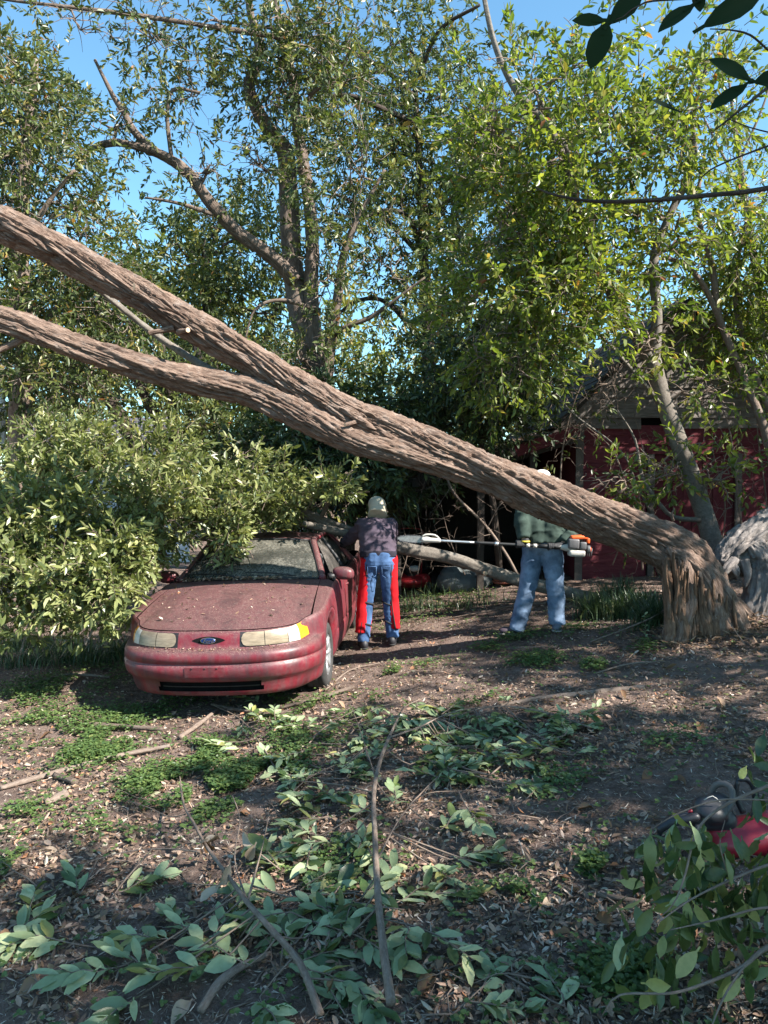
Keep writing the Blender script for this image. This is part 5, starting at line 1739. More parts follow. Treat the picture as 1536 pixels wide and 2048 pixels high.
for h, k, a in ((h1, k1, a1), (h2, k2, a2)):
    jl += [capsule(h, k, .120, .095), capsule(k, a + Vector((0, 0, -.03)), .095, .088, flat1=True)]
jl += [capsule(h1 + Vector((.02, 0, .03)), h2 + Vector((-.02, 0, .03)), .13, .13), capsule(B_(1.66, .0, .95), B_(1.66, .0, 1.04), .14, .15, flat1=True), capsule(B_(1.76, -.03, .95), B_(1.76, -.03, 1.04), .13, .14, flat1=True)]
fuse('jeans', jl, .011, M_DENIM2, pb, 5, (.016, 8, 8, 13), 33)
jk = [capsule(B_(1.635, -.02, .955), B_(1.60, .0, 1.15), .165, .175, flat0=True), capsule(B_(1.75, -.04, .955), B_(1.77, -.02, 1.15), .15, .165, flat0=True), capsule(B_(1.60, .0, 1.15), B_(1.61, .05, 1.34), .175, .15), capsule(B_(1.77, -.02, 1.15), B_(1.80, .0, 1.34), .165, .15), capsule(B_(1.61, .05, 1.36), s1, .14, .10), capsule(B_(1.80, .0, 1.36), s2, .14, .10), capsule(B_(1.69, .03, 1.38), B_(1.685, .03, 1.50), .11, .075, flat1=True)]
for s_, e_, h_ in ((s1, e1_, w1), (s2, e2_, w2)):
    jk += [capsule(s_, e_, .098, .082), capsule(e_, e_.lerp(h_, .86), .082, .062, flat1=True)]
fuse('jacket', jk, .011, M_GREEN, pb, 5, (.024, 8, 8, 10), 44)
for p_, yw, mt in ((f1, R(80), M_SHOE), (f2, R(165), M_SHOE2)):
    up, so = shoe((p_.x, p_.y, p_.z), yw, .30, .11)
    sh_ = fuse('shoe', up, .009, mt, pb, 3)
    fuse('sole', so, .008, M_SOLE, sh_, 2)
Eb = Euler((-.15, 0, R(125)))
Tb = lambda q: tuple(hb + Eb.to_matrix() @ Vector(q))
fuse('hair', [ellipsoid(Tb((0, -.03, .01)), (.082, .088, .085), Eb)], .008, M_HAIR, pb, 2)
cp = fuse('cap', [ellipsoid(Tb((0, -.01, .062)), (.09, .108, .068), Eb), ellipsoid(Tb((0, -.01, .04)), (.09, .108, .03), Eb)], .008, M_WHITE, pb, 4)
fuse('brim', [ellipsoid(Tb((0, .12, .038)), (.075, .075, .010), Eb)], .006, M_WHITE, cp, 2)
for wv, gp in ((w1, g1p), (w2, g2p)):
    gl = fuse('glove', hand(gp, pax, wv - gp, pb, M_GLOVE, 1, .019) + [capsule(wv + (wv - gp) * .25, gp + (wv - gp).normalized() * .04, .040, .034)], .006, M_GLOVE, pb, 2)
    b = Bag()
    b.tube([(*(wv + (wv - gp) * .12 + Vector((-.04, -.02, 0))), .010), (*(wv + (wv - gp) * .12 + Vector((0, -.045, 0))), .010), (*(wv + (wv - gp) * .12 + Vector((.04, -.02, 0))), .010)], 6, .02)
    b.build('cuff', M_YEL, gl)

# --- pole saw
M_ALU = plain('brushed_aluminium', (0.62, 0.63, 0.64), .3, .8, .1)
M_ORANGE = plain('orange_plastic', (0.75, 0.12, 0.03), .4, var=.1)
M_OFFW = plain('off_white_plastic', (0.45, 0.43, 0.39), .45, var=.15)
M_GREY = plain('grey_plastic', (0.09, 0.09, 0.095), .5)
M_STEEL = plain('saw_steel', (0.33, 0.32, 0.31), .45, .7, .3, 30)
ps = empty('pole_saw', pole(.9), 'long pole pruning saw with orange and white engine held level by the green jacket', 'pole saw')
up_ = Vector((0, 0, 1))
sd_ = pax.cross(up_).normalized()
upp = sd_.cross(pax).normalized()
PR = Matrix((pax, -sd_, upp)).transposed()
ploc = lambda t, u=0, s=0: pole(t) + upp * u - sd_ * s
def pt(name, pts, mat, parent=ps, seg=14):
    return Bag().tube([(*p, r) for p, r in pts], seg, .05).build(name, mat, parent)
sh = pt('shaft', [(pole(.12), .0125), (pole(.36), .0125)], M_ALU)
pt('drive_tube', [(pole(.36), .0165), (pole(.90), .0165)], M_BLACK)
for t in (.50, .70, .745):
    pt('clamp', [(pole(t - .012), .021), (pole(t + .012), .021)], M_ALU if t < .6 else M_OFFW, sh)
pt('grip', [(pole(.77), .022), (pole(.93), .024)], M_BLACK)
hd_ = fuse('gearbox', [capsule(pole(.03), pole(.13), .030, .024), ellipsoid(ploc(.05, .0, .02), (.05, .035, .04))], .007, M_OFFW, ps, 2)
gb = Bag()
gb.tube([(*ploc(.02, .03), .008), (*ploc(.04, .055), .009), (*ploc(.10, .055), .009), (*ploc(.135, .015), .008)], 8, .02)
gb.build('guard_loop', M_OFFW, hd_)
bar = Bag()
n = 16
pr = [(.03, .028), (-.02, .034), (-.08, .03), (-.125, .018), (-.14, 0), (-.125, -.018), (-.08, -.03), (-.02, -.034), (.03, -.028)]
Vb = [ploc(t * 1.0, u, s) for s in (.018, .024) for (t, u) in pr]
Fb = [tuple(range(9)), tuple(range(17, 8, -1))]
mv = np.array([tuple(q) for q in Vb])
Qs = np.array([(i, (i + 1) % 9, 9 + (i + 1) % 9, 9 + i) for i in range(9)])
Ts = np.array([(0, i, i + 1) for i in range(1, 8)] + [(9, 9 + i + 1, 9 + i) for i in range(1, 8)])
bar.add(mv, [Qs, Ts])
bo = bar.build('guide_bar', M_STEEL, ps, False)
chn = Bag()
loop = catmull([(*ploc(t, u * 1.13, .021), .01) for (t, u) in pr + [pr[0]]], .014)
for i, q in enumerate(loop):
    chn.box(q[:3], (.011, .009, .012 if i % 2 else .008), Euler((0, R(i * 37 % 60), 0)))
chn.build('saw_chain', M_GREY, bo, False)['kind'] = 'stuff'
def pbox(name, t, u, sd, size, mat, parent=ps, bev=.02, tilt=0.0):
    o = box_obj(name, (0, 0, 0), size, mat, None, None, bev)
    adopt(o, parent)
    o.matrix_basis = Matrix.Translation(ploc(t, u, sd)) @ PR.to_4x4() @ Matrix.Rotation(tilt, 4, 'Y')
    for f in o.data.polygons: f.use_smooth = True
    return o
eng = fuse('engine_housing', [capsule(ploc(.90), ploc(.95), .022, .040), capsule(ploc(.95), ploc(.985), .040, .045)], .007, M_OFFW, ps, 2)
pbox('cylinder_cover', .985, .045, .0, (.115, .13, .105), M_GREY, ps, .018)
tcv = pbox('top_cover', 1.015, .112, .0, (.16, .12, .045), M_ORANGE, ps, .018, R(-6))
pbox('cover_lip', 1.075, .085, .0, (.035, .11, .06), M_ORANGE, tcv, .012)
pbox('fuel_tank', 1.01, -.052, .0, (.17, .13, .07), M_OFFW, ps, .026)
pbox('muffler_guard', 1.045, .03, .0, (.07, .12, .08), M_GREY, ps, .015)
for i in range(4):
    pt('cooling_rib', [(ploc(1.075 + i * .012, -.085, .05), .004), (ploc(1.082 + i * .012, .0, .068), .004)], M_GREY, eng, 6)
cp_ = ploc(1.09, -.01, .02)
bd = Bag()
V, F = lathe_x([(-.02, .04), (.0, .045), (.012, .04), (.016, .02), (.016, .001)], 20)
bd.add(np.array([tuple(PR @ Vector(v) + cp_) for v in V]), F)
st_ = bd.build('starter_cover', M_GREY, ps)
bd = Bag()
V, F = lathe_x([(.014, .026), (.022, .024), (.023, .001)], 20)
bd.add(np.array([tuple(PR @ Vector(v) + cp_) for v in V]), F)
bd.build('starter_disc', M_ORANGE, st_)
pt('throttle_cable', [(ploc(.90, -.01, .02), .004), (ploc(.94, -.05, .03), .004), (ploc(1.0, -.045, .06), .004)], M_BLACK, ps, 6)

# ------------------------------------------------------------------ red barn with lean-to
def wood_mat(name, c1, c2, c3, axis_scale, rough=.9):
    m = Mat(name)
    v = m.coord('Object', axis_scale)
    n = m.noise(v, 6, 6, .7, .2)
    n2 = m.noise(m.coord('Object'), 2.2, 4, .65)
    oi = m.N('ShaderNodeObjectInfo').outputs['Random']
    c = m.ramp(n, [(.28, c1), (.52, c2), (.78, c3)])
    c = m.mix(m.math('MULTIPLY', oi, .35), c, c1)
    c = m.mix(m.ramp(n2, [(.5, (0, 0, 0)), (.75, (.55, .55, .55))]), c, c3)
    m.set(c, rough, 0, .25)
    m.bump(n, .5, .006)
    return m.m
M_REDW = wood_mat('faded_red_siding', (0.075, 0.015, 0.021), (0.125, 0.026, 0.034), (0.185, 0.058, 0.064), (1, 8, 18))
M_REDV = wood_mat('faded_red_planks', (0.06, 0.011, 0.017), (0.105, 0.02, 0.027), (0.16, 0.046, 0.052), (14, 8, 1))
M_GREYW = wood_mat('weathered_clapboard', (0.075, 0.063, 0.056), (0.155, 0.135, 0.122), (0.28, 0.245, 0.22), (1, 8, 20))
M_GREYV = wood_mat('weathered_post', (0.06, 0.05, 0.044), (0.12, 0.10, 0.09), (0.21, 0.185, 0.165), (16, 16, 1))
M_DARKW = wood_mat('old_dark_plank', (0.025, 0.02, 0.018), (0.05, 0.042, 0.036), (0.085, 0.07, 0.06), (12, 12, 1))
M_SHING = wood_mat('worn_shingle', (0.03, 0.025, 0.022), (0.06, 0.05, 0.044), (0.11, 0.095, 0.082), (6, 6, 6))
YW = 11.0
X0, X1, XP = 2.84, 5.86, 4.34
ZE, ZP = 2.40, 4.12
zg = .12
rb = np.random.default_rng(41)
barn = empty('barn', (4.34, YW, .2), 'small old red barn with grey clapboard gable and open lean-to behind the fallen trunk', 'barn')
def board(name, p, q, w, t, mat, parent=barn, jit=.004, facing=(0, -1, 0)):
    """a plank from p to q, width w across, thickness t towards facing"""
    p, q = Vector(p), Vector(q)
    d = (q - p)
    L = d.length
    d.normalize()
    f = Vector(facing)
    f = (f - d * d.dot(f)).normalized()
    s = d.cross(f)
    M = Matrix((d, s, f)).transposed().to_4x4()
    M.translation = (p + q) / 2 + f * (t / 2 + rb.uniform(0, jit)) + s * rb.uniform(-jit, jit) * .5
    M = M @ Matrix.Rotation(rb.normal(0, .003), 4, 'Z') @ Matrix.Rotation(rb.normal(0, .004), 4, 'X')
    nx_ = max(2, int(L / .5))
    V, F = [], []
    sag = rb.normal(0, .006)
    for i in range(nx_ + 1):
        u = i / nx_ - .5
        z = sag * (1 - 4 * u * u) + rb.normal(0, .0015)
        for (a, b_) in ((-.5, -.5), (.5, -.5), (.5, .5), (-.5, .5)):
            V.append((u * L, a * w + rb.normal(0, .001), b_ * t + z))
    for i in range(nx_):
        for k in range(4):
            F.append((i * 4 + k, i * 4 + (k + 1) % 4, i * 4 + 4 + (k + 1) % 4, i * 4 + 4 + k))
    F += [(3, 2, 1, 0), (nx_ * 4, nx_ * 4 + 1, nx_ * 4 + 2, nx_ * 4 + 3)]
    return link(name, np_mesh(name, np.array(V), np.array(F), False), mat, parent, M)
# front wall: red siding left of the door, over it and right of it
DX0, DX1, DZ = 3.96, 5.25, 2.02
core = Bag()
core.box(((X0 + X1) / 2, YW + .08, 1.26), (X1 - X0 - .06, .03, 2.3))
core.build('wall_sheathing', M_DARKW, barn, False)
z = zg
step = .135
while z < ZE - .03:
    lap = (0, -1, .10)
    if z + step * .5 < DZ:
        board('siding_board', (X0, YW, z + step / 2), (DX0 - .06, YW, z + step / 2), step + .012, .018, M_REDW, facing=lap)
        board('siding_board', (DX1 + .06, YW, z + step / 2), (X1, YW, z + step / 2), step + .012, .018, M_REDW, facing=lap)
    else:
        board('siding_board', (X0, YW, z + step / 2), (X1, YW, z + step / 2), step + .012, .018, M_REDW, facing=lap)
    z += step
# door
dz = DX0 + .03
k = 0
door = empty('door', (0, 0, 0))
adopt(door, barn)
while dz < DX1 - .05:
    w = .15 + rb.uniform(-.02, .02)
    board('plank', (dz + w / 2, YW + .015, zg + .05), (dz + w / 2, YW + .015, DZ - .02 - rb.uniform(0, .02)), w - .008, .022, M_REDV, door)
    dz += w
for zz in (.55, 1.65):
    board('batten', (DX0 + .08, YW - .012, zz), (DX1 - .08, YW - .012, zz), .11, .02, M_REDV, door)
board('door_post', (DX0 - .0, YW - .022, zg), (DX0 - .0, YW - .022, DZ + .06), .09, .03, M_GREYV)
board('door_post', (DX1 + .0, YW - .022, zg), (DX1 + .0, YW - .022, DZ + .06), .09, .03, M_GREYV)
board('lintel', (DX0 - .08, YW - .026, DZ + .03), (DX1 + .08, YW - .026, DZ + .03), .10, .03, M_REDW)
board('corner_post', (X0 + .05, YW - .03, zg - .1), (X0 + .05, YW - .03, ZE), .11, .035, M_GREYV)
board('corner_post', (X1 - .05, YW - .03, zg - .1), (X1 - .05, YW - .03, ZE), .11, .035, M_GREYV)
# gable: weathered lapped clapboards, one broken
core = Bag()
core.add(np.array([(X0 - .2, YW + .06, ZE), (X1 + .2, YW + .06, ZE), (XP, YW + .06, ZP - .05)]), np.array([[0, 1, 2]]))
core.build('gable_void', M_VOID, barn, False)
z = ZE - .02
slope = (ZP - ZE) / (XP - (X0 - .22))
while z < ZP - .12:
    zt = z + .16
    hw = (ZP - zt) / slope
    if hw < .08: break
    xa, xb = XP - hw - .06, XP + hw + .06
    zc2 = z + .08
    if abs(z - (ZE - .02)) < .01:
        board('clapboard', (xa, YW - .03, zc2 + .005), (XP - .55, YW - .03, zc2 - .01), .175, .02, M_GREYW, facing=(0, -1, .16))
        board('clapboard', (XP - .16, YW - .03, zc2), (xb, YW - .03, zc2 + .01), .175, .02, M_GREYW, facing=(0, -1, .16))
    elif rb.random() < .5:
        xm = XP + rb.uniform(-.5, .5)
        board('clapboard', (xa, YW - .03, zc2 + rb.normal(0, .006)), (xm - .005, YW - .03, zc2 + rb.normal(0, .008)), .175, .02, M_GREYW, facing=(0, -1, .16))
        board('clapboard', (xm + .005, YW - .03, zc2 + rb.normal(0, .006)), (xb, YW - .03, zc2 + rb.normal(0, .008)), .175, .02, M_GREYW, facing=(0, -1, .16))
    else:
        board('clapboard', (xa, YW - .03, zc2 + rb.normal(0, .006)), (xb, YW - .03, zc2 + rb.normal(0, .008)), .175, .02, M_GREYW, facing=(0, -1, .16))
    z += .15
# rakes and roof
BD = 4.6
for s in (-1, 1):
    e = Vector((XP + s * (XP - X0 + .24) * 1.05, YW, ZP - slope * (XP - X0 + .24) * 1.05))
    p = Vector((XP + s * .02, YW, ZP + .0))
    board('rake_board', p + Vector((0, -.12, -.05)), e + Vector((0, -.12, -.05)), .15, .025, M_GREYW)
    board('rake_board', p + Vector((0, -.16, .05)), e + Vector((0, -.16, .05)), .09, .03, M_GREYW)
    dn = (e - p).normalized()
    nr_ = Vector((-s * dn.z * -1, 0, abs(dn.x))).normalized()
    rs = bpy.data.objects.new('roof', None)
    COL.objects.link(rs)
    adopt(rs, barn)
    L = (e - p).length
    deck = Bag()
    c_ = (p + e) / 2 + Vector((0, BD / 2 - .2, .06))
    ang = math.atan2(-dn.z, dn.x * s) * s
    deck.box(c_, (L, BD + .1, .04), Euler((0, math.atan2(-dn.z, dn.x), 0)))
    deck.build('roof_deck', M_DARKW, rs, False)
    t = .0
    while t < L:
        a = p + dn * t
        q = Bag()
        q.box(a + dn * .11 + Vector((0, BD / 2 - .22, 0)) + Vector((s * .045, 0, .11)) , (.24, BD + .16, .018), Euler((0, math.atan2(-dn.z, dn.x) - s * .05, 0)))
        q.build('shingle_course', M_SHING, rs, False)
        t += .2
# side and back walls
wl_ = Bag()
wl_.box((X0 + .03, YW + BD / 2, 1.25), (.03, BD - .1, 2.3))
wl_.box((X1 - .03, YW + BD / 2, 1.25), (.03, BD - .1, 2.3))
wl_.box(((X0 + X1) / 2, YW + BD - .1, 1.25), (X1 - X0 - .1, .03, 2.3))
wl_.build('side_walls', M_REDW, barn, False)
# lean-to
LX, LZ, LT = .12, 1.50, 2.32
def lz(x): return LZ + (LT - LZ) * (x - LX) / (X0 - .1 - LX)
lean = bpy.data.objects.new('lean_to', None)
COL.objects.link(lean)
adopt(lean, barn)
LD = 3.4
y0 = YW - .25
for i in range(12):
    ya, yb = y0 + i * (LD + .3) / 12, y0 + (i + 1) * (LD + .3) / 12 - .004
    q = Bag()
    ang = math.atan2(lz(1) - lz(0), 1)
    q.box(((LX + X0) / 2 - .1, (ya + yb) / 2, (lz(LX) + lz(X0)) / 2 + .05), ((X0 - LX) * 1.09, yb - ya, .03), Euler((0, -ang, 0)))
    q.build('roof_plank', M_SHING, lean, False)
board('fascia', (LX - .1, y0 - .005, lz(LX - .1) - .03), (1.9, y0 - .005, lz(1.9) - .02), .14, .025, M_DARKW, lean)
board('fascia', (1.91, y0 - .005, lz(1.91) - .03), (X0 - .02, y0 - .005, lz(X0) - .02), .16, .025, M_REDW, lean)
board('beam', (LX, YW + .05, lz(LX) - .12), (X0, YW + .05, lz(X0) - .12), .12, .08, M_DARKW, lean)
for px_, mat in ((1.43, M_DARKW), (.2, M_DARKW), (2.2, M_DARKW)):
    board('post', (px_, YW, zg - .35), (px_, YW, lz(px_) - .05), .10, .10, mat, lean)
board('hanging_board', (1.40, YW - .06, lz(1.4) - .10), (1.41, YW - .06, lz(1.4) - .36), .12, .02, M_GREYW, lean)
x = LX
while x < X0 + .2:
    w = .17 + rb.uniform(-.02, .03)
    g_ = rb.choice([-.006, -.004, -.004, .001])
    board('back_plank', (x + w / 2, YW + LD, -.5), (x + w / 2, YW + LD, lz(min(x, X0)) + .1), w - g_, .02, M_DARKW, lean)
    x += w
y = YW + .1
while y < YW + LD:
    w = .17 + rb.uniform(-.02, .03)
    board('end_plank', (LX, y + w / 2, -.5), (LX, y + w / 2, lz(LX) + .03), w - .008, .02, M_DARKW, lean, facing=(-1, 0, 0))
    y += w
# leaves and debris on the lean-to roof
n = 5200
X = rb.uniform(LX - .1, X0, n)
Y = rb.uniform(YW - .25, YW + 2.6, n)
Z = np.array([lz(q) for q in X]) + .075 + rb.uniform(0, .05, n)
d = unit(rb, n)
d[:, 2] *= .3
L_ = rb.uniform(.03, .09, n)
V, F = leaf_arrays(np.stack([X, Y, Z], -1), d, np.array([[.0, 0, 1.0]]) + rb.normal(0, .5, (n, 3)), L_, L_ * .4, .3, .1)
o = link('roof_litter', np_mesh('roof_litter', V, F, False, np.repeat(rb.uniform(0, .9, n), 2)), M_LIT)
tag(o, 'dry leaves and twigs covering the lean-to roof', 'leaf litter', kind='stuff')

# things stored under the lean-to
def gp(px, py, Y):
    p = at(px, py, Y)
    p.z = g1(p.x, p.y)
    return p
c0 = gp(822, 1165, 11.6)
mw = empty('lawn_mower', c0, 'red lawn mower half hidden under the dark lean-to', 'lawn mower')
M_MRED = plain('worn_red_enamel', (0.30, 0.02, 0.025), .4, var=.3)
M_MWHT = plain('chalky_white', (0.5, 0.5, 0.5), .7, var=.2)
C = lambda x, y, z: Vector((c0.x + x, c0.y + y, c0.z + z))
fuse('deck', [ellipsoid(C(0, 0, .20), (.27, .25, .09)), capsule(C(-.18, 0, .2), C(.2, 0, .2), .12, .12)], .02, M_MRED, mw, 3)
fuse('engine', [ellipsoid(C(0, 0, .36), (.13, .13, .07)), capsule(C(0, 0, .25), C(0, 0, .38), .11, .10)], .016, M_BLACK, mw, 2)
fuse('air_filter', [ellipsoid(C(.05, -.1, .40), (.09, .06, .05))], .012, M_MWHT, mw, 2)
for sx in (-1, 1):
    for sy in (-1, 1):
        V, F = lathe_x([(-.03, .05), (-.03, .095), (0, .105), (.03, .095), (.03, .05), (.03, .002)], 20)
        cc = C(sx * .27, sy * .22, .105)
        me = np_mesh('wheel', V + np.array(cc), F)
        link('wheel', me, M_RUBBER, mw)
Bag().tube([(*C(-.17, .2, .25), .012), (*C(-.2, .6, .75), .012), (*C(-.2, .75, .95), .012), (*C(.2, .75, .95), .012), (*C(.2, .6, .75), .012), (*C(.17, .2, .25), .012)], 8, .06).build('handle', M_MRED, mw)
c1 = gp(925, 1165, 11.3)
tp = empty('tarp_heap', c1, 'grey heap under a tarp in the dark lean-to opening', 'tarp')
C1 = lambda x, y, z: Vector((c1.x + x, c1.y + y, c1.z + z))
fuse('tarp', [ellipsoid(C1(0, 0, .1), (.42, .3, .2)), ellipsoid(C1(-.15, 0, .2), (.2, .2, .16)), ellipsoid(C1(.2, .05, .12), (.3, .25, .16))], .02, plain('grey_tarp', (0.11, 0.125, 0.125), .7), tp, 4, (.03, 5, 5, 5), 66)
c2 = gp(1018, 1160, 11.2)
hs = empty('hose_coil', c2, 'terracotta coloured hose coil on the ground at the lean-to post', 'hose')
for k in range(4):
    pts = [(c2.x + (.24 - .015 * k) * math.cos(a), c2.y + (.2 - .01 * k) * math.sin(a), c2.z + .03 + .034 * k + .008 * math.sin(3 * a + k), .017) for a in np.linspace(0, 6.2832, 25)]
    Bag().tube(pts, 8, .05, None, False).build('hose_loop', plain('terracotta_rubber', (0.33, 0.11, 0.07), .6) if k == 0 else bpy.data.materials['terracotta_rubber'], hs)

# thin bare saplings and vines tangled before the lean-to and the barn wall
def bare_sapling(label, stems, seed, nt=14, leaves=0, mat='twig'):
    r = np.random.default_rng(seed)
    p0 = pxpath([stems[0][0]])[0]
    t = empty('bare_sapling', p0[:3], label, 'sapling', 'thin saplings round the barn')
    bag = Bag()
    for s_ in stems:
        q = pxpath(s_)
        V, F, bk = tube(q, 8, .05, None)
        link('stem', np_mesh('stem', V, F, True, None, bk), MB[mat], t)
        Q = catmull(q, .08)
        for k in range(nt):
            a = Q[r.integers(len(Q) // 5, len(Q))]
            e = a[:3] + unit(r, 1)[0] * r.uniform(.15, .6) + np.array([0, 0, .1])
            w_ = wig(r, a[:3], e, max(.003, a[3] * .4), .0015, 4, .14)
            bag.tube(w_, 4, .08)
            for kk in range(2):
                b_ = catmull(w_, .05)
                b2 = b_[r.integers(len(b_) // 3, len(b_))][:3]
                bag.tube(wig(r, b2, b2 + unit(r, 1)[0] * r.uniform(.1, .3), .0025, .001, 3, .15), 3, .08)
    bag.build('twigs', MB[mat], t)['kind'] = 'stuff'
    if leaves:
        Q = np.vstack([catmull(pxpath(s_), .05)[:, :3] for s_ in stems])
        P_ = Q[r.integers(0, len(Q), leaves)] + r.normal(0, .16, (leaves, 3))
        pos, ld, nr, LL, WW = sprays(r, P_, r.normal(0, 1, P_.shape), 6, .22, .085, .036, .9, .6, .3)
        build_crown('leaves', t, ML['mid'], pos, ld, nr, LL, WW, r, None, None)
bare_sapling('bare leaning stem crossing the dark lean-to opening', [[(1035, 1150, 10.3, .022), (1010, 1105, 10.3, .021), (970, 1050, 10.3, .02), (915, 995, 10.3, .018), (895, 960, 10.3, .015), (870, 900, 10.3, .01)], [(975, 1055, 10.3, .008), (1000, 1010, 10.2, .007), (1040, 975, 10.2, .004)]], 501, 12)
bare_sapling('tangle of thin stems hanging in the lean-to beside the saw tip', [[(835, 1150, 10.6, .008), (845, 1080, 10.6, .008), (835, 1020, 10.6, .006), (850, 960, 10.5, .004)], [(800, 1160, 10.5, .007), (815, 1100, 10.5, .006), (800, 1030, 10.5, .004)], [(930, 1150, 10.7, .006), (900, 1080, 10.7, .005), (880, 1000, 10.6, .003)]], 502, 10)
bare_sapling('thin leafy stems in front of the red wall left of the laurel trunk', [[(1285, 1140, 10.3, .014), (1280, 1060, 10.2, .013), (1255, 980, 10.1, .011), (1225, 900, 10.0, .008), (1170, 850, 9.9, .005)], [(1225, 1130, 10.4, .01), (1260, 1040, 10.3, .009), (1290, 950, 10.2, .007), (1280, 870, 10.1, .004)]], 503, 14, 26)
bare_sapling('vine covered thin stems in front of the red wall right of the laurel trunk', [[(1500, 1120, 10.2, .014), (1480, 1030, 10.1, .013), (1470, 930, 10.0, .011), (1450, 830, 9.9, .008), (1400, 760, 9.8, .005)], [(1540, 1100, 10.2, .012), (1530, 980, 10.1, .01), (1515, 860, 10.0, .008), (1520, 760, 9.9, .005)], [(1440, 1110, 10.3, .01), (1450, 1010, 10.2, .009), (1425, 900, 10.0, .006)]], 504, 16, 45)
bare_sapling('mesh of bare twigs over the left slope of the barn gable', [[(1120, 1000, 10.2, .012), (1125, 900, 10.2, .011), (1150, 800, 10.1, .009), (1190, 720, 10.0, .006), (1240, 640, 9.9, .004)], [(1130, 890, 10.2, .008), (1190, 830, 10.1, .007), (1260, 790, 10.0, .004)]], 505, 22, 12)

# ------------------------------------------------------------------ houses seen past the trees on the left
hr = np.random.default_rng(55)
M_ROOF = wood_mat('dark_asphalt_shingle', (0.05, 0.045, 0.06), (0.085, 0.08, 0.10), (0.13, 0.12, 0.145), (5, 5, 5))
M_WSID = plain('white_siding', (0.66, 0.68, 0.72), .6, var=.06)
YH = 21.0
hs2 = empty('house', (at(190, 960, YH).x, YH, -.5), 'white sided house with dark shingle roof seen through the trees at left', 'house')
pl, pr2 = at(60, 845, YH + 3), at(345, 835, YH + 3)
el, er = at(20, 960, YH - .6), at(372, 955, YH - .6)
for k in range(16):
    t0, t1_ = k / 16, (k + 1) / 16 + .012
    a0, b0, b1, a1_ = el.lerp(pl, t0), er.lerp(pr2, t0), er.lerp(pr2, t1_), el.lerp(pl, t1_)
    up3 = Vector((0, -.012, .03))
    V = [a0 + up3, b0 + up3, b1 + up3 * .3, a1_ + up3 * .3, a0 - up3, b0 - up3, b1 - up3, a1_ - up3]
    F = [(0, 1, 2, 3), (0, 4, 5, 1), (1, 5, 6, 2), (2, 6, 7, 3), (3, 7, 4, 0), (7, 6, 5, 4)]
    link('shingle_course', np_mesh('shingle_course', np.array([tuple(q) for q in V]), np.array(F), False), M_ROOF, hs2)
zb = -1.0
zt = el.z - .12
k = 0
while zb + k * .2 < zt:
    z0_ = zb + k * .2
    Bag().box(((el.x + er.x) / 2, YH + .0 - .0, z0_ + .1), (er.x - el.x - .5, .03, .205), Euler((R(-6), 0, 0))).build('siding_board', M_WSID, hs2, False)
    k += 1
Bag().box(((el.x + er.x) / 2, YH - .6, el.z - .06), (er.x - el.x + .1, .06, .18)).build('fascia', M_WSID, hs2, False)
# gable wing with white wall, right end
ga = at(300, 880, YH - 1.6)
wg = bpy.data.objects.new('gable_wing', None)
COL.objects.link(wg)
adopt(wg, hs2)
for k in range(22):
    z0_ = -1 + k * .16
    hw = min(.85, max(0, (ga.z + .3 - z0_)) * .9)
    if hw < .08: break
    Bag().box((ga.x + .15, YH - 1.6, z0_ + .08), (2 * hw, .03, .165), Euler((R(-6), 0, 0))).build('siding_board', M_WSID, wg, False)
Bag().box((ga.x + .15, YH - 1.64, ga.z - 1.4), (.5, .05, .8)).build('window', M_VOID, wg, False)

# house corner with gutter at the left edge
YN = 12.2
ncx = at(4, 800, YN)
h3 = empty('house', (ncx.x - 1.2, YN - 1, -.5), 'pale house corner with white gutter and downspout at the left edge', 'house')
Bag().box((ncx.x - 2.1, YN - 1.6, 1.0), (4.0, 3.2, 3.6)).build('wall', M_WSID, h3, False)
Bag().tube([(*at(7, 900, YN), .04), (*at(5, 790, YN), .04), (*at(0, 750, YN), .04), (*at(8, 715, YN), .04)], 10, .1).build('downspout', M_WSID, h3)
ec = at(16, 700, YN)
Bag().tube([(ec.x, YN - 3.6, ec.z - .05, .075), (ec.x, YN - 1.5, ec.z - .05, .075), (ec.x, YN + .15, ec.z - .05, .075)], 12, .3).build('gutter', plain('grey_gutter', (0.42, 0.43, 0.45), .5), h3)
V = [(ec.x, YN - 3.8, ec.z), (ec.x, YN + .2, ec.z), (ec.x - 2.3, YN + .2, ec.z + 1.3), (ec.x - 2.3, YN - 3.8, ec.z + 1.3), (ec.x - 4.6, YN - 3.8, ec.z), (ec.x - 4.6, YN + .2, ec.z)]
V = V + [(q[0], q[1], q[2] - .1) for q in V]
link('roof', np_mesh('roof', np.array(V), np.array([(0, 1, 2, 3), (3, 2, 5, 4), (6, 9, 8, 7), (9, 10, 11, 8), (0, 6, 7, 1), (1, 7, 8, 2), (2, 8, 11, 5), (5, 11, 10, 4), (4, 10, 9, 3), (3, 9, 6, 0)]), False), M_ROOF, h3)

# ------------------------------------------------------------------ cut limb with its leafy top lying over the car
rngl = np.random.default_rng(211)
lb0 = at(1225, 1207, 9.45)
fl_ = empty('fallen_limb', lb0, 'long grey limb whose leafy top smothers the left side of the car', 'fallen limb')
main = [(1232, 1208, 9.45, .06), (1150, 1188, 9.4, .072), (1050, 1165, 9.35, .078), (980, 1142, 9.3, .08), (900, 1115, 9.25, .078), (820, 1100, 9.2, .074), (760, 1085, 9.15, .068), (700, 1063, 9.1, .060), (640, 1040, 9.05, .055), (560, 1005, 9.0, .05), (470, 985, 8.9, .045), (350, 960, 8.7, .04), (200, 935, 8.4, .03), (40, 930, 8.1, .02), (-120, 960, 7.9, .01)]
V, F, bk = tube(pxpath(main), 36, .03, bark_disp(.010, 16, 2.2, .3, 3, .05))
link('limb', np_mesh('limb', V, F, True, None, bk), MB['smooth'], fl_)
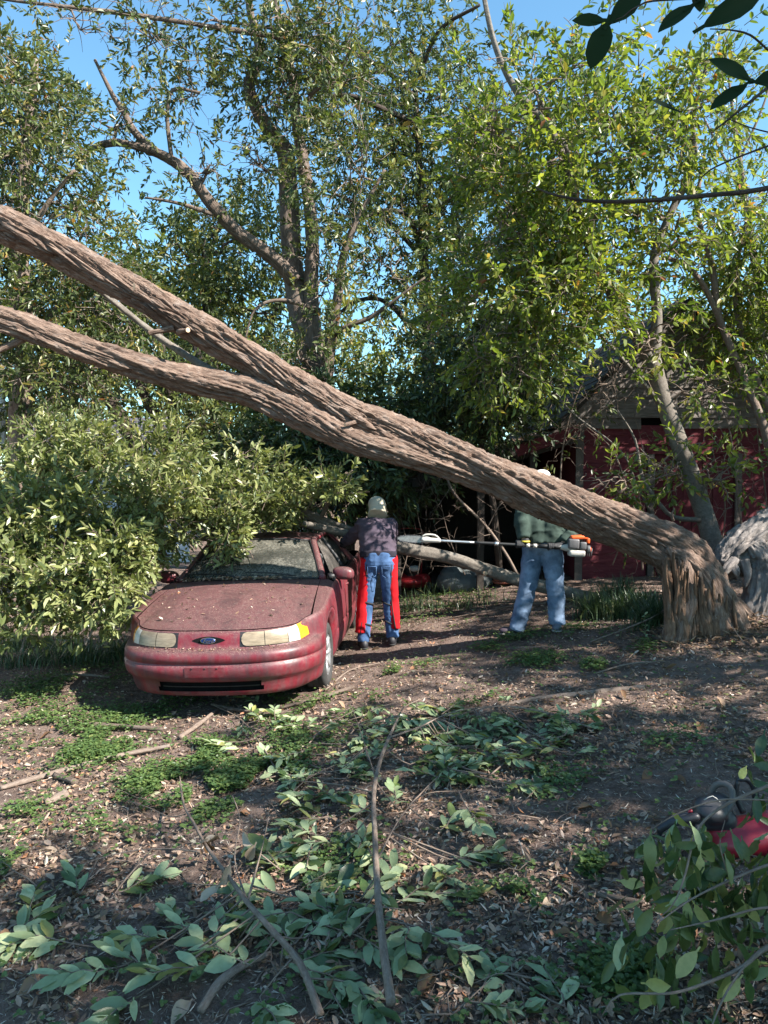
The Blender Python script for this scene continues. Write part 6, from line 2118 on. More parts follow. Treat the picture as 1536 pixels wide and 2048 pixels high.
subl = [[(700, 1068, 9.05, .05), (670, 1062, 8.95, .05), (640, 1055, 8.85, .045), (560, 1040, 8.6, .035), (470, 1045, 8.3, .025), (400, 1080, 8.0, .015)],
        [(560, 1005, 9.0, .04), (480, 1010, 8.6, .032), (380, 1030, 8.0, .026), (280, 1060, 7.5, .02), (200, 1110, 7.1, .012)],
        [(470, 985, 8.9, .035), (360, 1020, 8.3, .028), (230, 1050, 7.7, .022), (110, 1090, 7.2, .015), (20, 1150, 6.9, .008)],
        [(350, 960, 8.7, .03), (220, 990, 8.0, .025), (80, 1010, 7.5, .018), (-60, 1060, 7.2, .01)],
        [(280, 1060, 7.5, .02), (250, 1130, 7.1, .016), (210, 1210, 6.8, .012), (170, 1290, 6.6, .006)],
        [(110, 1090, 7.2, .016), (90, 1160, 6.9, .013), (60, 1240, 6.7, .009), (40, 1310, 6.6, .005)],
        [(640, 1040, 9.05, .03), (660, 1000, 8.8, .02), (690, 960, 8.6, .012), (705, 940, 8.5, .005)],
        [(350, 960, 8.7, .025), (330, 920, 8.6, .02), (300, 890, 8.5, .012), (270, 870, 8.4, .006)],
        [(200, 935, 8.4, .02), (140, 905, 8.2, .015), (80, 885, 8.1, .007)],
        [(470, 985, 8.9, .02), (500, 950, 8.7, .014), (510, 910, 8.6, .006)]]
for q in subl:
    V, F, bk = tube(pxpath(q), 10, .06, bark_disp(.003, 16, 2.2, .3, 3, .01))
    link('side_limb', np_mesh('side_limb', V, F, True, None, bk), MB['smooth'], fl_)
bs = Bag()
V, F = ellipsoid(at(970, 1147, 9.2), (.03, .012, .03), None, 14)
link('cut_knot', np_mesh('cut_knot', V, F), MB['cut'], fl_)
S = np.vstack([catmull(pxpath(q), .2) for q in subl] + [catmull(pxpath(main[8:]), .2)])
lbl = [(90, 960, 8.0, 150, 75, .7, 300), (270, 945, 8.3, 130, 70, .7, 250), (30, 1070, 7.3, 150, 100, .7, 330), (190, 1060, 7.4, 150, 100, .7, 360), (340, 1040, 7.7, 130, 80, .7, 300), (430, 1010, 8.2, 110, 65, .6, 230), (540, 985, 8.6, 90, 55, .5, 150), (100, 1165, 7.0, 150, 75, .6, 250), (240, 1140, 7.0, 95, 90, .5, 230),
       (180, 1235, 6.8, 70, 45, .4, 60), (40, 1255, 6.9, 110, 45, .5, 90), (460, 1075, 7.75, 90, 40, .4, 170), (560, 1035, 8.5, 90, 35, .5, 170), (672, 985, 8.2, 36, 50, .2, 60), (500, 920, 8.6, 50, 40, .3, 30), (640, 985, 8.7, 60, 40, .4, 70), (490, 1125, 7.55, 35, 30, .2, 26), (315, 1095, 7.3, 50, 55, .4, 80), (150, 890, 8.2, 160, 40, .5, 130), (-80, 1100, 7.4, 120, 150, .8, 250), (330, 880, 8.5, 50, 35, .3, 30)]
bl = [pxblob(*b) for b in lbl]
bag = Bag()
for (c, r, n) in bl:
    c = np.array(c)
    r = np.array(r)
    for j in range(7):
        e = c + unit(rngl, 1)[0] * r * rngl.uniform(.3, 1.0)
        q = S[np.argmin(np.linalg.norm(S[:, :3] - e, axis=1) + rngl.uniform(0, .4, len(S)))]
        bag.tube(wig(rngl, q[:3], e, min(q[3] * .6, .012), .003, 4, .12, .03), 5, .12)
P, O = blob_clusters(rngl, bl, .42, 2.1, 212, .55)
d = O * .45 + rngl.normal(0, .45, P.shape) + np.array([.25, -.3, .22])
pos, ld, nr, LL, WW = sprays(rngl, P, d, 9, .26, .088, .034, 1.0, .8, .1)
def outside_car(p, pad=.02):
    L = np.array(CAR_M.inverted())
    q = p @ L[:3, :3].T + L[:3, 3]
    h = np.interp(q[:, 1], [0, .2, 1.4, 2.1, 3.4, 4.0, 4.8], [.55, .76, 1.02, 1.40, 1.40, 1.04, 1.02]) + pad
    return ~((np.abs(q[:, 0]) < .94) & (q[:, 1] > -.05) & (q[:, 1] < 4.9) & (q[:, 2] < h))
tipok = outside_car(pos) & outside_car(pos + ld / np.linalg.norm(ld, axis=1)[:, None] * .08)
g_ok = pos[:, 2] > gz(pos[:, 0], pos[:, 1]) + .01
ok = tipok & g_ok
# keep the hood and most of the windshield clear, as they are
Lm = np.array(CAR_M.inverted())
q = pos @ Lm[:3, :3].T + Lm[:3, 3]
clear = (q[:, 0] > -.80) & (q[:, 1] < 1.5) & (q[:, 0] < 1.2)
clear |= (q[:, 0] > -.05) & (q[:, 1] < 2.05) & (q[:, 0] < 1.2)
clear |= (q[:, 0] > .35) & (q[:, 0] < 1.2) & (q[:, 1] < 2.9)
ok &= ~(clear & (q[:, 2] < 1.75))
fx, fy = 768 + F_PX * pos[:, 0] / pos[:, 1], 962 + F_PX * (CAMZ - pos[:, 2]) / pos[:, 1]
ok &= ~((fy > 1140) & (fx > 352 - (fy - 1140) * .83)) & (fy < 1300 + rngl.uniform(-50, 10, len(fy)))
keepc = outside_car(P) & outside_car(P + d / np.linalg.norm(d, axis=1)[:, None] * .2) & (ok.reshape(-1, 9).sum(1) > 6)
twig_prisms(bag, P[keepc], d[keepc], .26, .0035)
bag.build('twigs', MB['twig'], fl_)['kind'] = 'stuff'
rb_l = np.clip(np.repeat(rngl.beta(2.2, 2.0, len(P)), 9) + rngl.normal(0, .15, len(pos)), 0, 1)
pos, ld, nr, LL, WW, rb_l = pos[ok], ld[ok], nr[ok], LL[ok], WW[ok], rb_l[ok]
near = rngl.choice(np.argsort(pos[:, 1])[:1800], 300, False)
msk = np.zeros(len(pos), bool)
msk[near] = True
metas = [leaf_piece(('limp', q_), .088, .034, .22 + .1 * q_, .05 + .09 * q_, ML['pale_o'], .05, 40 + q_) for q_ in range(4)]
for i in near:
    link('leaf', metas[i % 4], None, fl_, frame(pos[i], ld[i], nr[i]) @ Matrix.Scale(LL[i] / .088, 4))
build_crown('foliage', fl_, ML['pale'], pos[~msk], ld[~msk], nr[~msk], LL[~msk], WW[~msk], rngl, None, None, rb_l[~msk])
# thin branches hanging over the lean-to opening

# ------------------------------------------------------------------ foreground: cut branches, sticks, chainsaw
rf_ = np.random.default_rng(307)
M_UNDER = leaf_mat('pale_leaf_underside', [(0, (0.15, 0.205, 0.11)), (.5, (0.26, 0.33, 0.185)), (.85, (0.37, 0.43, 0.25)), (1, (0.42, 0.43, 0.22))], 'obj', .2, .55, .35)
M_UPPER = leaf_mat('dark_leaf_upper', [(0, (0.025, 0.055, 0.02)), (.6, (0.05, 0.09, 0.025)), (1, (0.11, 0.14, 0.04))], 'obj', .2, .35, .5)
M_YELL = leaf_mat('yellow_green_leaf', [(0, (0.20, 0.21, 0.06)), (.6, (0.30, 0.30, 0.10)), (1, (0.42, 0.38, 0.15))], 'obj', .3, .45, .4)
M_DEAD = leaf_mat('dead_brown_leaf', [(0, (0.10, 0.045, 0.025)), (.5, (0.22, 0.10, 0.055)), (.8, (0.30, 0.20, 0.14)), (1, (0.40, 0.31, 0.24))], 'obj', .1, .6, .35)
LP = {}
for nm, mt in (('under', M_UNDER), ('upper', M_UPPER), ('yell', M_YELL)):
    LP[nm] = [leaf_piece((nm, q), .105, (.042, .036, .046, .04, .034, .044, .038, .048)[q], (.30, .18, .4, .1, .6, .05, .5, .25)[q], (.10, .22, -.08, .3, .15, .4, -.2, .05)[q], mt, (.07, .12)[q % 2], 60 + q) for q in range(8)]
LP['dead'] = [leaf_piece(('dead', q), .095, .05, (.7, .9, .5, 1.1)[q], (.5, -.5, .7, .3)[q], M_DEAD, .16, 80 + q) for q in range(4)]
def gpt(px, py, h=0.0):
    p = ground_at(px, py)
    p.z += h
    return p
def put_leaf(parent, kind, p, d, n, s=1.0):
    return link('leaf', LP[kind][rf_.integers(len(LP[kind]))], None, parent, frame(p, d, n) @ Matrix.Scale(s, 4))
def spray(parent, bag, base, ang, n, ln, mixw=(.72, .2, .08), el=.05, size=1.0, src=None):
    """a leafy twig lying on the ground"""
    d = Vector((math.cos(ang), math.sin(ang), el)).normalized()
    side = Vector((-math.sin(ang), math.cos(ang), 0))
    tip = base + d * ln
    bag.tube([(*(src if src is not None else base - d * .12), .004), (*base, .0035), (*(base.lerp(tip, .6) + Vector((0, 0, .01))), .0025), (*tip, .0012)], 5, .06)
    n += 3
    for i in range(n):
        t = .1 + .9 * (i + rf_.uniform(.1, .9)) / n
        s = 1 if i % 2 else -1
        sp = (1.15 - .8 * t) * s * rf_.uniform(.7, 1.25)
        p = base.lerp(tip, t)
        ld = d + side * sp + Vector((0, 0, rf_.normal(.05, .22)))
        nr = Vector((rf_.normal(0, .38), rf_.normal(0, .38), 1))
        k = rf_.choice(['under', 'upper', 'yell'], p=mixw)
        sc = size * rf_.uniform(.7, 1.15)
        tipz = p + ld.normalized() * .1 * sc
        gzz = g1(tipz.x, tipz.y) + .012
        if tipz.z < gzz: ld = ld + Vector((0, 0, (gzz - tipz.z) / (.1 * sc) * ld.length))
        p.z = max(p.z, g1(p.x, p.y) + .01)
        put_leaf(parent, k, p, ld, nr, sc)

def cut_branch(name, label, stems, sprays_, size=1.0, seg=14, disp=.002, mat='twig', mixw=(.72, .2, .08)):
    s0 = stems[0]
    root = gpt(*s0[0][:2])
    t = empty(name, root, label, 'branch', 'cut leafy branches in the foreground')
    CL = []
    for i, s in enumerate(stems):
        path = [(*gpt(p[0], p[1], p[2]), p[3]) for p in s]
        V, F, bk = tube(path, seg, .02, bark_disp(disp, 60, 8, .2, i, .004))
        link('stem', np_mesh('stem', V, F, True, None, bk), MB[mat], t)
        CL.append(catmull(path, .04)[:, :3])
    CL = np.vstack(CL)
    bag = Bag()
    for (px, py, h, ang, n, ln) in sprays_:
        b = gpt(px, py, h)
        q = CL[np.argmin(np.linalg.norm(CL - np.array(b), axis=1))]
        src = Vector(q) if (Vector(q) - b).length < .5 else None
        spray(t, bag, b, R(ang), n, ln, mixw, size=size, src=src)
    bag.build('twigs', MB['twig'], t)['kind'] = 'stuff'
    return t

# spray lists: (px, py, height, heading in degrees seen from above, leaves, length)
def fill(px0, px1, py0, py1, n, hmax=.06, nl=(5, 9), ln=(.14, .30)):
    return [(rf_.uniform(px0, px1), rf_.uniform(py0, py1), rf_.uniform(.02, hmax), rf_.uniform(0, 360), int(rf_.integers(*nl)), rf_.uniform(*ln)) for _ in range(n)]
cut_branch('cut_branch', 'thick grey cut stem running upright through the middle of the foreground', [
    [(782, 2075, .12, .0165), (765, 1960, .14, .0155), (755, 1860, .16, .014), (750, 1760, .18, .0135), (748, 1660, .20, .0125), (760, 1590, .20, .011), (778, 1530, .18, .010), (795, 1480, .15, .007)],
    [(778, 1530, .18, .006), (840, 1500, .16, .005), (900, 1465, .14, .004), (980, 1440, .10, .003), (1060, 1430, .06, .002)],
    [(750, 1660, .20, .005), (690, 1630, .17, .004), (620, 1610, .14, .003), (560, 1590, .10, .002)],
    [(795, 1480, .15, .005), (810, 1450, .14, .004), (850, 1425, .12, .002)],
    [(750, 1800, .16, .004), (800, 1700, .16, .003), (850, 1640, .14, .002), (930, 1610, .08, .001)],
    [(755, 1640, .2, .004), (720, 1500, .14, .002), (700, 1430, .1, .001)]],
    [(700, 1860, .04, 150, 7, .24), (690, 1900, .05, 100, 7, .22), (720, 1830, .06, 60, 6, .2), (790, 1830, .05, 40, 6, .2), (690, 1700, .04, 190, 7, .22), (640, 1690, .05, 150, 6, .22), (850, 1740, .04, -60, 7, .24), (900, 1740, .05, 20, 7, .22), (960, 1740, .03, 0, 6, .2), (880, 1680, .05, 60, 6, .22)]
    + fill(660, 1000, 1420, 1520, 15, .10) + fill(640, 960, 1520, 1640, 6, .08))
cut_branch('cut_branch', 'slender forked cut stem with three dead leaves at the lower left', [
    [(640, 2085, .10, .0135), (600, 1990, .12, .0125), (545, 1925, .13, .0115), (495, 1870, .14, .0105), (455, 1815, .15, .009), (415, 1760, .16, .008), (390, 1710, .16, .007), (368, 1660, .15, .006), (360, 1590, .12, .003)],
    [(372, 1682, .15, .0035), (340, 1680, .13, .003), (300, 1650, .10, .002), (255, 1620, .06, .0015)],
    [(495, 1870, .14, .004), (470, 1780, .15, .003), (480, 1700, .16, .003), (465, 1630, .12, .0015)],
    [(400, 1765, .15, .004), (330, 1745, .12, .003), (250, 1735, .08, .002), (160, 1740, .03, .001)],
    [(495, 1870, .14, .005), (515, 1790, .14, .004), (530, 1720, .12, .0025), (540, 1640, .08, .0015)]],
    [(480, 1900, .05, 100, 9, .28), (540, 1920, .06, 60, 8, .26), (440, 1950, .05, 200, 9, .28), (560, 1960, .05, 20, 9, .28), (330, 1960, .04, 160, 8, .26), (250, 1950, .04, 200, 8, .25), (290, 2000, .03, 240, 7, .22), (140, 1900, .03, 170, 7, .24), (100, 1880, .03, 220, 6, .2), (390, 1900, .05, 130, 8, .26), (610, 1900, .05, 60, 7, .22), (160, 1800, .03, 120, 6, .2), (230, 1800, .03, 40, 6, .22), (60, 1850, .03, 110, 6, .22), (20, 1890, .03, 70, 5, .18), (520, 2010, .03, 300, 6, .2), (600, 1820, .05, 30, 7, .24), (560, 1760, .05, 120, 6, .22), (420, 1920, .08, 70, 8, .26), (500, 1960, .06, 150, 8, .26), (350, 1900, .05, 180, 8, .24), (600, 1960, .05, 330, 7, .22), (700, 1980, .03, 300, 6, .2)], size=1.12)
db = bpy.data.objects['cut_branch.001']
for (px, py, h) in ((405, 1745, .16), (505, 1750, .15), (437, 1832, .14)):
    for k in range(2):
        o = link('dead_leaf', LP['dead'][rf_.integers(4)], None, db, frame(gpt(px + 6 * k, py, h), (rf_.normal(0, .4), rf_.normal(0, .4), -.8 if k else .3), (rf_.normal(), -1, .3)))
cut_branch('cut_branch', 'low heap of limp leafy twigs in front of the car', [
    [(560, 1560, .03, .006), (520, 1500, .05, .005), (480, 1450, .05, .004), (430, 1420, .04, .003)], [(600, 1520, .04, .004), (650, 1470, .06, .004), (720, 1430, .06, .002)]],
    fill(480, 760, 1410, 1530, 12, .07) + fill(500, 760, 1530, 1680, 9, .05), size=.95)
cut_branch('cut_branch', 'leafy twig bundle lying across the bare soil right of the middle stem', [
    [(1180, 1470, .05, .005), (1100, 1450, .08, .005), (1000, 1440, .10, .004), (900, 1460, .10, .003)], [(1010, 1440, .10, .003), (1060, 1480, .07, .002), (1120, 1510, .04, .001)]],
    fill(880, 1180, 1430, 1530, 15, .10) + fill(860, 1060, 1530, 1600, 6, .06), size=.95, mixw=(.55, .38, .07))
cut_branch('cut_branch', 'loose pale leafy twigs strewn between the two foreground stems', [
    [(640, 1760, .03, .004), (600, 1700, .05, .003), (560, 1650, .05, .002), (530, 1600, .03, .001)], [(700, 1760, .03, .004), (660, 1820, .05, .003), (620, 1860, .04, .0015)]],
    fill(520, 740, 1600, 1760, 9, .06) + fill(560, 840, 1790, 1960, 12, .07), size=1.05)
cut_branch('cut_branch', 'leafy green twigs scattered round the top of the middle stem', [
    [(820, 1620, .03, .004), (880, 1570, .06, .003), (940, 1530, .05, .002), (1000, 1500, .03, .001)], [(700, 1480, .04, .004), (740, 1440, .07, .003), (800, 1415, .05, .002)]],
    fill(690, 1130, 1425, 1500, 12, .12) + fill(760, 1100, 1490, 1600, 11, .08), size=1.0, mixw=(.6, .3, .1))
cut_branch('cut_branch', 'carpet of small pale leafy twigs between the car and the middle stem', [
    [(600, 1500, .03, .004), (660, 1470, .06, .003), (740, 1440, .05, .002)], [(560, 1620, .03, .004), (620, 1570, .05, .003), (700, 1530, .04, .0015)]],
    fill(470, 780, 1430, 1600, 24, .07, (6, 9), (.10, .22)), size=.78)
cut_branch('cut_branch', 'carpet of small pale leafy twigs right of the middle stem top', [
    [(850, 1480, .03, .004), (920, 1455, .06, .003), (1000, 1430, .05, .002)], [(980, 1560, .03, .004), (1040, 1520, .05, .003), (1120, 1490, .04, .0015)]],
    fill(800, 1170, 1420, 1570, 24, .09, (6, 9), (.10, .22)), size=.78, mixw=(.65, .27, .08))
cut_branch('cut_branch', 'small leafy sprig at the bottom edge right of the middle stem', [
    [(905, 2040, .02, .003), (960, 2000, .04, .002), (1000, 1960, .03, .0012)]], [(940, 2020, .03, -20, 7, .2), (960, 2000, .03, 60, 6, .2), (1130, 2030, .03, 100, 6, .2), (1180, 1990, .03, 60, 6, .2), (690, 2040, .02, 120, 5, .16)])

# drooping leafy branch at the lower right
br = empty('drooping_branch', gpt(1480, 2030), 'drooping dark leafy branch hiding the lower right corner and part of the chainsaw', 'branch')
stems = [[(1640, 1530, 2.35, .007), (1536, 1572, 2.35, .006), (1450, 1610, 2.35, .005), (1395, 1660, 2.32, .004), (1370, 1750, 2.28, .0035), (1345, 1810, 2.25, .002), (1300, 1850, 2.25, .0012)],
         [(1640, 1700, 2.3, .006), (1536, 1730, 2.3, .005), (1460, 1760, 2.3, .004), (1380, 1800, 2.25, .003), (1310, 1850, 2.2, .0015)],
         [(1640, 1830, 2.2, .005), (1536, 1815, 2.2, .004), (1430, 1840, 2.2, .003), (1340, 1860, 2.2, .0015)],
         [(1650, 1860, 2.15, .008), (1536, 1895, 2.15, .007), (1490, 1930, 2.15, .006), (1440, 1955, 2.15, .005), (1350, 1985, 2.12, .004), (1240, 1990, 2.1, .003), (1205, 2030, 2.1, .0015)],
         [(1490, 1930, 2.15, .004), (1450, 1990, 2.1, .003), (1420, 2060, 2.05, .002)],
         [(1536, 1600, 2.3, .003), (1440, 1600, 2.3, .003), (1360, 1625, 2.3, .002), (1300, 1660, 2.3, .001)],
         [(1460, 1760, 2.3, .003), (1440, 1690, 2.3, .002), (1450, 1640, 2.3, .001)]]
for i, s in enumerate(stems):
    V, F, bk = tube(pxpath(s), 8, .02, None)
    link('stem', np_mesh('stem', V, F, True, None, bk), MB['twig'], br)
S5 = np.vstack([catmull(pxpath(s), .02)[:, :3] for s in stems[:3]] + [catmull(pxpath(stems[5]), .02)[:, :3]])
S6 = np.vstack([catmull(pxpath(s), .02)[:, :3] for s in stems[3:5]])
for i in range(400):
    low = rf_.random() < .30
    q = (S6 if low else S5)[rf_.integers(len(S6 if low else S5))] + rf_.normal(0, .035, 3) + np.array([0, rf_.uniform(0, .35), -rf_.uniform(0, .14) if not low else -rf_.uniform(-.05, .1)])
    ppx, ppy = 768 + F_PX * q[0] / q[1], 962 + F_PX * (CAMZ - q[2]) / q[1]
    if ppy < 1655 and ppx < 1500 or ppx < 1235 or ppx < 1300 and rf_.random() < .6: continue
    d = Vector((rf_.normal(0, .45), rf_.normal(0, .45), -1 if rf_.random() < .8 else .2))
    n = Vector((rf_.normal(0, 1.1), -1, rf_.normal(.2, .5)))
    k = rf_.choice(['upper', 'yell', 'under'], p=(.76, .17, .07))
    put_leaf(br, k, Vector(q), d, n, rf_.uniform(.62, 1.0))

# overhanging twig with big dark leaves at the upper right, close to the camera
ov = empty('overhanging_branch', at(1700, 160, 1.25), 'dark backlit leaves on an overhanging twig at the upper right corner', 'branch')
ovs = [[(1750, 60, 1.3, .006), (1600, 130, 1.25, .0035), (1536, 175, 1.2, .0025), (1480, 220, 1.18, .002), (1430, 260, 1.18, .0012)],
       [(1536, 100, 1.25, .0016), (1500, 70, 1.2, .0016), (1460, 60, 1.18, .0012), (1420, 58, 1.18, .0008)],
       [(1640, -60, 1.2, .003), (1500, -30, 1.18, .0025), (1390, -5, 1.15, .0018), (1290, 5, 1.15, .0014), (1245, 35, 1.15, .0012), (1215, 45, 1.15, .0008)],
       [(1700, 330, 1.9, .008), (1536, 376, 1.8, .0062), (1400, 392, 1.75, .0055), (1280, 402, 1.7, .005), (1180, 402, 1.7, .004), (1110, 390, 1.7, .003), (1070, 375, 1.7, .0015)],
       [(1640, 260, 1.5, .003), (1536, 292, 1.5, .0022), (1420, 340, 1.5, .0016), (1390, 380, 1.5, .001)],
       [(1560, 270, 1.4, .0016), (1500, 255, 1.4, .0012), (1450, 235, 1.4, .0008)]]
for s in ovs:
    V, F, bk = tube(pxpath(s), 8, .015, None)
    link('twig', np_mesh('twig', V, F, True, None, bk), MB['dark'], ov)
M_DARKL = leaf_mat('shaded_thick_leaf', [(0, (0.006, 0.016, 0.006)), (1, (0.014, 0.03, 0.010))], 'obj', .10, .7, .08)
def big_leaf(b, t, w, Y, roll=0.0, curl=.08):
    """leaf from its base pixel to its tip pixel, width in pixels"""
    B0, T0 = at(b[0], b[1], Y), at(t[0], t[1], Y)
    d = T0 - B0
    L = d.length
    W = w / F_PX * Y
    me = leaf_piece(('big', b), L, W, .18, curl, M_DARKL, .02, int(b[0]))
    n = Vector((0, -1, .3)) + d.normalized().cross(Vector((0, -1, 0))) * roll
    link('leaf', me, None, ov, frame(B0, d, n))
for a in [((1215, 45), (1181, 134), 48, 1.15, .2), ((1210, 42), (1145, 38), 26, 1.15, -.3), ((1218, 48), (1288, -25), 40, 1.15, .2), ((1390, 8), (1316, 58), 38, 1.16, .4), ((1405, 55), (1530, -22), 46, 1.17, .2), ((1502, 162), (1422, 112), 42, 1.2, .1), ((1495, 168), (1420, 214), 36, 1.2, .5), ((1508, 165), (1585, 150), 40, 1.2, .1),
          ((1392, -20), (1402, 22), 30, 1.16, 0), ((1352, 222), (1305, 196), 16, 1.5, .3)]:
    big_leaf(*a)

# sticks lying on the ground, one by one
sticks = [([(0, 1582, .02, .016), (110, 1553, .025, .018), (230, 1522, .03, .017), (340, 1500, .03, .014)], 'long weathered stick lying across the green weeds at left'),
          ([(360, 1482, .03, .014), (400, 1455, .035, .013), (435, 1425, .03, .009)], 'short stick angled up toward the car bumper'),
          ([(176, 1456, .03, .02), (250, 1462, .035, .021), (325, 1466, .03, .017)], 'stout sunlit stick in the bright patch left of the car'),
          ([(60, 1372, .03, .012), (140, 1358, .05, .013), (220, 1362, .04, .01)], 'dark bent stick in the weeds left of the front bumper'),
          ([(425, 1415, .03, .014), (460, 1425, .035, .016), (520, 1432, .03, .008)], 'broken branch end under the front bumper'),
          ([(560, 1420, .02, .010), (640, 1402, .03, .016), (708, 1382, .04, .012)], 'pale stick by the front wheel of the car'),
          ([(1000, 1412, .0, .016), (1090, 1398, .008, .02), (1190, 1388, .01, .02), (1290, 1376, .008, .013)], 'long half buried branch crossing the ground right of centre'),
          ([(110, 1555, .02, .02), (150, 1572, .03, .022)], 'short chunk of rotten wood among the weeds at left'),
          ([(90, 1612, .02, .024), (135, 1596, .03, .028)], 'blackened wood chunk near the left edge'),
          ([(400, 2040, .03, .014), (440, 1990, .05, .016), (480, 1960, .05, .012), (540, 1925, .04, .006)], 'pale stick on the soil at the bottom left'),
          ([(880, 1245, .03, .010), (960, 1235, .06, .012), (1040, 1222, .08, .010), (1120, 1216, .06, .005)], 'dark thin branch on the ground behind the man in green'),
          ([(960, 1302, -.005, .014), (1040, 1297, .0, .016), (1110, 1292, -.005, .012)], 'buried root ridge in front of the man in green'),
          ([(1190, 1352, .02, .006), (1260, 1335, .03, .006), (1340, 1330, .03, .004)], 'thin twig in front of the split stump'),
          ([(1195, 1800, .02, .009), (1240, 1812, .03, .010), (1290, 1815, .02, .006)], 'short crooked twig on the bare soil at lower right'),
          ([(1180, 1290, .03, .005), (1300, 1262, .12, .006), (1400, 1235, .25, .005), (1490, 1300, .05, .003)], 'thin arched twig by the foot of the stump'),
          ([(760, 1330, .02, .007), (700, 1345, .02, .008), (650, 1385, .02, .006)], 'short stick beside the front tyre')]
for pts, lab in sticks:
    path = [(*gpt(p[0], p[1], p[2]), p[3]) for p in pts]
    V, F, bk = tube(path, 14, .02, bark_disp(.008, 40, 5, .2, int(pts[0][0]), .012))
    o = link('fallen_stick', np_mesh('fallen_stick', V, F, True, None, bk), MB['twig' if len(lab) % 2 else 'oak'])
    tag(o, lab, 'stick', 'sticks on the ground')
bag = Bag()
X, Y = scatter(420, 2.0, 10)
for x, y in zip(X, Y):
    ln = rf_.uniform(.08, .45)
    a = rf_.uniform(0, 6.28)
    p0 = np.array([x, y, g1(x, y) + .012])
    x2, y2 = x + ln * math.cos(a), y + ln * math.sin(a)
    bag.tube(wig(rf_, p0, (x2, y2, g1(x2, y2) + .015 + rf_.uniform(0, .04)), rf_.uniform(.0018, .005), .001, 4, .08), 5, .05)
o = bag.build('twig_litter', MB['twig'])
tag(o, 'thin fallen twigs strewn all over the ground', 'twigs', kind='stuff')

# larger curled dry leaves lying singly
spots = [(1175, 1695), (1180, 1900), (1085, 1815), (265, 1690), (480, 1630), (690, 1420), (830, 1335), (25, 1880), (75, 1960), (150, 1790), (1160, 1395), (1185, 1620), (985, 1610), (1040, 1425), (1300, 1545), (900, 1475), (620, 1545), (570, 1700), (95, 1700), (380, 2010), (1060, 2000), (1110, 1870), (930, 1900), (870, 1960), (1190, 1420), (1250, 1400), (340, 1620),
         (240, 1600), (30, 1500), (80, 1480), (130, 1510), (60, 1660), (700, 1800), (830, 1790), (980, 1880), (1250, 1500), (1400, 1450), (1450, 1420), (1500, 1480), (1350, 1560), (1480, 1350), (1330, 1340), (520, 1850), (310, 1880), (210, 2020), (650, 2000), (790, 1980), (1010, 1980), (1120, 1760), (1230, 1850), (1060, 1690), (760, 1300), (880, 1380), (1010, 1330), (580, 1600), (440, 1680)]
marks = [('front bumper of the car', 450, 1400), ('thick middle stem', 755, 1760), ('slender forked stem', 470, 1840), ('chainsaw', 1420, 1640), ('drooping dark branch', 1380, 1880), ('split stump', 1405, 1290), ('long half buried branch', 1150, 1400), ('long weathered stick', 170, 1540),
         ('man in red chaps', 755, 1290), ('small sprig at the bottom edge', 960, 2000), ('left edge of the picture', 20, 1760), ('leafy heap right of the middle stem', 1000, 1500)]
nth = ['nearest', 'second nearest', 'third nearest', 'fourth nearest', 'fifth nearest', 'sixth nearest', 'seventh nearest', 'eighth nearest', 'ninth nearest', 'tenth nearest', 'eleventh nearest', 'twelfth nearest']
own = []
for (px, py) in spots:
    k = min(range(len(marks)), key=lambda j: math.hypot(px - marks[j][1], py - marks[j][2]))
    own.append((k, math.hypot(px - marks[k][1], py - marks[k][2])))
dry_labels = ['large curled brown dry leaf %s to the %s' % (nth[sum(1 for b in own if b[0] == a[0] and b[1] < a[1])], marks[a[0]][0]) for a in own]
for i, (px, py) in enumerate(spots):
    p = gpt(px, py, .012)
    o = link('dry_leaf', LP['dead'][i % 4], None, None, frame(p, (rf_.normal(), rf_.normal(), .1), (rf_.normal(0, .35), rf_.normal(0, .35), 1)) @ Matrix.Scale(rf_.uniform(.7, 1.15), 4))
    tag(o, dry_labels[i], 'dry leaf', 'large dry leaves on the ground')

# small upright seedling by the stump
sd = empty('seedling', gpt(1290, 1300), 'thin upright seedling with tiny leaves in front of the stump', 'plant')
sp_ = [gpt(1290, 1300), at(1291, 1265, 6.9), at(1290, 1228, 6.88)]
Bag().tube([(*sp_[0], .004), (*sp_[1], .003), (*sp_[2], .001)], 6, .03).build('stem', MB['twig'], sd)
for i in range(26):
    t = rf_.uniform(.15, 1)
    p = sp_[0].lerp(sp_[1], min(1, t * 2)) if t < .5 else sp_[1].lerp(sp_[2], t * 2 - 1)
    put_leaf(sd, 'under', p, (rf_.normal(), rf_.normal(), .4), (rf_.normal(0, .4), rf_.normal(0, .4), 1), rf_.uniform(.25, .5))

# ------------------------------------------------------------------ chainsaw on the ground at right
M_CRED = plain('red_saw_housing', (0.24, 0.008, 0.02), .4, var=.2)
M_CBLK = plain('charcoal_saw_plastic', (0.022, 0.022, 0.026), .45, var=.3)
cs0 = gpt(1436, 1712)
cs = empty('chainsaw', cs0, 'red and black chainsaw lying on the ground behind the drooping branch', 'chainsaw')
YS = cs0.y
CS = lambda px, py, dy=0.0: at(px, py, YS + dy)
q_ = YS / F_PX
fuse('housing', [capsule(CS(1440, 1672, .05), CS(1500, 1665, .05), 34 * q_, 36 * q_), capsule(CS(1450, 1690), CS(1520, 1680), 26 * q_, 30 * q_), ellipsoid(CS(1530, 1660, .05), (34 * q_, .10, 40 * q_))], .009, M_CRED, cs, 3)
tc = fuse('top_cover', [capsule(CS(1405, 1612, .05), CS(1440, 1608, .06), 20 * q_, 24 * q_), ellipsoid(CS(1420, 1622, .05), (36 * q_, .08, 24 * q_)), capsule(CS(1400, 1640, .04), CS(1450, 1640, .04), 20 * q_, 24 * q_)], .008, M_CBLK, cs, 3)
Bag().tube([(*CS(1376, 1624), .005), (*CS(1384, 1621), .007)], 8, .02).build('choke_knob', M_CRED, tc)
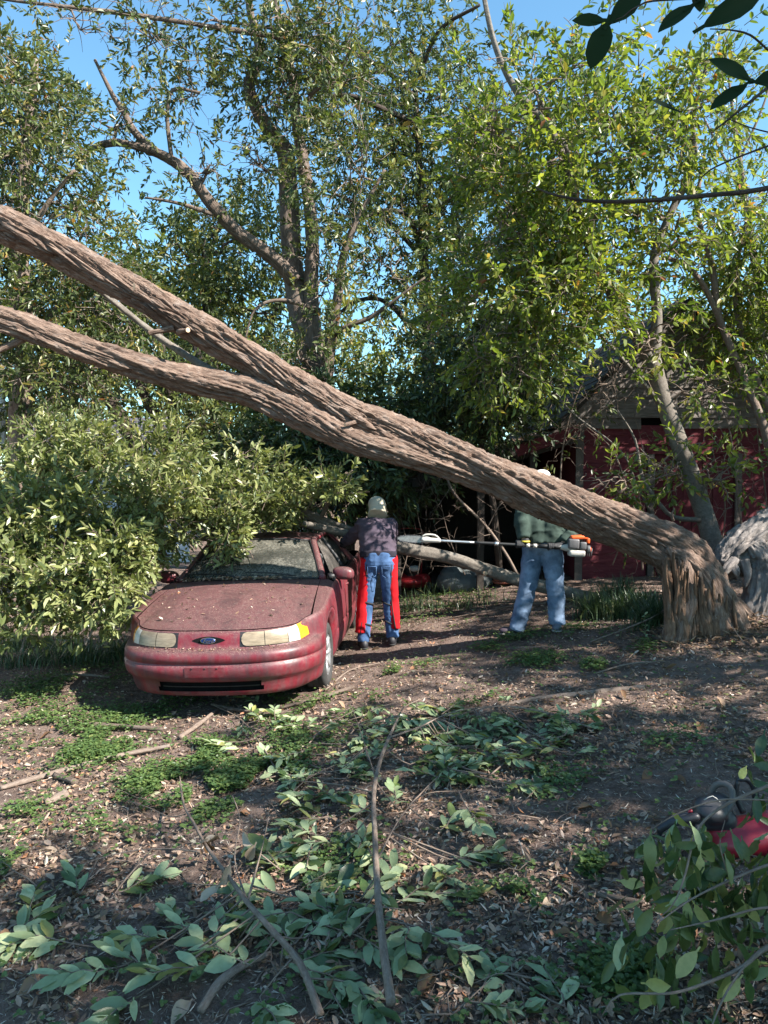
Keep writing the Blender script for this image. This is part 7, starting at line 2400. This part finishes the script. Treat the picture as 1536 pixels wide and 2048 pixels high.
Bag().tube([(*CS(1424, 1594, .10), .013), (*CS(1426, 1576, .10), .014), (*CS(1440, 1567, .08), .014), (*CS(1458, 1572, .05), .014), (*CS(1466, 1592, .03), .014), (*CS(1458, 1616, .02), .013), (*CS(1442, 1634, .02), .012)], 14, .015).build('front_handle', plain('grey_brown_grip', (0.10, 0.09, 0.085), .6), cs)
Bag().tube([(*CS(1474, 1560, .06), .010), (*CS(1492, 1558, .06), .013), (*CS(1508, 1575, .06), .015), (*CS(1512, 1610, .06), .016), (*CS(1506, 1640, .05), .018)], 14, .015).build('rear_handle', M_CBLK, cs)
Bag().tube([(*CS(1476, 1560, .06), .009), (*CS(1472, 1590, .06), .012), (*CS(1486, 1625, .05), .014)], 12, .015).build('trigger_guard', M_CBLK, cs)
gd = fuse('hand_guard', [capsule(CS(1392, 1634), CS(1340, 1646), 9 * q_, 9 * q_), capsule(CS(1340, 1646), CS(1320, 1658), 9 * q_, 8 * q_), capsule(CS(1385, 1628, .05), CS(1338, 1640, .05), 8 * q_, 8 * q_), capsule(CS(1320, 1658), CS(1318, 1672), 7 * q_, 5 * q_), capsule(CS(1340, 1643), CS(1340, 1640, .06), 8 * q_, 8 * q_)], .007, M_CBLK, cs, 2)
Vb = [CS(1422, 1668, z) for z in (-.003, .003)] + [CS(1422, 1690, z) for z in (-.003, .003)] + [CS(1345, 1684, z - .12) for z in (-.003, .003)] + [CS(1345, 1697, z - .12) for z in (-.003, .003)] + [CS(1325, 1692, z - .15) for z in (-.003, .003)]
Vb = np.array([tuple(v) for v in Vb])
link('guide_bar', np_mesh('guide_bar', Vb, [np.array([(0, 4, 6, 2), (1, 3, 7, 5), (0, 1, 5, 4), (2, 6, 7, 3)]), np.array([(4, 8, 6), (5, 7, 9)]), np.array([(4, 5, 9, 8), (8, 9, 7, 6)])], False), M_STEEL, cs)
Bag().tube([(*CS(1398, 1650), .016), (*CS(1400, 1680), .018)], 10, .02).build('bar_clamp', M_GREY, cs)
cu = Bag()
cu.tube([(*CS(1408, 1600, -.01), .0022), (*CS(1425, 1592, -.01), .0022), (*CS(1440, 1604, -.01), .0022)], 5, .02)
cu.build('cover_trim', M_OFFW, tc)

# ------------------------------------------------------------------ trees standing just right of the view; their shade lies over the foreground
def side_tree(x, y, h, w, n, seed, label):
    r = np.random.default_rng(seed)
    b = Vector((x, y, g1(x, y)))
    t = empty('laurel_tree', b, label, 'tree', 'trees beside the view')
    V, F, bk = tube([(b.x, b.y, b.z - .1, .16), (b.x + .1, b.y, b.z + h * .4, .12), (b.x, b.y + .1, b.z + h * .8, .05)], 14, .1, bark_disp(.012, 18, 2, .3, seed, .03))
    link('trunk', np_mesh('trunk', V, F, True, None, bk), MB['oak'], t)
    bls = []
    for k in range(9):
        zz = b.z + h * (.25 + .68 * (k + .5) / 9)
        ww = w * (1 - .45 * ((k / 8 - .35) ** 2) * 2)
        a = k * 2.4
        bls.append(((b.x + .35 * w * math.cos(a), b.y + .35 * w * math.sin(a), zz), (ww * .75, ww * .75, h * .12), n // 9))
    P, O = blob_clusters(r, bls, .44 if seed in (402, 403) else .40, 1.1, seed)
    bag = Bag()
    for (c, rr_, m_) in bls:
        bag.tube(wig(r, (b.x, b.y, c[2] - .5), c, .04, .01, 4, .1), 5, .2)
    bag.build('twigs', MB['oak'], t)['kind'] = 'stuff'
    d = O * .6 + r.normal(0, .55, P.shape)
    pos, ld, nr, LL, WW = sprays(r, P, d, 9, .36, .15, .065, .9, .7, .15)
    build_crown('crown', t, ML['mid'], pos, ld, nr, LL, WW, r, None, None)
side_tree(7.8, 9.3, 5.6, 1.4, 640, 401, 'leafy tree beyond the right edge beside the barn')
side_tree(7.5, 6.1, 6.1, 1.5, 760, 402, 'leafy tree beyond the right edge beside the stump')
side_tree(7.5, 3.2, 6.6, 1.6, 680, 403, 'leafy tree right of the open ground outside the view')
side_tree(7.5, .4, 8.3, 1.7, 1000, 404, 'tall leafy tree to the right of the photographer')
side_tree(7.3, -2.5, 9.3, 1.9, 1100, 405, 'tall leafy tree behind the photographer to the right')
side_tree(4.4, -.6, 6.6, 1.5, 480, 406, 'tree whose crown hangs over the photographer from the right')
